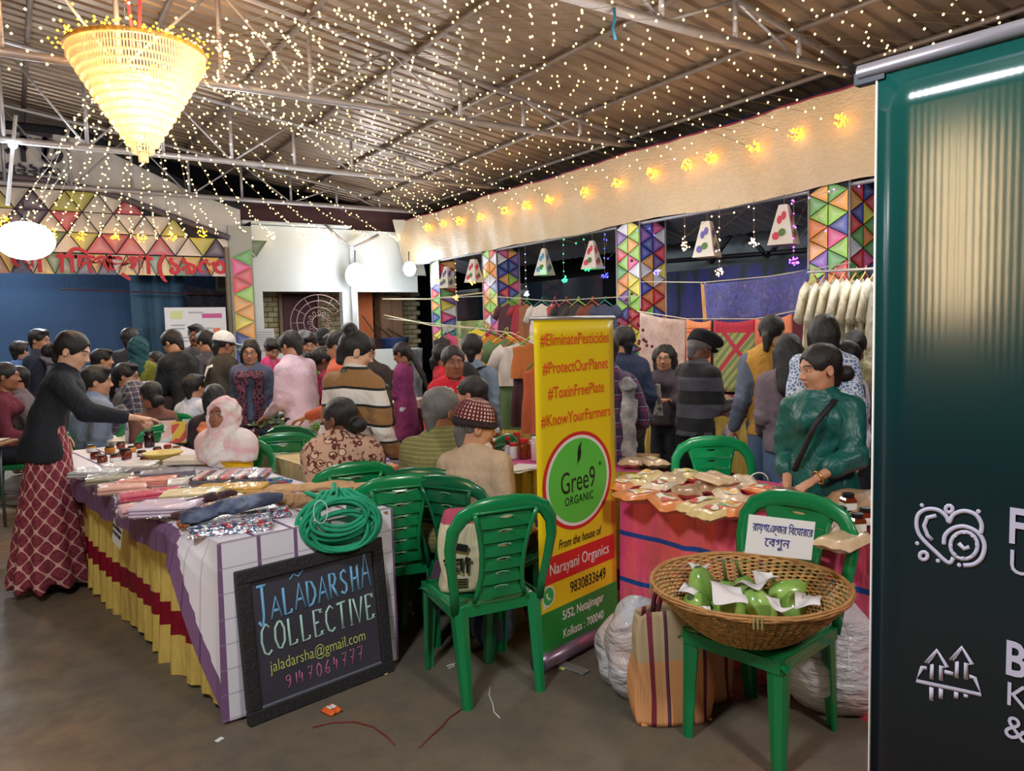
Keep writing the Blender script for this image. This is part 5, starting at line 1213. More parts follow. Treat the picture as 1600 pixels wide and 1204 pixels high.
# big dark banner, nearest to the camera on the right
pA = DD(1371, 112, 1.23); pB = DD(1600, 53, 1.07); kd = nrm(pB*[1, 1, 0]-pA*[1, 1, 0]); krz = math.atan2(kd[1], kd[0]); KZ = pA[2]; KW = .82
kr = empty('rollup_banner', (pA[0], pA[1], 0), krz, 'large dark green and black roll-up banner nearest the camera', 'banner')
t = NT('dark_banner_print'); z = t.xyz(t.co())[2]; t.lk(t.ramp(z, [(.80/2.2, sr((18, 19, 28))), (1.35/2.2, sr((20, 44, 50))), (1.9/2.2, sr((24, 84, 78)))]), t.b.inputs['Base Color'])
z2 = t.math('DIVIDE', z, 2.2); 
for l in list(t.t.links):
    if l.to_node.bl_idname == 'ShaderNodeValToRGB': t.t.links.remove(l)
for nd in t.t.nodes:
    if nd.bl_idname == 'ShaderNodeValToRGB': t.lk(z2, nd.inputs[0])
t.b.inputs['Roughness'].default_value = .16; t.bump(t.math('ADD', t.math('MULTIPLY', t.math('SINE', t.math('MULTIPLY', t.xyz(t.co())[0], 620.)), .03), t.noise(t.co(scale=(1.5, 1, .8)), 3, 3)), .12, .005); MKB = t.m
grid_mesh('printed_sheet', sheetf(KW, .10, KZ-.005, 0), 16, 30, MKB, kr, True, .001)
MB().tube([(-.03, 0, KZ+.006), (KW+.03, 0, KZ+.006)], .012, 10).build('top_rail', mat('rail_silver', (196, 192, 206), .3, .6), kr, True); MB().box((-.012, .006, KZ-.004), (.05, .02, .02)).build('rail_end', mat('endcap', (60, 72, 92), .4), kr)
MB().tube([(KW/2, .05, .08), (KW/2, .03, KZ)], .010, 6).build('support_pole', mat('aluminium', (180, 180, 184), .35, .7), kr, True)
MB().box((KW/2, 0, .05), (KW+.04, .12, .10), bev=.02).build('base_case', mat('rail_silver', (196, 192, 206), .3, .6), kr)
MB().tube([(0, -.001, .1), (0, -.001, KZ-.01)], .0022, 5).build('sheet_edge', BW_, kr, True)
from mathutils.geometry import intersect_line_plane
def onk(px, py):
    d = ray(px, py); n = np.array([kd[1], -kd[0], 0]); t_ = ((pA[:2]@n[:2]))/(d@n); q = np.array([0, 0, CAMH])+d*t_; return ((q-pA)[:2]@kd[:2], q[2])
MIC = mat('icon_lilac', (206, 202, 228), .5)
def crom(p, n=4):
    o = []; p = [np.array(q, float) for q in p]; m = len(p)
    for i in range(m-1):
        a, b, c, d = p[max(i-1, 0)], p[i], p[i+1], p[min(i+2, m-1)]
        for k in range(n): t = k/n; o.append(.5*(2*b+(c-a)*t+(2*a-5*b+4*c-d)*t*t+(3*b-a-3*c+d)*t**3))
    return o+[p[-1]]
def kline(pts, r=.0038, closed=False, name='icon_line'):
    P = []
    if len(pts) > 5 and not closed and pts[0][1] < 900: pts = crom(pts)
    for p in pts: x, z = onk(*p); P.append((x, -.002, z))
    MB().tube(P, r, 6, closed=closed, flat=.14, up=(0, 1, 0)).build(name, MIC, kr, True)
Z3 = lambda x, y: (1380+x*220/597, 760+y*444/1204)
kline([Z3(*p) for p in ((300, 300), (280, 322), (225, 275), (165, 215), (145, 170), (150, 120), (185, 95), (235, 98), (270, 125), (282, 150), (300, 118), (345, 102), (395, 118), (420, 160), (415, 200))])
kline([Z3(*p) for p in ((228, 122), (190, 130), (176, 165), (190, 205), (212, 226))]); kline([Z3(260+0, 245), Z3(265, 205), Z3(300, 175), Z3(350, 168), Z3(405, 195), Z3(432, 245), Z3(420, 300), Z3(385, 328), Z3(342, 332)])
kline([Z3(345+58*math.cos(a), 248+58*math.sin(a)) for a in np.linspace(0, 2*PI, 19)[:-1]], .0034, True); kline([Z3(322, 238), Z3(345, 262), Z3(368, 254)])
for k in range(8): a = PI/4*k; kline([Z3(345+48*math.cos(a), 248+48*math.sin(a)), Z3(345+56*math.cos(a), 248+56*math.sin(a))], .004)
for x, y, r in ((282, 94, 15), (174, 292, 17)): kline([Z3(x+r*math.cos(a), y+r*math.sin(a)) for a in np.linspace(0, 2*PI, 11)[:-1]], .0036, True)
for x, y in ((166, 78), (406, 104), (146, 239), (234, 313), (324, 331)): q = onk(*Z3(x, y)); MB().ball((q[0], -.0015, q[1]), (.0035, .001, .0035), 8, 5).build('icon_dot', MIC, kr)
for dx, dy in ((0, 0), (106, -12)):
    kline([Z3(208+dx, 815+dy*.5), Z3(208+dx, 750+dy), Z3(184+dx, 746+dy), Z3(230+dx, 692+dy), Z3(275+dx, 762+dy), Z3(248+dx, 760+dy), Z3(248+dx, 820+dy*.4)])
kline([Z3(188, 768), Z3(168, 764), Z3(142, 820), Z3(418, 880), Z3(390, 808), Z3(368, 802)]); kline([Z3(262, 782), Z3(300, 792)])
for x, y0_, y1_ in ((207, 848, 905), (247, 854, 897), (312, 868, 896), (353, 878, 892)): kline([Z3(x, y0_), Z3(x, y1_)])
for s_, px, py, sz, bo in (('FOR', 1575, 838, .075, .003), ('Us', 1576, 893, .052, 0), ('BRING', 1570, 1043, .074, .003), ('Kolkata', 1571, 1098, .052, .0), ('& Bengal', 1569, 1148, .052, .0)):
    q = onk(px, py-16); text('lettering', s_, sz*1.0, MIC, kr, (q[0], -.003, q[1]), (PI/2, 0, 0), align='LEFT', bold=bo*.5, sx=.72 if bo else .95, ext=.0004)
# ------------------------------------------------------------ more tables
def m_plastic():
    t = NT('clear_plastic'); tr = t.n('ShaderNodeBsdfTransparent'); gl = t.n('ShaderNodeBsdfGlossy'); gl.inputs['Roughness'].default_value = .12; mx = t.n('ShaderNodeMixShader'); mx.inputs[0].default_value = .16
    bp = t.n('ShaderNodeBump'); t.lk(t.noise(t.co(), 22, 3), bp.inputs['Height']); bp.inputs['Strength'].default_value = .8; bp.inputs['Distance'].default_value = .02; t.lk(bp.outputs[0], gl.inputs['Normal'])
    t.lk(tr.outputs[0], mx.inputs[1]); t.lk(gl.outputs[0], mx.inputs[2]); t.lk(mx.outputs[0], t.t.nodes['Material Output'].inputs[0]); return t.m
MPL = m_plastic()
F0, F1 = np.array([2.60, 2.93]), np.array([2.87, .80]); fn_ = np.array([.74, .10])
table('long table under the pink satin cloth with food packets', F0, F1, fn_, .722)
MTP = m_cloth('packet_table_cloth', mottle(5, [(206, 120, 90), (226, 170, 130)]), .7)
t_ = MB(); V = [(*F0, .728), (*F1, .728), (*(F1+fn_), .728), (*(F0+fn_), .728)]
tag(mesh_from('tablecloth', V, [(0, 3, 2, 1)], MPINK), 'pink satin cloth lying flat under the food packets', 'tablecloth')
skirt('pink and coral satin skirt with two blue ribbons on the packet table', [F0+np.array([-.004, .0]), F1], .0, .732, [MPINK, MBLR, MCOR], lambda v: 1 if (.27 < v < .305 or .60 < v < .635) else 0, .042, .26, 4, .015, 30, .0)
# magenta table behind the yellow banner, with jars
Q0, Q1, qv = G(780, 728, .76)[:2], G(1003, 737, .76)[:2], np.array([.30, .62]); Q1 = Q0+nrm(Q1-Q0)*np.linalg.norm(Q1-Q0)
table('table under magenta cloth with honey jars behind the yellow banner', Q0, Q1, qv)
MMG = mat('magenta_cloth', (206, 44, 138), .6, sheen=.2)
tag(mesh_from('tablecloth', [(*Q0, .758), (*Q1, .758), (*(Q1+qv), .758), (*(Q0+qv), .758)], [(0, 1, 2, 3)], MMG), 'magenta cloth under the honey jars', 'tablecloth')
skirt('gold satin skirt of the honey jar table', [Q0, Q1], .0, .757, [MGOLD, MMAR], gm(.72, .9), .018, .075, 7, .03, 12)
# row along the right wall
R0, R1 = DD(752, 612, 7.9)[:2], DD(1180, 655, 6.3)[:2]; R0 = np.array([5.0, 8.6]); R1 = np.array([5.35, 4.0]); rv = np.array([.75, .05])
table('long stall table with bags and jewellery along the right side', R0, R1, rv)
tag(mesh_from('tablecloth', [(*R0, .758), (*R1, .758), (*(R1+rv), .758), (*(R0+rv), .758)], [(0, 1, 2, 3)], mat('deep_pink_cloth', (160, 40, 92), .7)), 'deep pink cloth on the right side stall table', 'tablecloth')
skirt('gold pleated skirt with maroon band along the right side stall', [R0, R1], .0, .757, [MGOLD, MMAR], gm(.70, .88), .022, .10, 9, .03, 12)
p = DD(846, 632, 6.6); paper_sign('small white paper sign pinned to the gold skirt beside yellow banner', (p[0]-.06, p[1], .69), math.radians(-80), .17, .10, ['HASTRA'], .035)
# far tables (middle of the hall)
def simple_stall(label, P0, P1, wv, ctop, mats, seed, clabel, slabel, band=(.68, .86)):
    P0, P1, wv = [np.array(q, float) for q in (P0, P1, wv)]; table(label, P0, P1, wv)
    tag(mesh_from('tablecloth', [(*P0, .758), (*P1, .758), (*(P1+wv), .758), (*(P0+wv), .758)], [(0, 1, 2, 3)], ctop), clabel, 'tablecloth')
    skirt(slabel, [P0, P1], .0, .757, mats, gm(*band), .02, .09, seed, .03, 10)
VV0, VV1 = G(345, 688, .76)[:2], G(545, 748, .76)[:2]; vd = nrm(VV1-VV0); vv = np.array([-vd[1], vd[0]])*.85
VV1 = VV0+(VV1-VV0)*.93
MBE = mat('beige_tablecloth', (206, 184, 140), .8, noise=(12, .12))
simple_stall('vegetable stall table in the middle of the hall', VV0, VV1, vv, MBE, [MBE, MBE], 12, 'patterned beige cloth under the leafy vegetables', 'beige cloth skirt hanging from the vegetable stall', (2, 3))
T5 = G(606, 755, .76)[:2]; T5b = G(668, 765, .76)[:2]
simple_stall('small table of folded garments behind the seated couple', T5, T5+np.array([.62, -.02]), np.array([.05, .85]), MMG, [MGOLD, MMAR], 13, 'magenta cloth under the folded garments', 'gold skirt below the folded garments')
simple_stall('far stall table beside the purple tunic woman', DD(500, 640, 9.0)[:2], DD(640, 640, 8.8)[:2], (.2, .75), mat('cream_cloth', (206, 196, 170), .8), [MGOLD, MMAR], 14, 'cream cloth on the far stall', 'gold skirt with maroon band on the far stall')
simple_stall('brown draped stall table behind the red tunic woman', DD(642, 640, 8.2)[:2], DD(712, 640, 7.9)[:2], (.3, .8), mat('maroon_cloth', (104, 34, 40), .8), [mat('brown_drape', (92, 44, 34), .7)]*2, 15, 'maroon cloth on the stall behind the red tunic woman', 'dark brown drape of the stall behind the red tunic woman')
simple_stall('left back stall table beyond the dark jacket woman', DD(0, 640, 5.9)[:2]+np.array([-.9, .2]), DD(0, 640, 5.9)[:2]+np.array([-.25, -.1]), (.3, .8), mat('white_cover', (214, 212, 206), .7), [mat('white_cover', (214, 212, 206), .7)]*2, 16, 'white cover on the left back stall', 'white skirt on the left back stall')
simple_stall('back row stall table near the stage', DD(150, 640, 9.2)[:2], DD(400, 640, 8.4)[:2], (.3, .8), mat('grey_cloth', (150, 150, 150), .8), [MGOLD, MMAR], 17, 'grey cloth on the back row stall', 'gold skirt on the back row stall')
simple_stall('second long table behind the jars with seated sellers', DD(120, 690, 6.1)[:2], DD(300, 690, 5.9)[:2]+np.array([0, .35]), (.15, .5), mat('white_cover', (214, 212, 206), .7), [mat('white_cover', (214, 212, 206), .7)]*2, 18, 'white cover on the second long table', 'white skirt of the second long table')
# ------------------------------------------------------------ goods builders
def packet(label, x, y, z, w_, l, h, rz, m, lm=None, roll=0., lab=None, name='food_packet', cat='packet', group=None):
    root = empty(name, (x, y, z), label=label, cat=cat, group=group, rot=Euler((roll, 0, rz))); rnd = random.Random(int(x*1000+y*777)); s1, s2 = rnd.random()*6, rnd.random()*6
    def f(sg): return lambda u, v: ((u-.5)*w_, (v-.5)*l, h*.42+sg*h*.5*(max(0, (1-(2*u-1)**4)*(1-(2*v-1)**6))**.6)*(1+.14*math.sin(u*9+s1)*math.sin(v*8+s2))+.003*math.sin(u*14+s2))
    V = []; F = []; nu, nv = 9, 9
    for sg in (1, -1):
        b = len(V); g = f(sg); V += [g(i/nu, j/nv) for j in range(nv+1) for i in range(nu+1)]
        q = [(b+j*(nu+1)+i, b+j*(nu+1)+i+1, b+(j+1)*(nu+1)+i+1, b+(j+1)*(nu+1)+i) for j in range(nv) for i in range(nu)]; F += q if sg > 0 else [k[::-1] for k in q]
    o = mesh_from('bag', V, F, m, root)
    if lm:
        lw, ll = w_*.5, l*.42; g = f(1)
        V = [tuple(np.array(g(.5+(i/4-.5)*lw/w_, .5+(j/4-.5)*ll/l))+[0, 0, .0035]) for j in range(5) for i in range(5)]
        mesh_from('printed_label', V, [(j*5+i, j*5+i+1, (j+1)*5+i+1, (j+1)*5+i) for j in range(4) for i in range(4)], lm, root)
    return root
def labelmat(name, cols):
    return m_cloth(name, spots(26, cols), .35, None)
LM = [labelmat('label_green_white', [(60, 150, 60), (225, 230, 220), (200, 60, 40), (235, 235, 230)]), labelmat('label_orange', [(226, 130, 50), (236, 190, 80), (230, 230, 220), (90, 160, 70)]), labelmat('label_yellow', [(236, 214, 60), (220, 220, 200), (90, 140, 60)])]
def kraft(name, c): return mat(name, c, .35, coat=.35, noise=(30, .12), bump=(26, .35))
PKM = [kraft('flour_packet', (206, 178, 144)), kraft('brown_packet', (164, 128, 96)), kraft('pale_packet', (222, 204, 180)), kraft('orange_packet', (226, 140, 84)), kraft('yellowish_packet', (220, 198, 140)), kraft('dark_packet', (124, 92, 74))]
pk = [(968, 758, 3, 1, 'orange spice packet at left end of the pink table'), (990, 752, 4, 2, 'yellow packet behind the orange spice packet'), (1000, 775, 3, 1, 'orange packet on the front edge near the banner'), (1012, 745, 4, 1, 'yellow green packet at the back left of pink table'), (1030, 760, 2, 0, 'pale packet between the orange spice packets'), (1042, 785, 3, 0, 'orange packet with green label on the front edge'),
      (1050, 748, 0, None, 'beige flour packet in the back row, left'), (1072, 768, 1, None, 'brown grain packet, lower of the middle pile'), (1095, 790, 4, 0, 'packet with vivid green label at the front edge'), (1118, 800, 4, 0, 'packet with green and orange label leaning at the front'), (1070, 742, 4, 2, 'flat yellowish packet behind the flour pile'), (1120, 748, 0, None, 'large beige flour packet on top of the middle pile'),
      (1110, 762, 1, None, 'long brown packet under the large flour packet'), (1140, 775, 2, 1, 'white and orange packet in the middle'), (1165, 755, 2, None, 'clear packet with paper at the back'), (1170, 785, 0, None, 'beige packet beside the chair back, left'), (1145, 797, 3, 1, 'orange print packet near the chair back'), (1200, 768, 3, 0, 'orange and white packet near the back middle'),
      (1210, 787, 2, None, 'pale flour packet, upper right of the chair back'), (1235, 775, 5, None, 'dark brown seed packet on the right pile'), (1258, 762, 1, None, 'brown pulse packet behind the seed packet'), (1270, 750, 2, None, 'clear bag of pale grain by the teal tunic woman'), (1250, 790, 2, None, 'pale packet behind the yellow packet'), (1262, 802, 4, 2, 'yellow packet below the amber jars'),
      (1290, 770, 0, None, 'flour packet left of the standing amber jar'), (1300, 823, 2, None, 'pale packet below the jars at the table front'), (1317, 845, 0, None, 'pink beige packet at the front right'), (1352, 805, 1, None, 'large grain sack propped at right end of the pink table'), (985, 722, 0, None, 'flour packet lying on the magenta cloth'), (1020, 722, 0, 2, 'flour packet with yellow label on the magenta cloth')]
for i, (px, py, m, l, lab) in enumerate(pk):
    zz = (.765 if 'magenta' in lab else .735)+(.05 if 'top of' in lab or 'upper' in lab or 'right pile' in lab else 0); q = G(px, py, zz+.02); rnd = random.Random(i)
    big = 'sack' in lab; w_, l_ = (.26, .34) if big else (rnd.uniform(.13, .17), rnd.uniform(.20, .26))
    if 'magenta' in lab: w_, l_ = .14, .22
    packet(lab, q[0], q[1], zz, w_, l_, .05 if not big else .12, math.radians(-50+rnd.uniform(-55, 45)), PKM[m], LM[l] if l is not None else None, rnd.uniform(-.06, .10))
q = G(1185, 752, .8); tag(MB().tube([(q[0]+.05*math.cos(a), q[1]-.02*math.cos(a), .80+.045*math.sin(a)) for a in np.linspace(0, PI, 12)], .003, 5).build('carry_loop', mat('white_wire', (225, 225, 225), .4), None, True), 'white wire loop handle standing among the packets', 'wire')
def jar(label, p, r, h, mc, ml, labm=None, name='jar', square=False, lid=None, group=None):
    root = empty(name, p, label=label, cat='jar', group=group); n = 4 if square else 18; k = 1.25 if square else 1; R = Matrix.Rotation(PI/4-.5, 3, 'Z') if square else None
    MB().lathe([(r*.92*k, 0), (r*k, .006), (r*k, h*.72), (r*.80*k, h*.82)], n, M=R).build('glass_body', mc, root, not square)
    MB().lathe([(r*.84, h*.82), (r*.86, h*.83), (r*.86, h*.98), (r*.80, h)], 18).build('lid', ml, root, False)
    if labm:
        MB().lathe([(r*1.015*k, h*.15), (r*1.015*k, h*.60)], n, M=R, cap=False).build('paper_label', labm, root, not square)
    return root
MHON = mat('honey_glass', (120, 44, 14), .12, coat=.5); MDKJ = mat('dark_pickle_glass', (44, 16, 14), .12, coat=.5); MYEL = mat('golden_glass', (196, 130, 40), .12, coat=.5); MCLR = mat('pale_content', (206, 190, 160), .2, coat=.4)
MLB = mat('black_lid', (22, 20, 22), .35); MLR = mat('red_lid', (196, 30, 36), .35); MLW = mat('white_lid', (222, 222, 222), .4); MLPI = mat('pinkish_tub', (222, 196, 196), .3)
def m_jl():
    t = NT('green_white_label'); z = t.xyz(t.co())[2]; t.lk(t.ramp(t.math('DIVIDE', z, .09), [(0, sr((28, 26, 26))), (.30, sr((225, 225, 220))), (.62, sr((120, 200, 60)))], 'CONSTANT'), t.b.inputs['Base Color']); return t.m
MJL = m_jl()
for px, py, z, lab in ((1325, 805, .785, 'square amber honey jar with green label, standing highest'), (1313, 826, .735, 'square amber jar left of two below the highest jar'), (1339, 838, .735, 'square amber jar at right below the highest jar'), (1352, 828, .735, 'amber jar half hidden behind the black banner edge')):
    q = G(px, py, z); jar(lab, (q[0], q[1], z), .028, .095, mat('amber_jar', (110, 40, 16), .15, coat=.5), MLB, MJL, square=True)
for px, py, r, h, c, l, lb, lab in ((766, 722, .030, .21, MHON, MLR, None, 'tall red capped bottle of honey beside the bearded man'), (768, 733, .032, .10, MDKJ, MLR, None, 'short dark jar with red lid right beside the beard'), (790, 712, .038, .13, MDKJ, MLR, MWS, 'dark jar with red lid and white label'), (802, 716, .030, .10, MLW, MLR, None, 'white tub with red lid between the dark jars'), (808, 700, .030, .11, MHON, MLR, None, 'jar with red lid at the back of the jar group'), (819, 716, .038, .13, MHON, MLR, None, 'brown honey jar with red lid, rightmost of the reds'), (831, 714, .028, .11, MYEL, MLW, None, 'small golden jar next to the pale tub'), (841, 719, .045, .15, MLPI, MLW, None, 'pale translucent tub beside the yellow banner'), (775, 705, .034, .16, MHON, MLW, MWS, 'honey bottle with white label behind the red lidded jars')):
    q = G(px, py, .76); jar(lab, (q[0], q[1], .76), r, h, c, l, lb)
q = G(812, 731, .77); root = empty('papers', (q[0], q[1], .762), .3, 'loose white papers on the magenta cloth', 'papers')
for k, (x, y, a) in enumerate(((0, 0, 0), (.05, .02, .2), (-.04, .03, -.25))): MB().box((x, y, .003*k), (.21, .15, .002), M=Matrix.Rotation(a, 3, 'Z')).build('paper', MWS, root)
# ---- jars, bowl, booklets on the white-clothed table
jl = [(143, 706, .03, .055, 0), (150, 716, .035, .05, 1), (160, 722, .033, .05, 2), (172, 708, .035, .055, 3), (181, 722, .035, .06, 4), (196, 716, .042, .07, 5), (206, 706, .030, .045, 6), (216, 700, .03, .045, 7), (222, 712, .032, .04, 8), (237, 716, .03, .03, 9), (246, 705, .03, .035, 10), (262, 700, .028, .03, 11), (276, 703, .03, .03, 12), (189, 700, .03, .05, 13), (226, 720, .028, .035, 14)]
jn = ['far left', 'second from the left, front', 'third from the left, front', 'at the back of the left cluster', 'in the front middle', 'widest, with brown contents', 'behind the widest one', 'left of the tall dark jar', 'right of the tall dark jar', 'just left of the straw bowl', 'behind the straw bowl', 'red lidded, back right', 'last on the right by the booklets', 'at the back centre', 'front right near the plastic packs']
for (px, py, r, h, k) in jl:
    q = G(px, py, .762); jar('small dark lidded preserve jar on white cloth, '+jn[k], (q[0], q[1], .762), r, h, MHON if k % 3 else MYEL, MLR if k == 11 else MLB, MWS if k % 4 == 0 else None)
q = G(234, 698, .762); jar('tall dark brown jar with black lid before the booklets', (q[0], q[1], .762), .038, .125, MDKJ, MLB)
q = G(255, 722, .762); root = empty('bowl', (q[0], q[1], .762), label='shallow pale yellow woven straw bowl between jars and textile packs', cat='bowl')
MB().lathe([(.055, 0), (.075, .02), (.11, .055), (.125, .07), (.118, .07), (.10, .052), (.05, .008)], 28).build('bowl_wall', mat('straw_yellow', (226, 206, 130), .7, bump=(60, .5)), root, True)
for k in range(4): MB().tube([((.066+.019*k)*math.cos(a), (.066+.019*k)*math.sin(a), .012+.017*k) for a in np.linspace(0, 2*PI, 33)[:-1]], .004, 5, closed=True).build('woven_ring', mat('straw_dark', (190, 160, 80), .8), root, True)
def stand_card(label, px, py, w_, h_, m, rz=-.1, tilt=-.12, cat='booklet', z=.762):
    q = G(px, py, z); root = empty('booklet', (q[0], q[1], z), label=label, cat=cat, rot=Euler((tilt, 0, rz)))
    MB().box((0, 0, h_/2), (w_, .008, h_)).build('cover', m, root); return root
PZ = -.5
stand_card('purple and white boxed booklet standing behind the jars', 212, 688, .16, .15, m_cloth('purple_booklet', spots(18, [(150, 130, 190), (225, 222, 230), (180, 160, 210)]), .5, None), PZ)
stand_card('grey keypad calculator leaning beside the purple booklet', 229, 690, .07, .16, mat('grey_keypad', (110, 110, 118), .5, noise=(80, .3)), PZ, -.35, 'calculator')
stand_card('tall colourful leaflet standing left under the outstretched hand', 262, 690, .13, .17, m_cloth('leaflet_a', spots(14, [(230, 226, 220), (236, 200, 190), (222, 226, 226), (240, 236, 200)]), .5, None), PZ)
stand_card('leaflet with yellow and red blocks, standing second', 280, 692, .11, .17, m_cloth('leaflet_b', spots(12, [(232, 228, 220), (236, 200, 80), (220, 90, 80), (230, 230, 230)]), .5, None), PZ)
stand_card('whitish leaflet standing third beside the headscarf woman', 297, 690, .11, .18, m_cloth('leaflet_c', spots(12, [(232, 230, 226), (200, 216, 210), (232, 220, 226)]), .5, None), PZ)
q = G(262, 680, .80); tag(MB().box((0, 0, 0), (.14, .02, .008)).build('notebook', mat('dark_cover', (40, 40, 48), .5)), 'flat dark notebook edge lying atop the leaflets', 'notebook').location = (q[0], q[1]+.05, .93)
# textile packs
def tpack(label, px, py, w_, l, h, rz, m, z=.762, sleeve=True, name='textile_pack', cat='textile pack'):
    q = G(px, py, z); root = empty(name, (q[0], q[1], z), rz, label, cat); n = max(2, int(h/.012)); rnd = random.Random(px*7+py)
    for k in range(n):
        hh = h/n; o = MB().box((rnd.uniform(-.004, .004), rnd.uniform(-.004, .004), hh*(k+.5)), (w_-.006*(k % 2), l-.006*(k % 2), hh*.96), bev=hh*.45).build('folded_layer', m if not isinstance(m, list) else m[k % len(m)], root, False)
    if sleeve:
        s1 = rnd.random()*6; V = []; F = []; nu, nv = 12, 12
        g = lambda u, v: ((u-.5)*(w_+.05), (v-.5)*(l+.06), h*(max(0, (1-(2*u-1)**6)*(1-(2*v-1)**8))**.4)+.006+.006*math.sin(u*17+s1+4*v)*math.sin(v*19+s1))
        V = [g(i/nu, j/nv) for j in range(nv+1) for i in range(nu+1)]; F = [(j*(nu+1)+i, j*(nu+1)+i+1, (j+1)*(nu+1)+i+1, (j+1)*(nu+1)+i) for j in range(nv) for i in range(nu)]
        mesh_from('plastic_sleeve', V, F, MPL, root)
    return root
def cm(n, c): return mat('fabric_'+n, c, .8, noise=(14, .07), bump=(90, .15))
CK = m_cloth('checked_fabric', bands(0, .22, [(0, (200, 150, 160)), (.12, (60, 60, 90)), (.2, (220, 200, 205)), (.35, (190, 60, 80)), (.42, (50, 50, 70)), (.55, (225, 215, 220)), (.75, (120, 130, 160)), (.85, (220, 130, 140))]), .8)
GY = m_cloth('grey_stripe_fabric', bands(1, .03, [(0, (96, 98, 116)), (.5, (130, 132, 150))]), .8)
tp = [('clear pack of white and silver fabric at the far left table corner', 150, 742, .26, .20, .035, -.3, cm('silver', (204, 204, 208))), ('pack of olive grey fabric beneath silver one', 172, 752, .24, .18, .03, .1, cm('oliveg', (150, 146, 126))), ('pack of white folded cloth behind the pink ones', 205, 733, .28, .20, .04, -.2, cm('white', (226, 224, 222))), ('pack of pale cloth right of the straw bowl', 300, 722, .30, .20, .035, -.3, cm('ivory', (222, 212, 196))),
      ('pack of pale pink and peach fabric in the left row', 192, 766, .24, .20, .035, .2, cm('peach', (222, 170, 156))), ('bright pink folded fabric pack in the left row', 236, 776, .30, .14, .03, .35, cm('rose', (214, 70, 110))), ('white and salmon pack between the pink packs', 232, 757, .30, .18, .04, -.1, cm('salmon', (226, 150, 136))), ('thin pack of grey striped cloth in the centre', 262, 745, .30, .14, .04, .1, GY), ('dark printed cloth pack near the straw bowl', 228, 744, .20, .12, .045, -.2, cm('darkprint', (84, 76, 84))),
      ('cream and lilac pack with orange gleam at the front', 262, 800, .28, .22, .045, -.2, cm('lilac', (206, 190, 214))), ('pinkish clear pack at the front left edge', 222, 800, .20, .18, .035, .3, cm('blush', (220, 176, 186))), ('cream and yellow pack behind maroon scarves', 300, 782, .28, .18, .05, -.1, cm('creamy', (226, 212, 170))), ('white lace cloth pack in centre', 305, 760, .28, .18, .045, .1, cm('lace', (228, 222, 216))), ('yellow silk pack under the checked pack', 362, 766, .36, .16, .03, -.25, cm('yellow', (226, 184, 92)))]
for i, a in enumerate(tp): tpack(a[0], a[1], a[2], a[3], a[4], a[5], a[6]+PZ+.2, a[7], .762+(.015 if i % 2 else 0))
tpack('big flat pack of checked fabric, red blue and white', 362, 748, .40, .24, .035, -.48, [GY, CK, CK], .80)
tpack('orange and cream printed pack with polka dots beside beige cloth', 345, 788, .24, .14, .025, -.2, m_cloth('dotted_fabric', vor(40, (232, 130, 60), (240, 220, 190), None, .1), .8), .765)
def roll(label, pts, r, m, name='scarf', cat='scarf', amp=.004, flat=.7, h=.007, fr=60):
    P = [np.array(p) for p in pts]; lo = np.min(P, 0)-r-.05; hi = np.max(P, 0)+r+.05; v = Vol(lo, hi, h)
    for a, b_ in zip(P[:-1], P[1:]): v.cap(a, b_, r, r*.95, .02, sq=flat, side=np.cross(b_-a, (0, 0, 1)))
    ax_ = nrm(P[-1]-P[0]); nx_ = nrm(np.cross(ax_, (0, 0, 1)))
    def crease(X, Y, Z):
        al = X*ax_[0]+Y*ax_[1]; c = X*nx_[0]+Y*nx_[1]; return amp*(.45*np.sin(150*c+110*Z+2.2*np.sin(26*al+r*90))+.35*np.sin(70*c-120*Z+38*al+1.5*np.sin(17*al))+.5*np.sin(23*al+60*c)*np.sin(40*c+r*70))
    if amp: v.disp(crease)
    V, F = v.mesh(); o0 = P[0].copy(); o = mesh_from(name, V-o0, F, m, None); o.location = o0; return tag(o, label, cat)
def g3(px, py, z): q = G(px, py, z); return (q[0], q[1], z)
roll('maroon knitted scarf rolled at the front edge of the white cloth', [g3(262, 800, .785), g3(290, 806, .79), (g3(305, 812, .78))], .030, m_cloth('maroon_knit', mottle(60, [(52, 18, 28), (86, 26, 40)]), .9, (140, .5)), amp=.008, h=.006)
roll('long dark plum shawl folded behind the denim blue roll', [g3(275, 792, .80), g3(330, 776, .81), g3(362, 770, .80)], .028, m_cloth('plum_knit', mottle(50, [(44, 22, 34), (66, 30, 44)]), .9, (140, .5)), amp=.007, h=.007)
roll('navy and denim blue cloth bundle atop the beaded packs', [g3(305, 806, .845), g3(360, 790, .865), g3(425, 778, .855)], .052, m_cloth('denim_roll', mottle(7, [(30, 38, 66), (52, 62, 92), (110, 122, 150)]), .85), 'cloth_bundle', 'cloth', amp=.010, flat=.55)
roll('red and gold tasselled cord bunch at the table edge', [g3(280, 818, .775), g3(300, 822, .775)], .018, m_cloth('red_gold_cord', mottle(80, [(130, 24, 30), (196, 120, 50)]), .7, (200, .6)), 'tassel', 'tassel', amp=.010, h=.006, fr=120)
BD = m_cloth('bead_fabric', spots(75, [(190, 50, 70), (226, 226, 232), (60, 70, 110), (110, 160, 190), (150, 150, 170), (60, 90, 140), (226, 226, 232)]), .4, (90, .7))
tpack('clear pack of multicoloured braided beads at the near corner', 362, 828, .33, .15, .05, -.28, BD, .762); tpack('second braided bead pack underneath denim bundle', 405, 806, .26, .15, .045, -.22, BD, .765)
roll('heap of tan brown crumpled cloth behind green necklaces', [g3(395, 778, .80), g3(450, 782, .815), g3(505, 780, .81)], .050, m_cloth('tan_cloth', mottle(6, [(150, 112, 76), (190, 150, 108)]), .85), 'cloth_bundle', 'cloth', amp=.014, flat=.6)
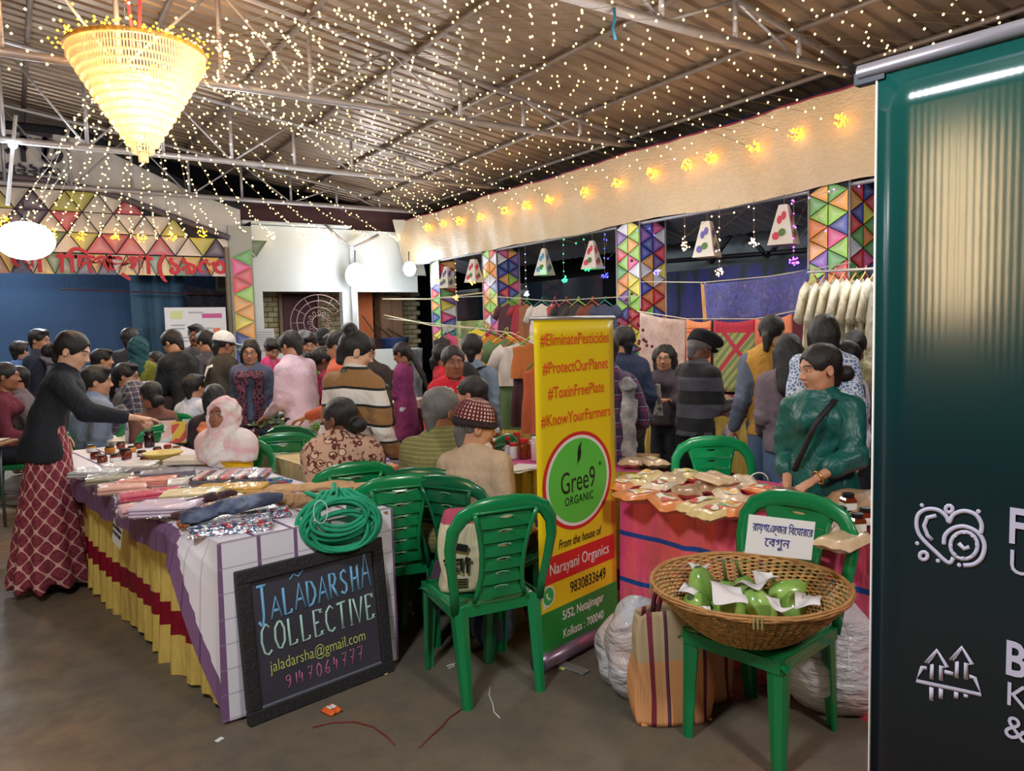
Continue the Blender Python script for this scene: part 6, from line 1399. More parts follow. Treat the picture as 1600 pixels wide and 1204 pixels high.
roll('second tan cloth spread towards the paisley shawl woman', [g3(430, 765, .80), g3(520, 756, .80), g3(570, 762, .79)], .045, m_cloth('tan_cloth2', mottle(6, [(176, 138, 98), (208, 168, 124)]), .85), 'cloth_bundle', 'cloth', amp=.012, flat=.45)
roll('cluster of blue and teal beads beside the tan cloth', [g3(418, 752, .785), g3(440, 750, .785), g3(452, 752, .785)], .022, m_cloth('blue_beads', spots(60, [(50, 110, 160), (40, 50, 140), (120, 170, 180), (200, 60, 60), (70, 130, 80)]), .3, (90, .7)), 'bead_cluster', 'beads', amp=.006, h=.006, fr=110)
packet('small orange and tan paper pouch before the seated woman', *g3(497, 742, .78)[:2], .785, .14, .10, .03, -.6, mat('tan_pouch', (206, 160, 110), .7), LM[1])
# green rope necklaces hanging over the corner
MGN = mat('green_fabric_cord', (26, 152, 112), .8, noise=(20, .12), bump=(120, .3)); nk0 = empty('rope_necklaces', (C1[0]-.27, C1[1]-.04, .845), -.15, 'bunch of thick green fabric cord necklaces spilling over the table corner', 'necklace'); rnd = random.Random(3)
for k in range(17):
    R = .135+.008*(k % 6)-.045*(k > 13); cx = rnd.uniform(-.025, .025); dz = -.055-.012*(k % 7)+rnd.uniform(-.02, .02); dep_ = -.012*(k//3)-.02; P = []
    for a in np.linspace(0, 2*PI, 29)[:-1]:
        x = cx+R*math.cos(a)*(1+.05*math.sin(3*a+k)); z = dz+R*.62*math.sin(a); y = dep_+.006*math.sin(2*a+k)
        if z > .025: y = .02+(z-.025)*1.3+dep_*.3; z = .025+.012*math.sin(k)+.010*(k % 4)
        P.append((x, y, z))
    MB().tube(P, .0088, 7, closed=True).build('cord_loop', MGN, nk0, True)
MB().tube([(-.09+.03*math.cos(a), -.11, -.02+.05*math.sin(a)) for a in np.linspace(0, 2*PI, 17)[:-1]], .002, 4, closed=True).build('white_tag_loop', MWS, nk0, True)
roll('loop of green cord lying on the tan cloth', [g3(478, 770, .845), g3(500, 776, .84), g3(520, 772, .84), g3(522, 756, .845)], .012, MGN, 'rope_necklace', 'necklace', amp=0, flat=.95, h=.004)
# ---- vegetable basket on its chair
bk_ = empty('woven_basket', (CBX-.10, CBY-.03, .438), .3, 'wide shallow cane basket of vegetables resting on the green chair', 'basket'); rnd = random.Random(11)
MCN = [mat('cane_light', (196, 156, 98), .7, noise=(30, .2)), mat('cane_mid', (176, 128, 76), .7, noise=(30, .2)), mat('cane_green', (150, 140, 90), .7, noise=(30, .2))]
BR, BHH = .355, .185
def bprof(t): return (.145+(BR-.145)*t**.85 if t > 0 else .145, .008+BHH*t**1.15)
NR = 64; b = MB()
for k in range(NR):
    a = 2*PI*k/NR; V = []
    for t in np.linspace(0, 1, 8): r, z = bprof(t); V.append((r*math.cos(a), r*math.sin(a), z+.0))
    b.tube(V, .006, 4, flat=.4, up=(0, 0, 1))
o = b.build('stakes', MCN[1], bk_, False); o['kind'] = 'stuff'
b = MB(); rows = 34
for i in range(rows):
    t = (i+.5)/rows; r, z = bprof(t); P = []
    for k in range(NR*2): a = 2*PI*k/(NR*2); rr = r+.0065*(1 if (k//2+i) % 2 else -1); P.append((rr*math.cos(a), rr*math.sin(a), z+rnd.uniform(-.001, .001)))
    b.tube(P, .0050, 4, closed=True, flat=.75, up=(0, 0, 1), mi=i % 5 == 0 and 1 or 0)
o = b.build('weavers', [MCN[0], MCN[2]], bk_, False); o['kind'] = 'stuff'
b = MB()
for k in range(5): b.tube([((BR+.004*math.cos(k*1.3)+rnd.uniform(-.002, .002))*math.cos(a), (BR+.004*math.cos(k*1.3))*math.sin(a), BHH+.008+.008*math.sin(k*1.3)+.002*math.sin(a*9+k)) for a in np.linspace(0, 2*PI, 65)[:-1]], .0055, 5, closed=True)
b.build('rim', MCN[1], bk_, True)
MB().lathe([(.0, .004), (.15, .006), (.15, .012), (0, .010)], 30, cap=False).build('base_weave', MCN[1], bk_)
for a in (.4, 2.3, 3.6, 5.2):
    b = MB()
    for q in (-.012, 0, .012): b.tube([((BR-.02)*math.cos(a+q*3), (BR-.02)*math.sin(a+q*3), BHH-.02), ((BR+.012)*math.cos(a+q*3), (BR+.012)*math.sin(a+q*3), BHH+.02), ((BR+.014)*math.cos(a+q*3), (BR+.014)*math.sin(a+q*3), BHH-.02)], .003, 4)
    b.build('binding', MCN[2], bk_)
MB().tube([(.10, -.30, .10), (.04, -.34, .07), (-.02, -.36, .03), (-.03, -.365, -.03)], .0015, 3).build('loose_strand', MWS, bk_)
BC = np.array([CBX-.10, CBY-.03, .438])
def m_brinjal():
    t = NT('green_brinjal'); f = t.noise(t.co(scale=(1, 1, .4)), 16, 3); t.lk(t.ramp(f, [(.3, sr((110, 160, 66))), (.6, sr((158, 196, 104)))]), t.b.inputs['Base Color']); t.b.inputs['Roughness'].default_value = .22; t.b.inputs['Coat Weight'].default_value = .3; return t.m
MBJ = m_brinjal(); MSTM = mat('veg_stem', (96, 124, 60), .7); MDG = mat('dark_calyx', (58, 84, 44), .6)
def brinjal(label, px, py, z, L, r, d, stem=None, up=None):
    q = G(px, py, z); d = nrm(d); root = empty('eggplant', q, label=label, cat='vegetable', rot=Vector(d).to_track_quat('Z', 'Y').to_euler())
    MB().lathe([(.002, -L*.5), (r*.55, -L*.46), (r*.9, -L*.30), (r, -L*.05), (r*.93, L*.2), (r*.66, L*.40), (r*.3, L*.5)], 18, cap=False).build('fruit', MBJ, root, True)
    MB().lathe([(r*.5, L*.36), (r*.55, L*.40), (r*.3, L*.50), (.008, L*.53)], 10).build('calyx', MDG, root, True)
    if stem: MB().tube([(0, 0, L*.5), (.004, 0, L*.5+stem*.5), (.014, 0, L*.5+stem)], [.008, .006, .007], 6).build('stem', MSTM, root, True)
zb_ = .50
brinjal('upright green round eggplant at the left back of the basket', 1097, 915, .57, .15, .052, (-.1, .2, 1)); brinjal('pale green eggplant at the left front, under paper', 1088, 946, .515, .12, .052, (-.5, -.1, .6))
brinjal('light green eggplant low at the front, half hidden', 1140, 958, .50, .13, .055, (.8, -.3, .2)); brinjal('glossy large pale green eggplant at the front middle', 1185, 950, .515, .16, .060, (-.2, .3, .75)); brinjal('striped green eggplant lying to the right with dark tip', 1235, 925, .535, .17, .050, (.75, -.6, .1), .02)
brinjal('green eggplant peeping from behind white papers, right', 1242, 950, .50, .12, .05, (.2, .4, .6)); brinjal('dark green eggplant under the middle paper', 1120, 935, .515, .13, .05, (.4, .5, .4)); brinjal('eggplant with tall stem rising through the paper', 1135, 930, .53, .12, .05, (.0, .05, 1), .085); brinjal('eggplant with thin slanting stem, centre back', 1165, 922, .53, .12, .048, (-.25, .2, 1), .07)
for px, py, z, s_, lab in ((1138, 925, .60, .12, 'large white paper square pierced by the tall stem'), (1172, 912, .60, .09, 'white paper slip at centre back of basket'), (1090, 884, .635, .07, 'white paper twisted on the upright eggplant'), (1078, 920, .57, .08, 'white paper at left inside of the basket'), (1195, 905, .585, .08, 'folded white paper at the back right'), (1215, 948, .575, .085, 'crumpled white paper at the right front'), (1110, 955, .56, .06, 'small white paper at the front left'), (1262, 935, .565, .09, 'white paper with ink mark at the right side')):
    q = G(px, py, z); rnd = random.Random(px); a0 = rnd.uniform(0, 3)
    o = grid_mesh('paper_slip', lambda u, v: ((u-.5)*s_*1.15, (v-.5)*s_, .016*math.sin(u*5+a0)*math.sin(v*4+a0)+.03*abs(u-.5)*(1 if px % 2 else -.4)), 8, 8, mat('soft_paper', (224, 220, 226), .7), None, False, .0012); o.location = q; o.rotation_euler = (rnd.uniform(-.3, .5)+(.9 if '90' in lab else 0), rnd.uniform(-.4, .3), a0); tag(o, lab, 'paper')
    if 'ink' in lab: MB().box((0, 0, .02), (.03, .006, .001)).build('ink_mark', MINK, o)
cbf = np.array([math.cos(CBZ+PI/2), math.sin(CBZ+PI/2)])
q = DD(1219, 839, 2.66); sg = paper_sign('handwritten white paper sign in blue ink standing against the chair back', q, math.radians(-33.5)+.08, .245, .135, [], .04, -.10, roll=.16)
MBI = mat('blue_ink', (54, 50, 140), .6)
text('handwriting', 'রায়গেঞ্জর িবেঘারের', .040, MBI, sg, (.006, -.003, .026), (PI/2, 0, 0), sx=.62, bold=0); text('handwriting', 'েবগুন', .044, MBI, sg, (-.01, -.003, -.022), (PI/2, 0, 0), sx=.95, bold=0)
# ---- bags on the floor
def m_bagstripe():
    t = NT('woven_striped_bag'); o = t.xyz(t.co()); f = t.math('FRACT', t.math('DIVIDE', o[0], .155))
    a = t.ramp(f, [(0, sr((196, 172, 136))), (.30, sr((128, 44, 66))), (.42, sr((196, 172, 136))), (.62, sr((206, 186, 150))), (.70, sr((128, 44, 66))), (.76, sr((44, 60, 84))), (.80, sr((196, 172, 136)))], 'CONSTANT')
    g = t.math('GREATER_THAN', t.math('ADD', o[2], t.math('MULTIPLY', t.noise(t.co(), 6), .02)), .27); b_ = t.ramp(f, [(0, sr((222, 160, 108))), (.30, sr((132, 40, 60))), (.42, sr((222, 160, 108))), (.62, sr((226, 170, 120))), (.70, sr((132, 40, 60))), (.76, sr((44, 60, 84))), (.80, sr((226, 160, 104)))], 'CONSTANT')
    c = t.mix(g, b_, a); st = t.ramp(t.math('FRACT', t.math('MULTIPLY', o[0], 90.)), [(0, (.82, .82, .82)), (.4, (1, 1, 1))]); t.lk(t.mix(1.0, c, st, 'MULTIPLY'), t.b.inputs['Base Color']); t.b.inputs['Roughness'].default_value = .75; return t.m
def sbag(label, x, y, rz, w_, d_, h, m, hm, hand=True):
    root = empty('shopping_bag', (x, y, 0), rz, label, 'bag')
    def ring(u, v):
        a = 2*PI*u; ww = w_/2*(1+.05*math.sin(v*4)-.12*v**3); dd = d_/2*(1-.55*v**2)*(1+.1*math.sin(3*a)); e = .35; c, s = math.cos(a), math.sin(a)
        return (ww*abs(c)**e*(1 if c > 0 else -1)+.008*math.sin(v*9+a*3), dd*abs(s)**e*(1 if s > 0 else -1)+.006*math.sin(v*7+a*5), .004+h*v-.012*math.cos(2*a)*v**4)
    grid_mesh('bag_body', ring, 60, 22, m, root, True, .003); MB().box((0, 0, .006), (w_*.94, d_*.9, .008)).build('bag_bottom', m, root)
    for s in (-1, 1):
        P = [(-w_*.20+w_*.40*(1-math.cos(PI*t))/2, s*d_*.19, h-.03+.15*math.sin(PI*t)) for t in np.linspace(0, 1, 14)]; MB().tube(P, .011, 6, flat=.4, up=(0, 1, 0)).build('handle', hm, root, True)
    return root
MSB = m_bagstripe(); MHD = mat('maroon_strap', (92, 30, 50), .8)
q = G(1040, 1136); sbag('tall striped woven shopping bag in beige, orange and maroon', q[0]+.09, q[1]+.06, math.radians(-33.5)+.12, .31, .17, .44, MSB, MHD)
q = G(1105, 1110); sbag('second orange striped shopping bag half hidden behind the chair leg', q[0]+.10, q[1]+.10, math.radians(-33.5)+.35, .20, .15, .40, MSB, MHD)
def m_film():
    t = NT('white_film'); t.b.inputs['Base Color'].default_value = (*sr((206, 208, 218)), 1); t.b.inputs['Roughness'].default_value = .25; f = t.noise(t.co(scale=(1, 1, 2.5)), 9, 4); t.lk(t.ramp(t.noise(t.co(), 3.2, 2), [(.42, sr((206, 210, 222))), (.62, sr((222, 196, 190))), (.72, sr((180, 186, 200)))]), t.b.inputs['Base Color'])
    t.bump(f, .8, .05); t.b.inputs['Coat Weight'].default_value = .4; return t.m
MFM = m_film()
def pbag(label, x, y, rx, ry, rz_, h=.016, neck=None, fr=22, amp=.010):
    v = Vol((-rx-.08, -ry-.08, -.03), (rx+.08, ry+.08, rz_*2+.16), h); v.ell((0, 0, rz_*.95), (rx, ry, rz_), .05); v.ell((rx*.2, -ry*.1, rz_*.5), (rx*.95, ry*.95, rz_*.55), .08)
    if neck: v.cap((neck[0], neck[1], rz_*1.7), (neck[0]*1.3, neck[1]*1.3, rz_*2+.08), .05, .07, .06)
    v.disp(lambda X, Y, Z: amp*(np.sin(fr*Z+6*np.sin(5*X+3*Y))*.8+.6*np.sin(fr*1.3*X+4*np.sin(7*Z))*np.sin(fr*Y+2))); v.plane((0, 0, .004), (0, 0, -1)); V, F = v.mesh()
    o = mesh_from('plastic_bag', V, F, MFM); o.location = (x, y, 0); return tag(o, label, 'bag')
q = G(1318, 1120); pbag('large bulging white plastic sack beside the basket chair', q[0]+.06, q[1]+.10, .23, .21, .27, .014)
q = G(985, 1085); pbag('white plastic bag squeezed left of the striped bag', q[0]+.06, q[1]+.12, .11, .12, .16, .012, None, 30, .008)
q = G(1010, 1000, .35); pbag('crumpled white plastic bag behind the striped bag', q[0]+.16, q[1]+.22, .15, .13, .22, .013, None, 26, .010)
# drape of the pink cloth gathered at the right, between chair and banner
# ---- things on the two front chairs
tb_ = empty('tote_bag', (1.66, 2.91, .432), -.45, 'cream printed cotton tote with pink top band on the near green chair', 'bag')
MCT = m_cloth('cream_tote', lambda t: t.ramp(t.xyz(t.co())[2], [(.0, sr((206, 196, 164))), (.29, sr((176, 70, 96)))], 'CONSTANT'), .85); TBW, TBD, TBH = .25, .12, .345
grid_mesh('tote_body', lambda u, v: (TBW/2*(1-.10*v+.04*math.sin(5*v))*abs(math.cos(2*PI*u))**.4*(1 if math.cos(2*PI*u) > 0 else -1)+.012*math.sin(v*8+u*12), TBD/2*(1-.7*v*v)*abs(math.sin(2*PI*u))**.4*(1 if math.sin(2*PI*u) > 0 else -1)+.03*v, TBH*v-.01*math.cos(4*PI*u)*v**3), 48, 18, MCT, tb_, True, .003)
text('lettering', 'আ', .10, MINK, tb_, (-.05, -.066, .12), (PI/2, 0, 0), bold=.002, ext=.004); MB().box((-.05, -.052, .205), (.10, .012, .03), M=Matrix.Rotation(.25, 3, 'Y')).build('printed_block', MINK, tb_)
for k in range(4): MB().box((-.05, -.064, .06-.012*k), (.09, .006, .003)).build('printed_line', MINK, tb_)
roll('navy and maroon backpack lying behind the near chair', [tuple(DD(690, 925, 3.62)), tuple(DD(700, 890, 3.66))], .085, m_cloth('navy_pack', mottle(5, [(40, 44, 66), (86, 40, 66)]), .8), 'backpack', 'bag', amp=.008, flat=.7, h=.014, fr=25)
roll('white and red striped cloth bag under the honey jar table', [(1.98, 3.22, .42), (2.02, 3.26, .55)], .12, m_cloth('white_red_bag', bands(0, .12, [(0, (210, 206, 206)), (.62, (196, 40, 60)), (.72, (210, 206, 206)), (.85, (60, 64, 90))]), .7), 'cloth_bag', 'bag', amp=.007, flat=.6, h=.014, fr=25)
roll('dark blue denim bag on the floor beside the yellow banner', [(1.94, 3.16, .12), (1.97, 3.18, .26)], .12, m_cloth('denim_bag', mottle(6, [(36, 44, 70), (60, 70, 100)]), .8), 'denim_bag', 'bag', amp=.007, flat=.7, h=.014, fr=25)
# ---- litter
def wire(label, pts, r, m, name='wire'): o = MB().tube([g3(*p) for p in pts], r, 5).build(name, m, None, True); return tag(o, label, 'wire' if name == 'wire' else 'thread')
MRW = mat('red_wire', (130, 30, 34), .5)
wire('longer curved dark red wire on the floor below the chalkboard', [(488, 1136, .004), (520, 1128, .004), (555, 1127, .005), (583, 1135, .004), (604, 1150, .004), (617, 1163, .003)], .0028, MRW)
wire('shorter dark red wire on the floor right of the longer one', [(655, 1167, .004), (675, 1148, .004), (692, 1133, .005), (700, 1122, .004), (720, 1108, .006)], .0028, MRW)
wire('white thread with knots on the floor beyond the near chair leg', [(766, 1072, .003), (764, 1085, .003), (770, 1100, .003), (772, 1112, .004), (781, 1121, .003)], .0022, MWS, 'thread')
wire('small coil of white thread under the near chair', [(700, 1032, .003), (710, 1040, .006), (700, 1044, .004), (712, 1036, .005), (698, 1040, .003)], .0022, MWS, 'thread')
q = G(518, 1112, 0); packet('small crushed orange wrapper on the floor', q[0], q[1], 0, .065, .075, .022, .3, mat('orange_wrapper', (226, 100, 40), .4), mat('wrapper_white', (226, 222, 220), .4), name='wrapper', cat='wrapper')
for px, py, s_, lab in ((343, 1155, .02, 'tiny white paper square by the cloth corner'), (628, 978, .014, 'small white cap on the floor right of the chalkboard'), (603, 1052, .012, 'yellow chalk stub at the lower chalkboard corner'), (880, 1042, .03, 'torn white paper strip below the yellow banner')):
    q = G(px, py, .004); tag(MB().box((q[0], q[1], .004), (s_*1.6, s_, .005), M=Matrix.Rotation(.5, 3, 'Z'), bev=.001).build('litter_piece', MWS if 'yellow' not in lab else MC3), lab, 'litter')
# ---- vegetables on the middle stall
def pt(px, py, z=.762): q = G(px, py, z); return q
q = pt(446, 652); root = empty('bottle_gourd', (q[0], q[1], .762), label='pale green bottle gourd with curved stem standing on the stall', cat='vegetable')
MB().lathe([(.02, 0), (.095, .02), (.115, .07), (.105, .12), (.06, .17), (.025, .20)], 20).build('fruit', mat('gourd_green', (170, 206, 100), .4), root, True); MB().tube([(0, 0, .19), (-.01, 0, .25), (-.03, 0, .29), (-.05, 0, .33)], .009, 6).build('stem', MSTM, root, True)
MLF = [mat('leaf_green', (62, 110, 50), .6, noise=(20, .2)), mat('leaf_light', (104, 150, 66), .6, noise=(20, .2)), mat('stalk_red', (140, 92, 70), .7), mat('leaf_dark', (40, 74, 42), .6)]
def greens(label, px, py, w_, n, ml, ms, seed):
    q = pt(px, py); root = empty('leaf_bundle', (q[0], q[1], .762), math.radians(-33.5), label, 'vegetable'); rnd = random.Random(seed)
    for k in range(n):
        x = (rnd.random()-.5)*w_; y = (rnd.random()-.5)*.18; z = rnd.random()*.05+.01; a = rnd.uniform(-.4, .4)+PI*(k % 2); L = rnd.uniform(.10, .18)
        MB().tube([(x, y, z), (x+L*.5*math.cos(a), y+L*.5*math.sin(a), z+.01), (x+L*math.cos(a), y+L*math.sin(a), z+.015)], .004, 4).build('stalk', ms, root)
        V = []; s_ = rnd.uniform(.025, .045); e = (x+L*math.cos(a), y+L*math.sin(a), z+.02)
        for t in np.linspace(0, 2*PI, 9)[:-1]: V.append((e[0]+s_*1.4*math.cos(t)*math.cos(a)-s_*.8*math.sin(t)*math.sin(a), e[1]+s_*1.4*math.cos(t)*math.sin(a)+s_*.8*math.sin(t)*math.cos(a), e[2]+rnd.uniform(-.008, .02)))
        V.append((e[0], e[1], e[2]+.022)); mesh_from('leaf', V, [(i, (i+1) % 8, 8) for i in range(8)], ml, root, False)
greens('bundle of dark leafy greens beside the bottle gourd', 475, 645, .34, 26, MLF[0], MLF[1], 1); greens('fresh light green leaf bundle at the right end of vegetable stall', 492, 675, .30, 26, MLF[1], MLF[1], 2); greens('bundle of reddish stalks with dark leaves in the stall front', 455, 672, .36, 22, MLF[3], MLF[2], 3); greens('dark leaves at left of the vegetable stall', 410, 665, .25, 16, MLF[3], MLF[3], 4)
roll('grey crinkled plastic bag lying over the vegetables', [(*pt(400, 665)[:2], .80), (*pt(430, 655)[:2], .815), (*pt(465, 648)[:2], .82)], .05, MFM, 'plastic_bag', 'bag', amp=.010, flat=.6, h=.014)
roll('cream cloth pouch between the vegetables', [(*pt(445, 665)[:2], .80), (*pt(478, 660)[:2], .80)], .045, cm('pouch', (206, 186, 150)), 'pouch', 'pouch', amp=.008, h=.014)
for px, py, d, lab in ((388, 668, (.7, -.5, .2), 'shiny dark purple eggplant at left end of stall'), (396, 676, (.2, .8, .1), 'second dark eggplant in front of the first')):
    q = pt(px, py, .80); r = empty('dark_eggplant', q, label=lab, cat='vegetable', rot=Vector(d).to_track_quat('Z', 'Y').to_euler()); MB().lathe([(.004, -.09), (.04, -.07), (.045, -.02), (.03, .05), (.014, .09)], 14).build('fruit', mat('purple_skin', (34, 20, 38), .2), r, True)
for i, (px, py, c, lab) in enumerate(((612, 727, (120, 160, 210), 'light blue folded garment'), (632, 722, (180, 160, 210), 'lilac folded garment'), (645, 713, (232, 96, 50), 'bright orange folded garment'), (622, 745, (80, 120, 190), 'blue folded garment in front'), (640, 742, (196, 90, 60), 'rust folded garment'), (510, 735, (220, 90, 180), 'pink cloth beside the paisley shawl'), (628, 735, (214, 160, 120), 'patterned tan folded garment'), (606, 715, (150, 190, 220), 'pale blue folded garment at the back'))):
    tpack(lab+' on the small garment table', px, py, .24, .16, .035, i*.4, cm('g%d' % i, c), .765+.012*(i % 3), False, 'folded_garment', 'garment')
# ---- small goods on the right stall
for i, (px, z, c) in enumerate(((785, .76, (120, 40, 60)), (800, .76, (60, 30, 40)), (815, .76, (30, 30, 34)), (828, .76, (70, 60, 50)))):
    x = 5.28; y = 8.0-.45*i; r = empty('handbag', (x, y, .76), -1.2, ['plum', 'dark wine', 'black', 'olive'][i]+' small handbag with hooped handle on the right stall', 'bag')
    MB().box((0, 0, .07), (.22, .08, .14), bev=.02).build('bag_body', mat('hb%d' % i, c, .6), r); MB().tube([(-.07+.14*t, 0, .13+.12*math.sin(PI*t)) for t in np.linspace(0, 1, 9)], .007, 5).build('handle', mat('hbh', (190, 150, 130), .6), r, True)
for i in range(10):
    x = 5.18+.12*(i % 2); y = 8.2-.42*i; c = [(200, 190, 170), (160, 50, 50), (60, 90, 140), (210, 180, 90), (120, 60, 90), (220, 214, 200), (90, 60, 50), (200, 90, 60), (180, 180, 190), (60, 60, 66)][i]
    tpack('craft item number %s from the far end on the right stall, %s' % (['one', 'two', 'three', 'four', 'five', 'six', 'seven', 'eight', 'nine', 'ten'][i], ['cream', 'red', 'blue', 'mustard', 'plum', 'ivory', 'brown', 'rust', 'grey', 'charcoal'][i]), 800, 700, .16, .12, .05, .3*i, cm('craft%d' % i, c), .76, False, 'craft_item', 'goods').location = (x, y, .76)
roll('grey brown bundle of cloth on right stall before the yellow vest person', [(5.35, 4.5, .82), (5.45, 4.7, .86), (5.5, 4.95, .82)], .09, cm('bundle', (150, 140, 126)), 'cloth_bundle', 'cloth', amp=.012, h=.018, fr=30)
for i, (px, py, c, lab) in enumerate(((470, 655, (200, 190, 170), 'x'),)): pass
# ---- hanging garments and textiles
MHG = {k: mat('hanger_'+k, c, .4) for k, c in dict(green=(60, 170, 90), orange=(230, 100, 40), teal=(60, 150, 140), pink=(220, 110, 140), yellow=(190, 220, 70), wood=(206, 150, 90)).items()}
def garment(label, p, rz, w_, L, m, hg='green', sleeve=.18, neck=True, th=.05, hanger=True):
    root = empty('hanging_garment', p, rz, label, 'garment'); rnd = random.Random(int(p[0]*100+p[1]*37)); V = []; F = []; s1 = rnd.random()*6
    def ring(u, v):
        a = 2*PI*u; ww = (w_/2)*(.42+.58*min(1, v/.10)**.6)*(1+.10*v) if v < .10 else (w_/2)*(1.0-.10*math.exp(-((v-.35)/.2)**2)+.16*v); ww *= 1
        return (ww*math.cos(a), (th*.5*(.5+.7*v)+.012*v*math.sin(7*a+s1))*math.sin(a)*1.0+.010*v*math.sin(ww*40*math.cos(a)+s1), -L*v-.035*(1-min(1, v/.10))*0-.05*(abs(math.cos(a)))*(v < .10)*(1-v/.10))
    grid_mesh('cloth_body', ring, 36, 16, m, root)
    if sleeve:
        for s in (-1, 1): MB().tube([(s*w_*.36, 0, -.055), (s*w_*.52, 0, -.11), (s*(w_*.52+sleeve*.42), 0, -.10-sleeve*.9)], [.055, .065, .07], 8, flat=.4, up=(0, 1, 0)).build('sleeve', m, root, True)
    if hanger: MB().tube([(-w_*.36, 0, -.045), (0, 0, .05), (w_*.36, 0, -.045)], .007, 5).tube([(0, 0, .05), (0, 0, .085), (.02, 0, .10), (.03, 0, .085), (.02, 0, .07)], .004, 5).build('hanger', MHG[hg], root, True)
    return root
rp0, rp1 = PX(770, 462, 6.9), PX(1000, 468, 6.9); RW = mat('cream_rope', (206, 196, 170), .7)
tag(MB().tube([PX(680, 466, 7.2), PX(760, 462, 6.9), PX(860, 470, 6.85), PX(1000, 462, 7.1)], .007, 5).build('clothes_line', RW, None, True), 'upper cream clothes line holding the hanging shirts', 'clothes line')
for px, c, w_, L, hg, sl, lab in ((793, (74, 34, 42), .46, .75, 'green', .16, 'dark maroon hanging top at left end of the line'), (813, (150, 36, 50), .40, .62, 'orange', .10, 'red hanging top on an orange hanger'), (823, (140, 84, 50), .36, .55, 'green', .0, 'brown hanging top between red and cream'), (846, (210, 198, 186), .48, .62, 'teal', .20, 'cream hanging T-shirt on a teal hanger'), (866, (170, 60, 60), .30, .5, 'pink', .0, 'brick red hanging top right of the cream one'), (884, (40, 34, 40), .44, .6, 'orange', .14, 'black hanging top behind the banner corner'), (903, (52, 46, 44), .44, .6, 'yellow', .14, 'black hanging top on a lime hanger'), (925, (120, 60, 44), .4, .6, 'orange', .1, 'rust hanging top right above the banner'), (945, (60, 66, 90), .4, .6, 'teal', .1, 'slate hanging top at right end of the line')):
    p = PX(px, 474, 6.85); garment(lab, p, -1.35, w_, L, cm('h%d' % px, c), hg, sl)
for px, py, dep_, c, w_, L, hg, sl, lab in ((768, 522, 7.4, (196, 124, 40), .42, .60, 'pink', .18, 'mustard tunic hanging left in the lower row'), (790, 528, 7.0, (96, 120, 80), .40, .85, 'yellow', .12, 'long olive green tunic hanging in the lower row'), (808, 535, 6.9, (206, 196, 190), .40, .40, 'orange', .16, 'white and brown short top hanging in lower row'), (828, 535, 6.7, (186, 104, 44), .36, .32, 'yellow', .0, 'orange brown top hanging beside the yellow banner'), (826, 560, 6.75, (64, 26, 36), .34, .62, 'green', .0, 'dark wine trousers hanging beside the yellow banner'), (806, 565, 7.0, (150, 50, 50), .32, .55, 'green', .0, 'red printed skirt hanging in the lower row'), (840, 570, 6.5, (190, 90, 50), .30, .60, 'green', .0, 'rust cloth hanging right at the banner edge')):
    garment(lab, DD(px, py, dep_), -1.1, w_, L, cm('l%d%d' % (px, py), c), hg, sl)
tag(MB().tube([PX(600, 497, 6.9), DD(740, 512, 8.5), DD(800, 520, 7.2), DD(850, 545, 6.4)], .006, 5).build('clothes_line', RW, None, True), 'lower clothes line sagging across to the yellow banner', 'clothes line')
for px, py, c, lab in ((745, 512, (220, 200, 60), 'yellow'), (753, 514, (180, 40, 60), 'crimson'), (762, 516, (60, 60, 50), 'dark olive'), (700, 520, (200, 80, 120), 'pink'), (690, 525, (50, 40, 46), 'black'), (712, 524, (190, 170, 150), 'beige')):
    garment('small %s cloth item hanging by the corner pillar' % lab, DD(px, py, 10.2), -1.0, .26, .5, cm('s%d' % px, c), 'green', 0, th=.04)
def hang(label, pts, m, X, fold=.02, name='hanging_cloth', n=6.0):
    """pts: px of top-left, top-right, bottom-right, bottom-left on the plane x = X"""
    P = [PX(a, b_, X) for a, b_ in pts]; o = P[0].copy(); tl, tr, brr, bll = [q-o for q in P]; L = np.linalg.norm(tr-tl)
    def f(u, v):
        a = tl*(1-u)+tr*u; b_ = bll*(1-u)+brr*u; p = a*(1-v)+b_*v; return (p[0]+fold*math.sin(u*L*n*2+v*1.5)*(.3+.7*v), p[1], p[2]-.06*math.sin(PI*u)*(1-v)*.5)
    ob = grid_mesh(name, f, max(12, int(L*24)), 14, m, None, True, .004); ob.location = o; return tag(ob, label, 'textile')
hang('large blue violet batik cloth hanging highest on the line', [(1100, 443), (1266, 420), (1262, 492), (1102, 502)], m_cloth('batik_blue', mottle(9, [(50, 56, 120), (86, 84, 156), (70, 70, 120), (110, 96, 160)]), .8, (30, .3)), 6.70, .03)
hang('narrow mustard strip hanging between the painted cloth and batik', [(1095, 440), (1102, 440), (1104, 500), (1097, 502)], cm('mustard', (206, 150, 80)), 6.72)
hang('beige cotton sheet hanging at left of the lower line', [(1000, 487), (1073, 498), (1070, 600), (996, 590)], m_cloth('beige_sheet', mottle(8, [(170, 142, 130), (196, 168, 154)]), .85, (40, .3)), 6.45, .02)
hang('orange saree cloth with red borders hanging beside beige sheet', [(1073, 498), (1112, 500), (1110, 640), (1070, 640)], m_cloth('orange_saree', lambda t: t.ramp(t.math('FRACT', t.math('DIVIDE', t.xyz(t.co())[2], .42)), [(0, sr((228, 140, 84))), (.62, sr((190, 70, 50))), (.66, sr((228, 140, 84))), (.72, sr((190, 70, 50))), (.75, sr((228, 140, 84)))], 'CONSTANT'), .8), 6.43, .02)
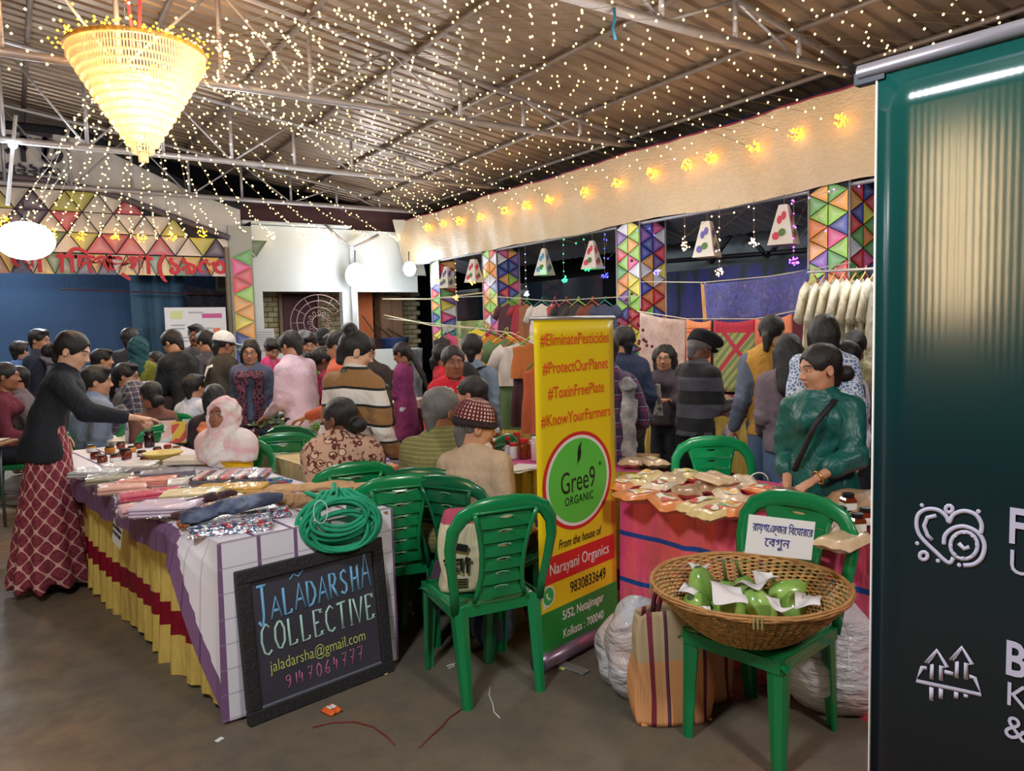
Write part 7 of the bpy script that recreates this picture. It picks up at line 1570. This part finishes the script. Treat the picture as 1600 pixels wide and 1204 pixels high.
def quilt(t):
    o = t.xyz(t.co()); y = t.math('DIVIDE', o[1], .62); z = t.math('DIVIDE', o[2], .62); fy = t.math('ABSOLUTE', t.math('SUBTRACT', t.math('FRACT', y), .5)); fz = t.math('ABSOLUTE', t.math('SUBTRACT', t.math('FRACT', z), .5)); d = t.math('ABSOLUTE', t.math('SUBTRACT', fy, fz))
    c = t.mix(t.math('GREATER_THAN', t.math('SINE', t.math('MULTIPLY', t.math('ADD', o[1], o[2]), 60.)), 0.), sr((150, 158, 84)), sr((110, 124, 84))); c = t.mix(t.math('LESS_THAN', d, .06), c, sr((170, 34, 60))); return t.mix(t.math('GREATER_THAN', o[2], -.14), c, sr((176, 30, 54)))
hang('green and maroon diamond quilt hanging in the middle of the line', [(1115, 500), (1180, 498), (1178, 612), (1114, 612)], m_cloth('quilt', quilt, .8), 6.40, .012)
hang('dark brown cloth behind the diamond quilt edge', [(1108, 500), (1118, 500), (1116, 640), (1106, 640)], cm('dkbrown', (80, 50, 44)), 6.44); hang('orange and white saree hanging right of the quilt', [(1180, 498), (1238, 490), (1240, 600), (1178, 606)], m_cloth('orange_white', bands(1, .5, [(0, (226, 130, 90)), (.4, (226, 206, 196)), (.6, (216, 110, 80))]), .8), 6.40, .02)
hang('deep maroon saree hanging at right of the line', [(1238, 490), (1262, 486), (1262, 640), (1240, 640)], cm('dmaroon', (92, 26, 44)), 6.38, .02); hang('golden yellow cloth strip beside the cream kurtas', [(1262, 440), (1276, 432), (1268, 620), (1255, 620)], m_satin('gold_strip', (214, 160, 60), .5, .0), 6.30, .02)
hang('maroon lower cloth panel under the stall hangings', [(1120, 612), (1175, 612), (1172, 640), (1118, 640)], cm('lowmar', (150, 24, 50)), 6.41, .01)
tag(MB().tube([PX(1000, 440, 6.9), PX(1100, 441, 6.72), PX(1200, 432, 6.70), PX(1330, 410, 6.9)], .006, 5).build('clothes_line', RW, None, True), 'cream rope carrying the blue batik cloth', 'clothes line')
tag(MB().tube([PX(996, 486, 6.45), PX(1073, 498, 6.44), PX(1180, 498, 6.42), PX(1270, 480, 6.4)], .006, 5).build('clothes_line', RW, None, True), 'lower rope carrying the beige sheet and quilt', 'clothes line')
for i, (px, py) in enumerate(((1272, 438), (1288, 440), (1304, 436), (1320, 434), (1337, 436), (1352, 434), (1368, 432))):
    p = PX(px, py, 5.9); mm = m_cloth('kurta_cream' if i % 2 else 'kurta_leaf', mottle(9 if i % 2 else 14, [(222, 214, 192), (214, 204, 178), (150, 148, 96)] if not i % 2 else [(214, 206, 186), (230, 224, 206)]), .8, (30, .2))
    garment('cream kurta on a wooden hanger, %s from the left of the rack' % ['first', 'second', 'third', 'fourth', 'fifth', 'sixth', 'seventh'][i], p, .22, .42, .95, mm, 'wood', .28, th=.07)
tag(MB().tube([PX(1262, 425, 5.9), PX(1400, 418, 5.9)], .012, 6).build('garment_rail', MPIPE, None, True), 'metal rail holding the cream kurtas', 'rail')
hang('black and white portrait poster beside the purple tunic woman', [(634, 543), (660, 543), (660, 625), (634, 625)], m_cloth('portrait_print', mottle(3, [(24, 24, 26), (90, 90, 92), (150, 150, 150)]), .6, None), 7.0, .0, 'poster')
dn = empty('dried_flowers', DD(985, 520, 7.0), label='dark red dried flower sprays hanging before the third pillar', cat='flowers'); rnd = random.Random(4); b = MB()
for k in range(60): bulb = (rnd.gauss(0, .10), rnd.gauss(0, .05), rnd.gauss(-.1, .22)); b.ball(bulb, .016, 5, 4)
b.build('berries', mat('dried_red', (110, 30, 36), .7), dn)['kind'] = 'stuff'; MB().tube([(0, 0, .35), (.02, 0, 0), (-.02, 0, -.4)], .004, 4).build('stem', MDG, dn)
# ------------------------------------------------------------ the crowd
def cl_(n, c, **k): return mat('wear_'+n, c, .82, noise=(16, .07), wr=True, **k)
def m_ogee():
    t = NT('ogee_skirt'); o = t.xyz(t.co()); an = t.math('ARCTAN2', o[1], o[0]); u = t.math('MULTIPLY', an, 15.); v = t.math('MULTIPLY', o[2], 58.)
    v2 = t.math('ADD', v, t.math('MULTIPLY', t.noise(t.co(), 3), .6)); f = t.math('ABSOLUTE', t.math('ADD', t.math('COSINE', u), t.math('COSINE', v2)))
    n = t.noise(t.co(), 60, 2); inn = t.ramp(n, [(.40, sr((104, 36, 52))), (.60, sr((140, 52, 66)))]); g = t.ramp(f, [(.0, (0, 0, 0)), (.20, (0, 0, 0)), (.26, (1, 1, 1))]); t.lk(t.mix(g, sr((206, 160, 150)), inn), t.b.inputs['Base Color']); t.b.inputs['Roughness'].default_value = .85; return t.m
def paisley(base, line, fill):
    def fn(t):
        c = t.co(); q = t.n('ShaderNodeTexVoronoi'); t.lk(c, q.inputs['Vector']); q.inputs['Scale'].default_value = 15; d = q.outputs['Distance']
        a = t.ramp(d, [(0, sr(fill)), (.30, sr(fill)), (.31, sr(line)), (.37, sr(line)), (.38, sr(base))], 'CONSTANT'); n = t.noise(c, 34, 2); return t.mix(t.ramp(n, [(.56, (0, 0, 0)), (.58, (1, 1, 1))]), a, sr(line))
    return fn
DT = dict(k='trouser', m=mat('dark_trousers', (34, 36, 46), .8)); JN = dict(k='trouser', m=mat('jeans', (84, 104, 138), .85, noise=(20, .1)), loose=.025, flare=.03)
SHO = mat('dark_shoes', (26, 22, 22), .5)
def teal_scarf(root, d):
    s = d['s']; p = d['pel']; P = [p+np.array([-.22, .0, .20]), p+np.array([-.27, -.05, .0]), p+np.array([-.34, -.10, -.25]), p+np.array([-.40, -.12, -.50]), p+np.array([-.44, -.12, -.72])]
    MB().tube(P, [.02, .03, .035, .04, .04], 8, flat=.3, up=(0, 1, 0)).build('stole', mat('teal_stole', (40, 130, 130), .8, bump=(50, .3)), root, True)
    MB().tube([d['wL']-nrm(d['wL']-d['eL'])*.01+.034*np.array([math.cos(a), math.sin(a), 0]) for a in np.linspace(0, 2*PI, 13)[:-1]], .008, 5, closed=True).build('wrist_watch', MINK, root, True)
person('woman in black jacket and red ogee-patterned long skirt reaching across the jars', (113, 549), 4.85, 62, 'f', lean=23, hyaw=20, hp=24, aR=(.26, .37, -.22), aL=(-.20, -.05, -.36), hintL=(-.8, -.4, 0), hands=('point', 'relax'), palmR=(0, 0, 1),
       top=dict(m=cl_('black_jacket', (20, 24, 34)), sl=.93, len='hip', loose=.022, name='jacket', collar=True, fold=.009), bot=dict(k='skirt', m=m_ogee(), hem=.07, r=.31, amp=.022, n=12), hair=('bunlow', HB), skin=SK3, feet=SHO, extra=teal_scarf)
MWP = m_cloth('white_pink_scarf', mottle(4, [(226, 214, 210), (226, 216, 212), (222, 176, 180), (226, 220, 216), (228, 222, 218)]), .85, (40, .35))
person('woman in white and pink headscarf and yellow sleeves seated behind the table', (349, 652), 4.85, -160, 'f', True, lean=2, hyaw=-4, hp=-10, aR=(.05, .25, -.36), aL=(-.05, .22, -.38), top=dict(m=cl_('yellow', (222, 178, 20)), sl=.95), hair=('hijab', MWP), shawl=dict(m=MWP, sl=.36, z=.80, slope=1), skin=SK2, bot=dict(k='skirt', m=cl_('yellow', (222, 178, 20))))
def sweater(t):
    z = t.xyz(t.co())[2]; x = t.xyz(t.co())[0]; zz = t.math('ADD', z, t.math('MULTIPLY', t.math('ABSOLUTE', x), .10)); f = t.math('FRACT', t.math('DIVIDE', t.math('ADD', zz, .05), .205))
    return t.ramp(f, [(0, sr((26, 26, 28))), (.07, sr((222, 214, 206))), (.46, sr((222, 214, 206))), (.47, sr((26, 26, 28))), (.54, sr((146, 106, 62)))], 'CONSTANT')
person('woman from behind in brown, white and black striped sweater', (556, 550), 4.45, 22, 'f', lean=6, hyaw=48, hp=22, aR=(.10, .10, -.48), aL=(-.06, .20, -.42), fat=1.12, top=dict(m=m_cloth('striped_sweater', sweater, .9, (120, .4)), sl=.93, len='hip', loose=.026, collar=True, fold=.010), hair=('knot', HB), skin=SK3, scarf=dict(m=m_cloth('green_plaid_scarf', plaid(.05, (40, 56, 50), (90, 100, 84), (170, 160, 130)), .85), L=.1, R=.12))
def earring(root, d):
    for s in (-1, 1): o = MB().tube([(s*.080, 0, -.035), (s*.082, 0, -.06)], [.004, .007], 6).build('earring', mat('brass', (206, 160, 80), .3, .9), root, True); o.matrix_local = d['MH']
MPA = m_cloth('paisley_shawl', paisley((196, 156, 132), (92, 38, 34), (214, 182, 152)), .85, (60, .2))
person('woman with bun in brown paisley shawl seated near the necklaces', (531, 655), 4.25, -28, 'f', True, lean=9, hyaw=-38, hp=8, fat=1.05, aR=(-.02, .2, -.40), aL=(.02, .2, -.40), top=dict(m=cl_('dk_blouse', (70, 30, 34)), sl=.9), hair=('bunlow', HB), shawl=dict(m=MPA, sl=.85, z=.50), skin=SK4, extra=earring, bot=dict(k='skirt', m=cl_('plumskirt', (64, 30, 44))))
person('grey haired man in olive striped shirt seated with his back turned', (690, 643), 4.05, 18, 'm', True, lean=8, hyaw=28, hp=10, fat=1.16, aR=(.05, .22, -.38), aL=(-.05, .22, -.38), top=dict(m=m_cloth('olive_stripe', bands(2, .022, [(0, (122, 116, 66)), (.55, (146, 138, 84)), (.85, (104, 98, 58))]), .85), collar=True, loose=.024), hair=('receding', HG), skin=SK2)
def knit(t):
    o = t.xyz(t.co()); an = t.math('ARCTAN2', t.math('ADD', o[1], .01), o[0]); a = t.math('GREATER_THAN', t.math('SINE', t.math('MULTIPLY', an, 30.)), .35); b_ = t.math('GREATER_THAN', t.math('FRACT', t.math('DIVIDE', o[2], .018)), .42)
    c = t.mix(t.math('MULTIPLY', t.math('MULTIPLY', a, b_), t.math('GREATER_THAN', o[2], .045)), sr((92, 28, 34)), sr((206, 180, 166))); return t.mix(t.math('GREATER_THAN', o[2], .045), sr((44, 26, 28)), c)
MBN = m_cloth('maroon_knit_cap', knit, .95, (200, .6))
person('bearded man in maroon knitted cap and beige shirt seated with his back turned', (743, 668), 3.80, 32, 'm', True, lean=8, hyaw=42, hp=12, aR=(.05, .22, -.38), aL=(-.05, .22, -.38), top=dict(m=cl_('beige_shirt', (184, 158, 132)), collar=True, loose=.024), hair=('crop', HG), hat=('beanie', MBN), beard=('beard', HW), skin=SK1)
person('smiling woman in bright red tunic standing beyond the seated men', (708, 567), 5.3, 168, 'f', lean=2, hyaw=-6, hp=4, aR=(.05, .15, -.44), top=dict(m=cl_('bright_red', (206, 24, 44)), sl=.9, len='thigh'), hair=('tied', HB), skin=SK2, scarf=dict(m=m_cloth('bw_print_scarf', vor(40, (30, 30, 34), (220, 214, 210)), .8), L=.25, R=.05))
person('man in grey blue shirt with large black backpack, seen from behind', (738, 546), 5.95, 18, 'm', lean=3, hyaw=-10, top=dict(m=cl_('grey_blue', (112, 128, 146)), collar=True), hair=('short', HB), pack=mat('black_pack', (22, 22, 28), .7), skin=SK3)
person('woman in red kurta half hidden left of the smiling one', (692, 556), 7.6, 70, 'f', top=dict(m=cl_('red2', (196, 30, 50)), len='thigh'), hair=('tied', HB), skin=SK2)
person('short haired child seated before the smiling woman', (737, 617), 5.0, -62, 'm', True, hyaw=-10, top=dict(m=cl_('maroon_check', (140, 40, 50))), hair=('crop', HB), skin=SK1)
def phone(root, d):
    p = (d['hR']+d['hL'])/2; MB().box(tuple(p+np.array([0, .03, .03])), (.07, .010, .14), M=Matrix.Rotation(-.9, 3, 'X'), bev=.004).build('phone', MINK, root)
person('woman in long purple kurta with brown stole and white trousers', (628, 553), 7.95, -72, 'f', lean=2, hp=22, aR=(-.06, .30, -.26), aL=(.06, .30, -.26), hands=('grip', 'grip'), top=dict(m=m_cloth('purple_kurta', mottle(30, [(124, 40, 98), (150, 60, 120)]), .8), sl=.85, len='knee'), bot=dict(k='trouser', m=cl_('white_tr', (214, 214, 226))), hair=('braid', HB), scarf=dict(m=cl_('brown_stole', (112, 74, 50)), L=.55, R=.6), skin=SK2, feet=SHO, extra=phone)
person('woman facing the camera in grey blue kurta with glasses and black printed scarf', (391, 550), 6.9, 172, 'f', hyaw=-6, hp=12, top=dict(m=cl_('slate_kurta', (82, 88, 112)), sl=.9, len='thigh'), hair=('bob', HB), glasses=True, scarf=dict(m=m_cloth('black_print', vor(30, (30, 24, 36), (120, 60, 80)), .85), L=.45, R=.45), skin=SK1)
person('man in pale pink shirt looking down, standing by the vegetable stall', (455, 540), 6.45, -58, 'm', lean=10, hp=26, fat=1.1, aR=(.02, .2, -.42), aL=(-.02, .2, -.42), top=dict(m=cl_('pale_pink', (214, 186, 200)), collar=True, len='thigh'), hair=('short', HB), glasses=True, skin=SK1)
person('person in hot pink patterned shirt bending behind the pink shirted man', (425, 545), 8.3, 140, 'm', lean=14, hp=36, top=dict(m=m_cloth('hot_pink', mottle(24, [(206, 40, 110), (226, 90, 150)]), .8)), hair=('short', HB), skin=SK1)
person('woman in green saree with red and black blouse from behind', (505, 563), 6.7, 42, 'f', hyaw=25, hp=14, fat=1.08, aR=(.02, .2, -.34), top=dict(m=m_cloth('red_black_blouse', mottle(28, [(30, 20, 30), (190, 30, 80)]), .8), sl=.45, len='waist'), bot=dict(k='saree', m=cl_('green_saree', (96, 150, 44)), amp=.014), shawl=None, scarf=dict(m=cl_('green_saree', (96, 150, 44)), L=.35, R=.02), hair=('bun', HB), skin=SK4)
person('man in glasses and rust orange shirt looking left behind the striped sweater', (529, 541), 5.9, -78, 'm', lean=8, hp=20, aL=(-.02, .25, -.36), aR=(.02, .25, -.36), top=dict(m=cl_('rust', (196, 92, 60)), collar=True), hair=('short', HB), glasses=True, skin=SK1)
person('person in dark brown jacket hidden right of the striped sweater', (572, 548), 6.6, 10, 'm', lean=8, top=dict(m=cl_('dkbrownj', (52, 40, 36)), loose=.03), hair=('short', HB))
person('person with black hair in charcoal top at the far window', (484, 537), 8.3, 165, 'm', hp=25, top=dict(m=cl_('charcoal', (50, 54, 66))), hair=('short', HB), skin=SK1)
person('man in dark flat cap farthest back beneath the ring grille', (505, 532), 9.0, 0, 'm', top=dict(m=cl_('charcoal2', (40, 42, 50))), hair=('short', HB), hat=('beanie', cl_('charcoal2', (40, 42, 50))))
person('grey haired person farthest back left of the flat cap', (475, 531), 9.5, 20, 'm', top=dict(m=cl_('taupe', (90, 84, 80))), hair=('short', HG))
# left group
person('man in navy jacket and glasses standing before the dark stage', (62, 532), 8.6, 92, 'm', top=dict(m=cl_('navy', (34, 40, 62)), collar=True), hair=('short', HB), glasses=True, scarf=dict(m=cl_('greysc', (90, 84, 96)), L=.3, R=.3), skin=SK1)
person('person in light blue shirt with back turned at the left', (31, 549), 8.9, 12, 'm', lean=8, top=dict(m=cl_('lightblue', (86, 120, 176))), hair=('short', HB))
person('person in maroon shawl seated at the far left edge', (9, 583), 7.2, 70, 'f', True, lean=12, top=dict(m=cl_('maroonsh', (104, 34, 56))), hair=('tied', HB), aR=(0, .3, -.3), skin=SK2)
person('person in grey pullover seated second from left edge', (26, 592), 7.9, -120, 'm', True, lean=10, top=dict(m=cl_('greypull', (120, 110, 120))), hair=('short', HB), skin=SK1)
person('man with dark jacket seen from behind near the stage curtain', (204, 530), 8.7, 6, 'm', top=dict(m=cl_('darkj', (44, 46, 56)), collar=True, loose=.03), hair=('short', HB))
person('woman in teal headscarf and olive top with dark straps', (217, 546), 7.9, 4, 'f', fat=1.1, top=dict(m=m_cloth('olive_floral', mottle(26, [(96, 104, 40), (140, 146, 60)]), .85)), hair=('hijab', cl_('tealscarf', (24, 74, 84))), strap=dict(m=MINK, side=-1))
def held_sheet(c):
    def f(root, d):
        p = (d['hR']+d['hL'])/2+np.array([0, .06, .0]); MB().box(tuple(p), (.20, .008, .28), M=Matrix.Rotation(-.25, 3, 'X')).build('held_leaflet', c, root)
    return f
person('young man in black hoodie bending over a white leaflet', (270, 536), 7.4, -72, 'm', lean=16, hp=34, aR=(-.02, .30, -.30), aL=(.02, .34, -.32), top=dict(m=cl_('blackhood', (24, 28, 34)), hood=True, loose=.034), hair=('short', HB), skin=SK1, extra=held_sheet(MWS))
person('man with glasses and moustache facing the camera before the poster', (307, 524), 8.9, 178, 'm', top=dict(m=cl_('greybrown', (84, 82, 90))), hair=('short', HB), glasses=True, beard=('moustache', HB), skin=SK2)
person('man in grey shirt looking down beside the white cap', (322, 535), 7.9, -64, 'm', lean=8, hp=22, top=dict(m=cl_('darkgreysh', (70, 70, 82)), collar=True), hair=('short', HB), skin=SK1)
person('man in white cap and dark olive jacket with white stripe', (350, 540), 7.3, 42, 'm', lean=10, hp=18, fat=1.1, aR=(.02, .3, -.28), top=dict(m=cl_('olivej', (58, 52, 44)), loose=.032), hair=('crop', HB), hat=('cap', cl_('whitecap', (224, 222, 224))), skin=SK2, strap=dict(m=MWS))
person('dark haired man with glasses seated, looking right, in grey scarf', (198, 588), 7.5, 82, 'm', True, top=dict(m=cl_('grey3', (92, 92, 104))), hair=('short', HB), glasses=True, skin=SK1, scarf=dict(m=cl_('greysc', (90, 84, 96))))
MPS = m_cloth('plaid_headscarf', plaid(.05, (74, 70, 82), (150, 146, 158), (40, 36, 50)), .85)
person('person wrapped in grey plaid headscarf seated near the booklets', (210, 617), 6.7, -50, 'f', True, top=dict(m=cl_('grey4', (110, 112, 130))), hair=('drape', MPS), shawl=dict(m=MPS, sl=.5, z=.7), skin=SK2)
person('woman with dark bun seated, back turned, beside the plaid headscarf', (236, 618), 6.2, -48, 'f', True, lean=10, top=dict(m=cl_('brownb', (110, 70, 60)), sl=.4), hair=('bunlow', HB), skin=SK2)
person('man in light blue shirt seated behind the outstretched arm', (151, 597), 6.3, 40, 'm', True, lean=14, hyaw=25, fat=1.15, top=dict(m=cl_('paleblue', (128, 144, 172)), collar=True, loose=.026), hair=('short', HB), skin=SK1)
person('boy in white shirt seated with his back turned', (303, 605), 7.0, 20, 'm', True, top=dict(m=cl_('whitesh', (206, 208, 224))), hair=('short', HB), skin=SK1)
person('woman with black hair in dark plum kurta and orange stole, back turned', (336, 624), 5.9, -14, 'f', True, fat=1.05, top=dict(m=cl_('plumk', (48, 34, 40)), loose=.024), hair=('bob', HB), scarf=dict(m=cl_('orange_stole', (196, 112, 70)), L=.3, R=.1, back=-1), skin=SK2)
person('person in dark top behind the olive top woman', (243, 566), 8.3, -160, 'f', top=dict(m=cl_('plum3', (66, 50, 62))), hair=('tied', HB), skin=SK2)
person('person in white sleeves hidden behind the black jacket woman', (160, 563), 8.0, 60, 'm', lean=12, top=dict(m=cl_('white4', (204, 204, 212))), hair=('short', HB), skin=SK1)
# right group
MPLD = m_cloth('purple_plaid', plaid(.085, (56, 34, 72), (120, 50, 90), (170, 180, 206)), .85, (70, .15))
def phone2(root, d): MB().box(tuple(d['hR']+np.array([-.01, .02, .01])), (.016, .075, .14), M=Matrix.Rotation(-.5, 3, 'X'), bev=.004).build('phone', MINK, root)
person('man in purple plaid shirt and grey white scarf, head behind the yellow banner', (943, 550), 4.75, -24, 'm', lean=4, fat=1.12, aR=(.15, .12, -.40), hands=('grip', 'relax'), top=dict(m=MPLD, loose=.026, len='thigh', fold=.010), hair=('short', HB), scarf=dict(m=m_cloth('grey_white_scarf', mottle(9, [(92, 92, 98), (150, 150, 154), (206, 204, 206)]), .85), L=.3, R=.55, back=1, w=1.1), skin=SK1, extra=phone2)
person('man in navy pullover standing just right of the yellow banner', (974, 534), 6.0, -24, 'm', fat=1.1, top=dict(m=cl_('navy2', (36, 46, 76)), loose=.026), hair=('short', HB), skin=SK1)
person('woman with curly hair and glasses looking out behind the stall', (1038, 560), 6.7, -150, 'f', hyaw=-10, top=dict(m=cl_('grey5', (70, 60, 70))), hair=('curly', HB), glasses=True, skin=SK1, aR=(0, .3, -.22), aL=(0, .3, -.22), extra=held_sheet(m_cloth('floral_card', mottle(16, [(220, 220, 216), (222, 222, 220), (70, 80, 110), (220, 220, 218)]), .6)))
MJK = m_cloth('grey_stripe_sweater', bands(2, .20, [(0, (26, 26, 32)), (.5, (74, 74, 84))]), .9, (120, .3))
person('man in black beret and black and grey striped sweater looking at goods', (1093, 545), 5.65, 58, 'm', lean=5, hp=30, aR=(-.02, .30, -.26), aL=(.02, .32, -.24), hands=('grip', 'grip'), top=dict(m=MJK, collar=True, loose=.026), hair=('crop', HG), hat=('beret', mat('black_wool', (22, 22, 28), .95)), glasses=True, skin=SK4, bot=dict(k='trouser', m=mat('black_trousers', (18, 18, 24), .8), loose=.03), feet=SHO)
def book(root, d):
    p = d['hL']+np.array([-.02, .05, -.06]); r = MB().box((0, 0, 0), (.02, .21, .28), bev=.003).build('booklet', mat('lilac_cover', (186, 172, 190), .5), root); r.location = p; r.rotation_euler = (.5, .1, .35)
    MB().box((-.012, .0, .03), (.003, .15, .10)).build('cover_print', LM[2] if False else m_cloth('pink_print', mottle(20, [(170, 60, 120), (90, 70, 80), (210, 160, 90)]), .5, None), r)
person('person in mustard yellow vest and blue grey sleeves holding a booklet', (1206, 520), 5.25, 8, 'm', lean=3, hyaw=28, hp=12, aL=(-.10, .05, -.50), aR=(.02, .2, -.36), hands=('relax', 'grip'), top=dict(m=cl_('bluegrey', (96, 104, 126)), len='hip', vest=cl_('mustard_vest', (196, 146, 60)), loose=.020), hair=('tied', HB), skin=SK1, bot=JN, extra=book)
person('woman with loose black hair in mauve grey hooded sweatshirt', (1232, 550), 4.95, 20, 'f', lean=3, hp=12, aL=(-.05, .14, -.40), top=dict(m=cl_('mauve', (112, 98, 108)), hood=True, loose=.024), hair=('loose', HB), skin=SK1, bot=JN)
def bangle(root, d):
    ax = nrm(d['wL']-d['eL']); x = nrm(np.cross(ax, (0, 0, 1))); y = np.cross(ax, x); c = d['wL']-ax*.01
    MB().tube([c+.032*(x*math.cos(a)+y*math.sin(a)) for a in np.linspace(0, 2*PI, 17)[:-1]], .005, 5, closed=True).build('bangle', mat('gold', (226, 180, 90), .25, .9), root, True)
person('woman in dark teal kurta with diagonal black strap arranging packets', (1281, 577), 3.62, -158, 'f', lean=5, hyaw=58, hp=10, fat=1.10, aL=(.16, .26, -.36), aR=(.02, .12, -.44), hintL=(-.9, -.2, -.4), hands=('relax', 'relax'), palmL=(0, 0, 1), top=dict(m=mat('teal_kurta', (12, 88, 82), .42, noise=(7, .12), wr=True), sl=.74, len='thigh', loose=.022, collar=True, fold=.010, flare=.012), hair=('bunlow', HB), strap=dict(m=mat('black_strap', (24, 20, 26), .6), side=-1), skin=SK1, extra=bangle)
person('woman with short black curls in blue and white printed cloth', (1287, 522), 4.75, 12, 'f', lean=3, top=dict(m=m_cloth('blue_white_print', vor(45, (96, 124, 176), (214, 222, 232)), .8), loose=.026), hair=('bob', HB), skin=SK1)
person('young man in cream patterned shirt looking down at right', (1335, 543), 5.7, -150, 'm', lean=8, hp=34, top=dict(m=m_cloth('cream_print', mottle(20, [(206, 196, 160), (160, 150, 104)]), .8), collar=True), hair=('short', HB), skin=SK2)
person('person in patterned white jacket close behind the teal kurta', (1318, 562), 4.9, -100, 'm', lean=6, top=dict(m=m_cloth('white_chev', bands(1, .05, [(0, (190, 190, 206)), (.6, (60, 50, 70))]), .8)), hair=('short', HB), skin=SK1)
# chairs below the seated people
seated = [o for o in COL.objects if o.type == 'EMPTY' and o.get('category') == 'person' and 'seated' in o.get('label', '')]
for o in seated:
    who = {'white and pink headscarf': 'white headscarf woman', 'paisley': 'paisley shawl woman', 'olive striped': 'man in the olive striped shirt', 'maroon knitted cap': 'bearded man in maroon cap', 'child': 'short haired child', 'left edge': None, 'looking right': 'seated man with glasses', 'plaid headscarf seated': 'plaid headscarf person', 'dark bun': 'woman with dark bun', 'light blue shirt': 'man in light blue shirt', 'boy in white': 'boy in the white shirt'}
    w_ = next((v for k, v in who.items() if k in o['label']), 'plum kurta woman'); a = o.rotation_euler[2]
    if w_ is None: w_ = 'maroon shawl person at the left' if 'maroon' in o['label'] else 'grey pullover person at the left'
    fx, fy = -math.sin(a), math.cos(a); sx = .11
    chair('green plastic chair on which the %s sits' % w_, o.location.x+fx*sx, o.location.y+fy*sx, a, MGC3, src=None if w_.startswith('bearded') else (CH0 if False else None)) if 'bearded' in w_ or 'olive striped' in w_ else chair('green plastic chair on which the %s sits' % w_, o.location.x+fx*sx, o.location.y+fy*sx, a, src=CH0)
o = [x for x in seated if 'plum kurta' in x['label']]
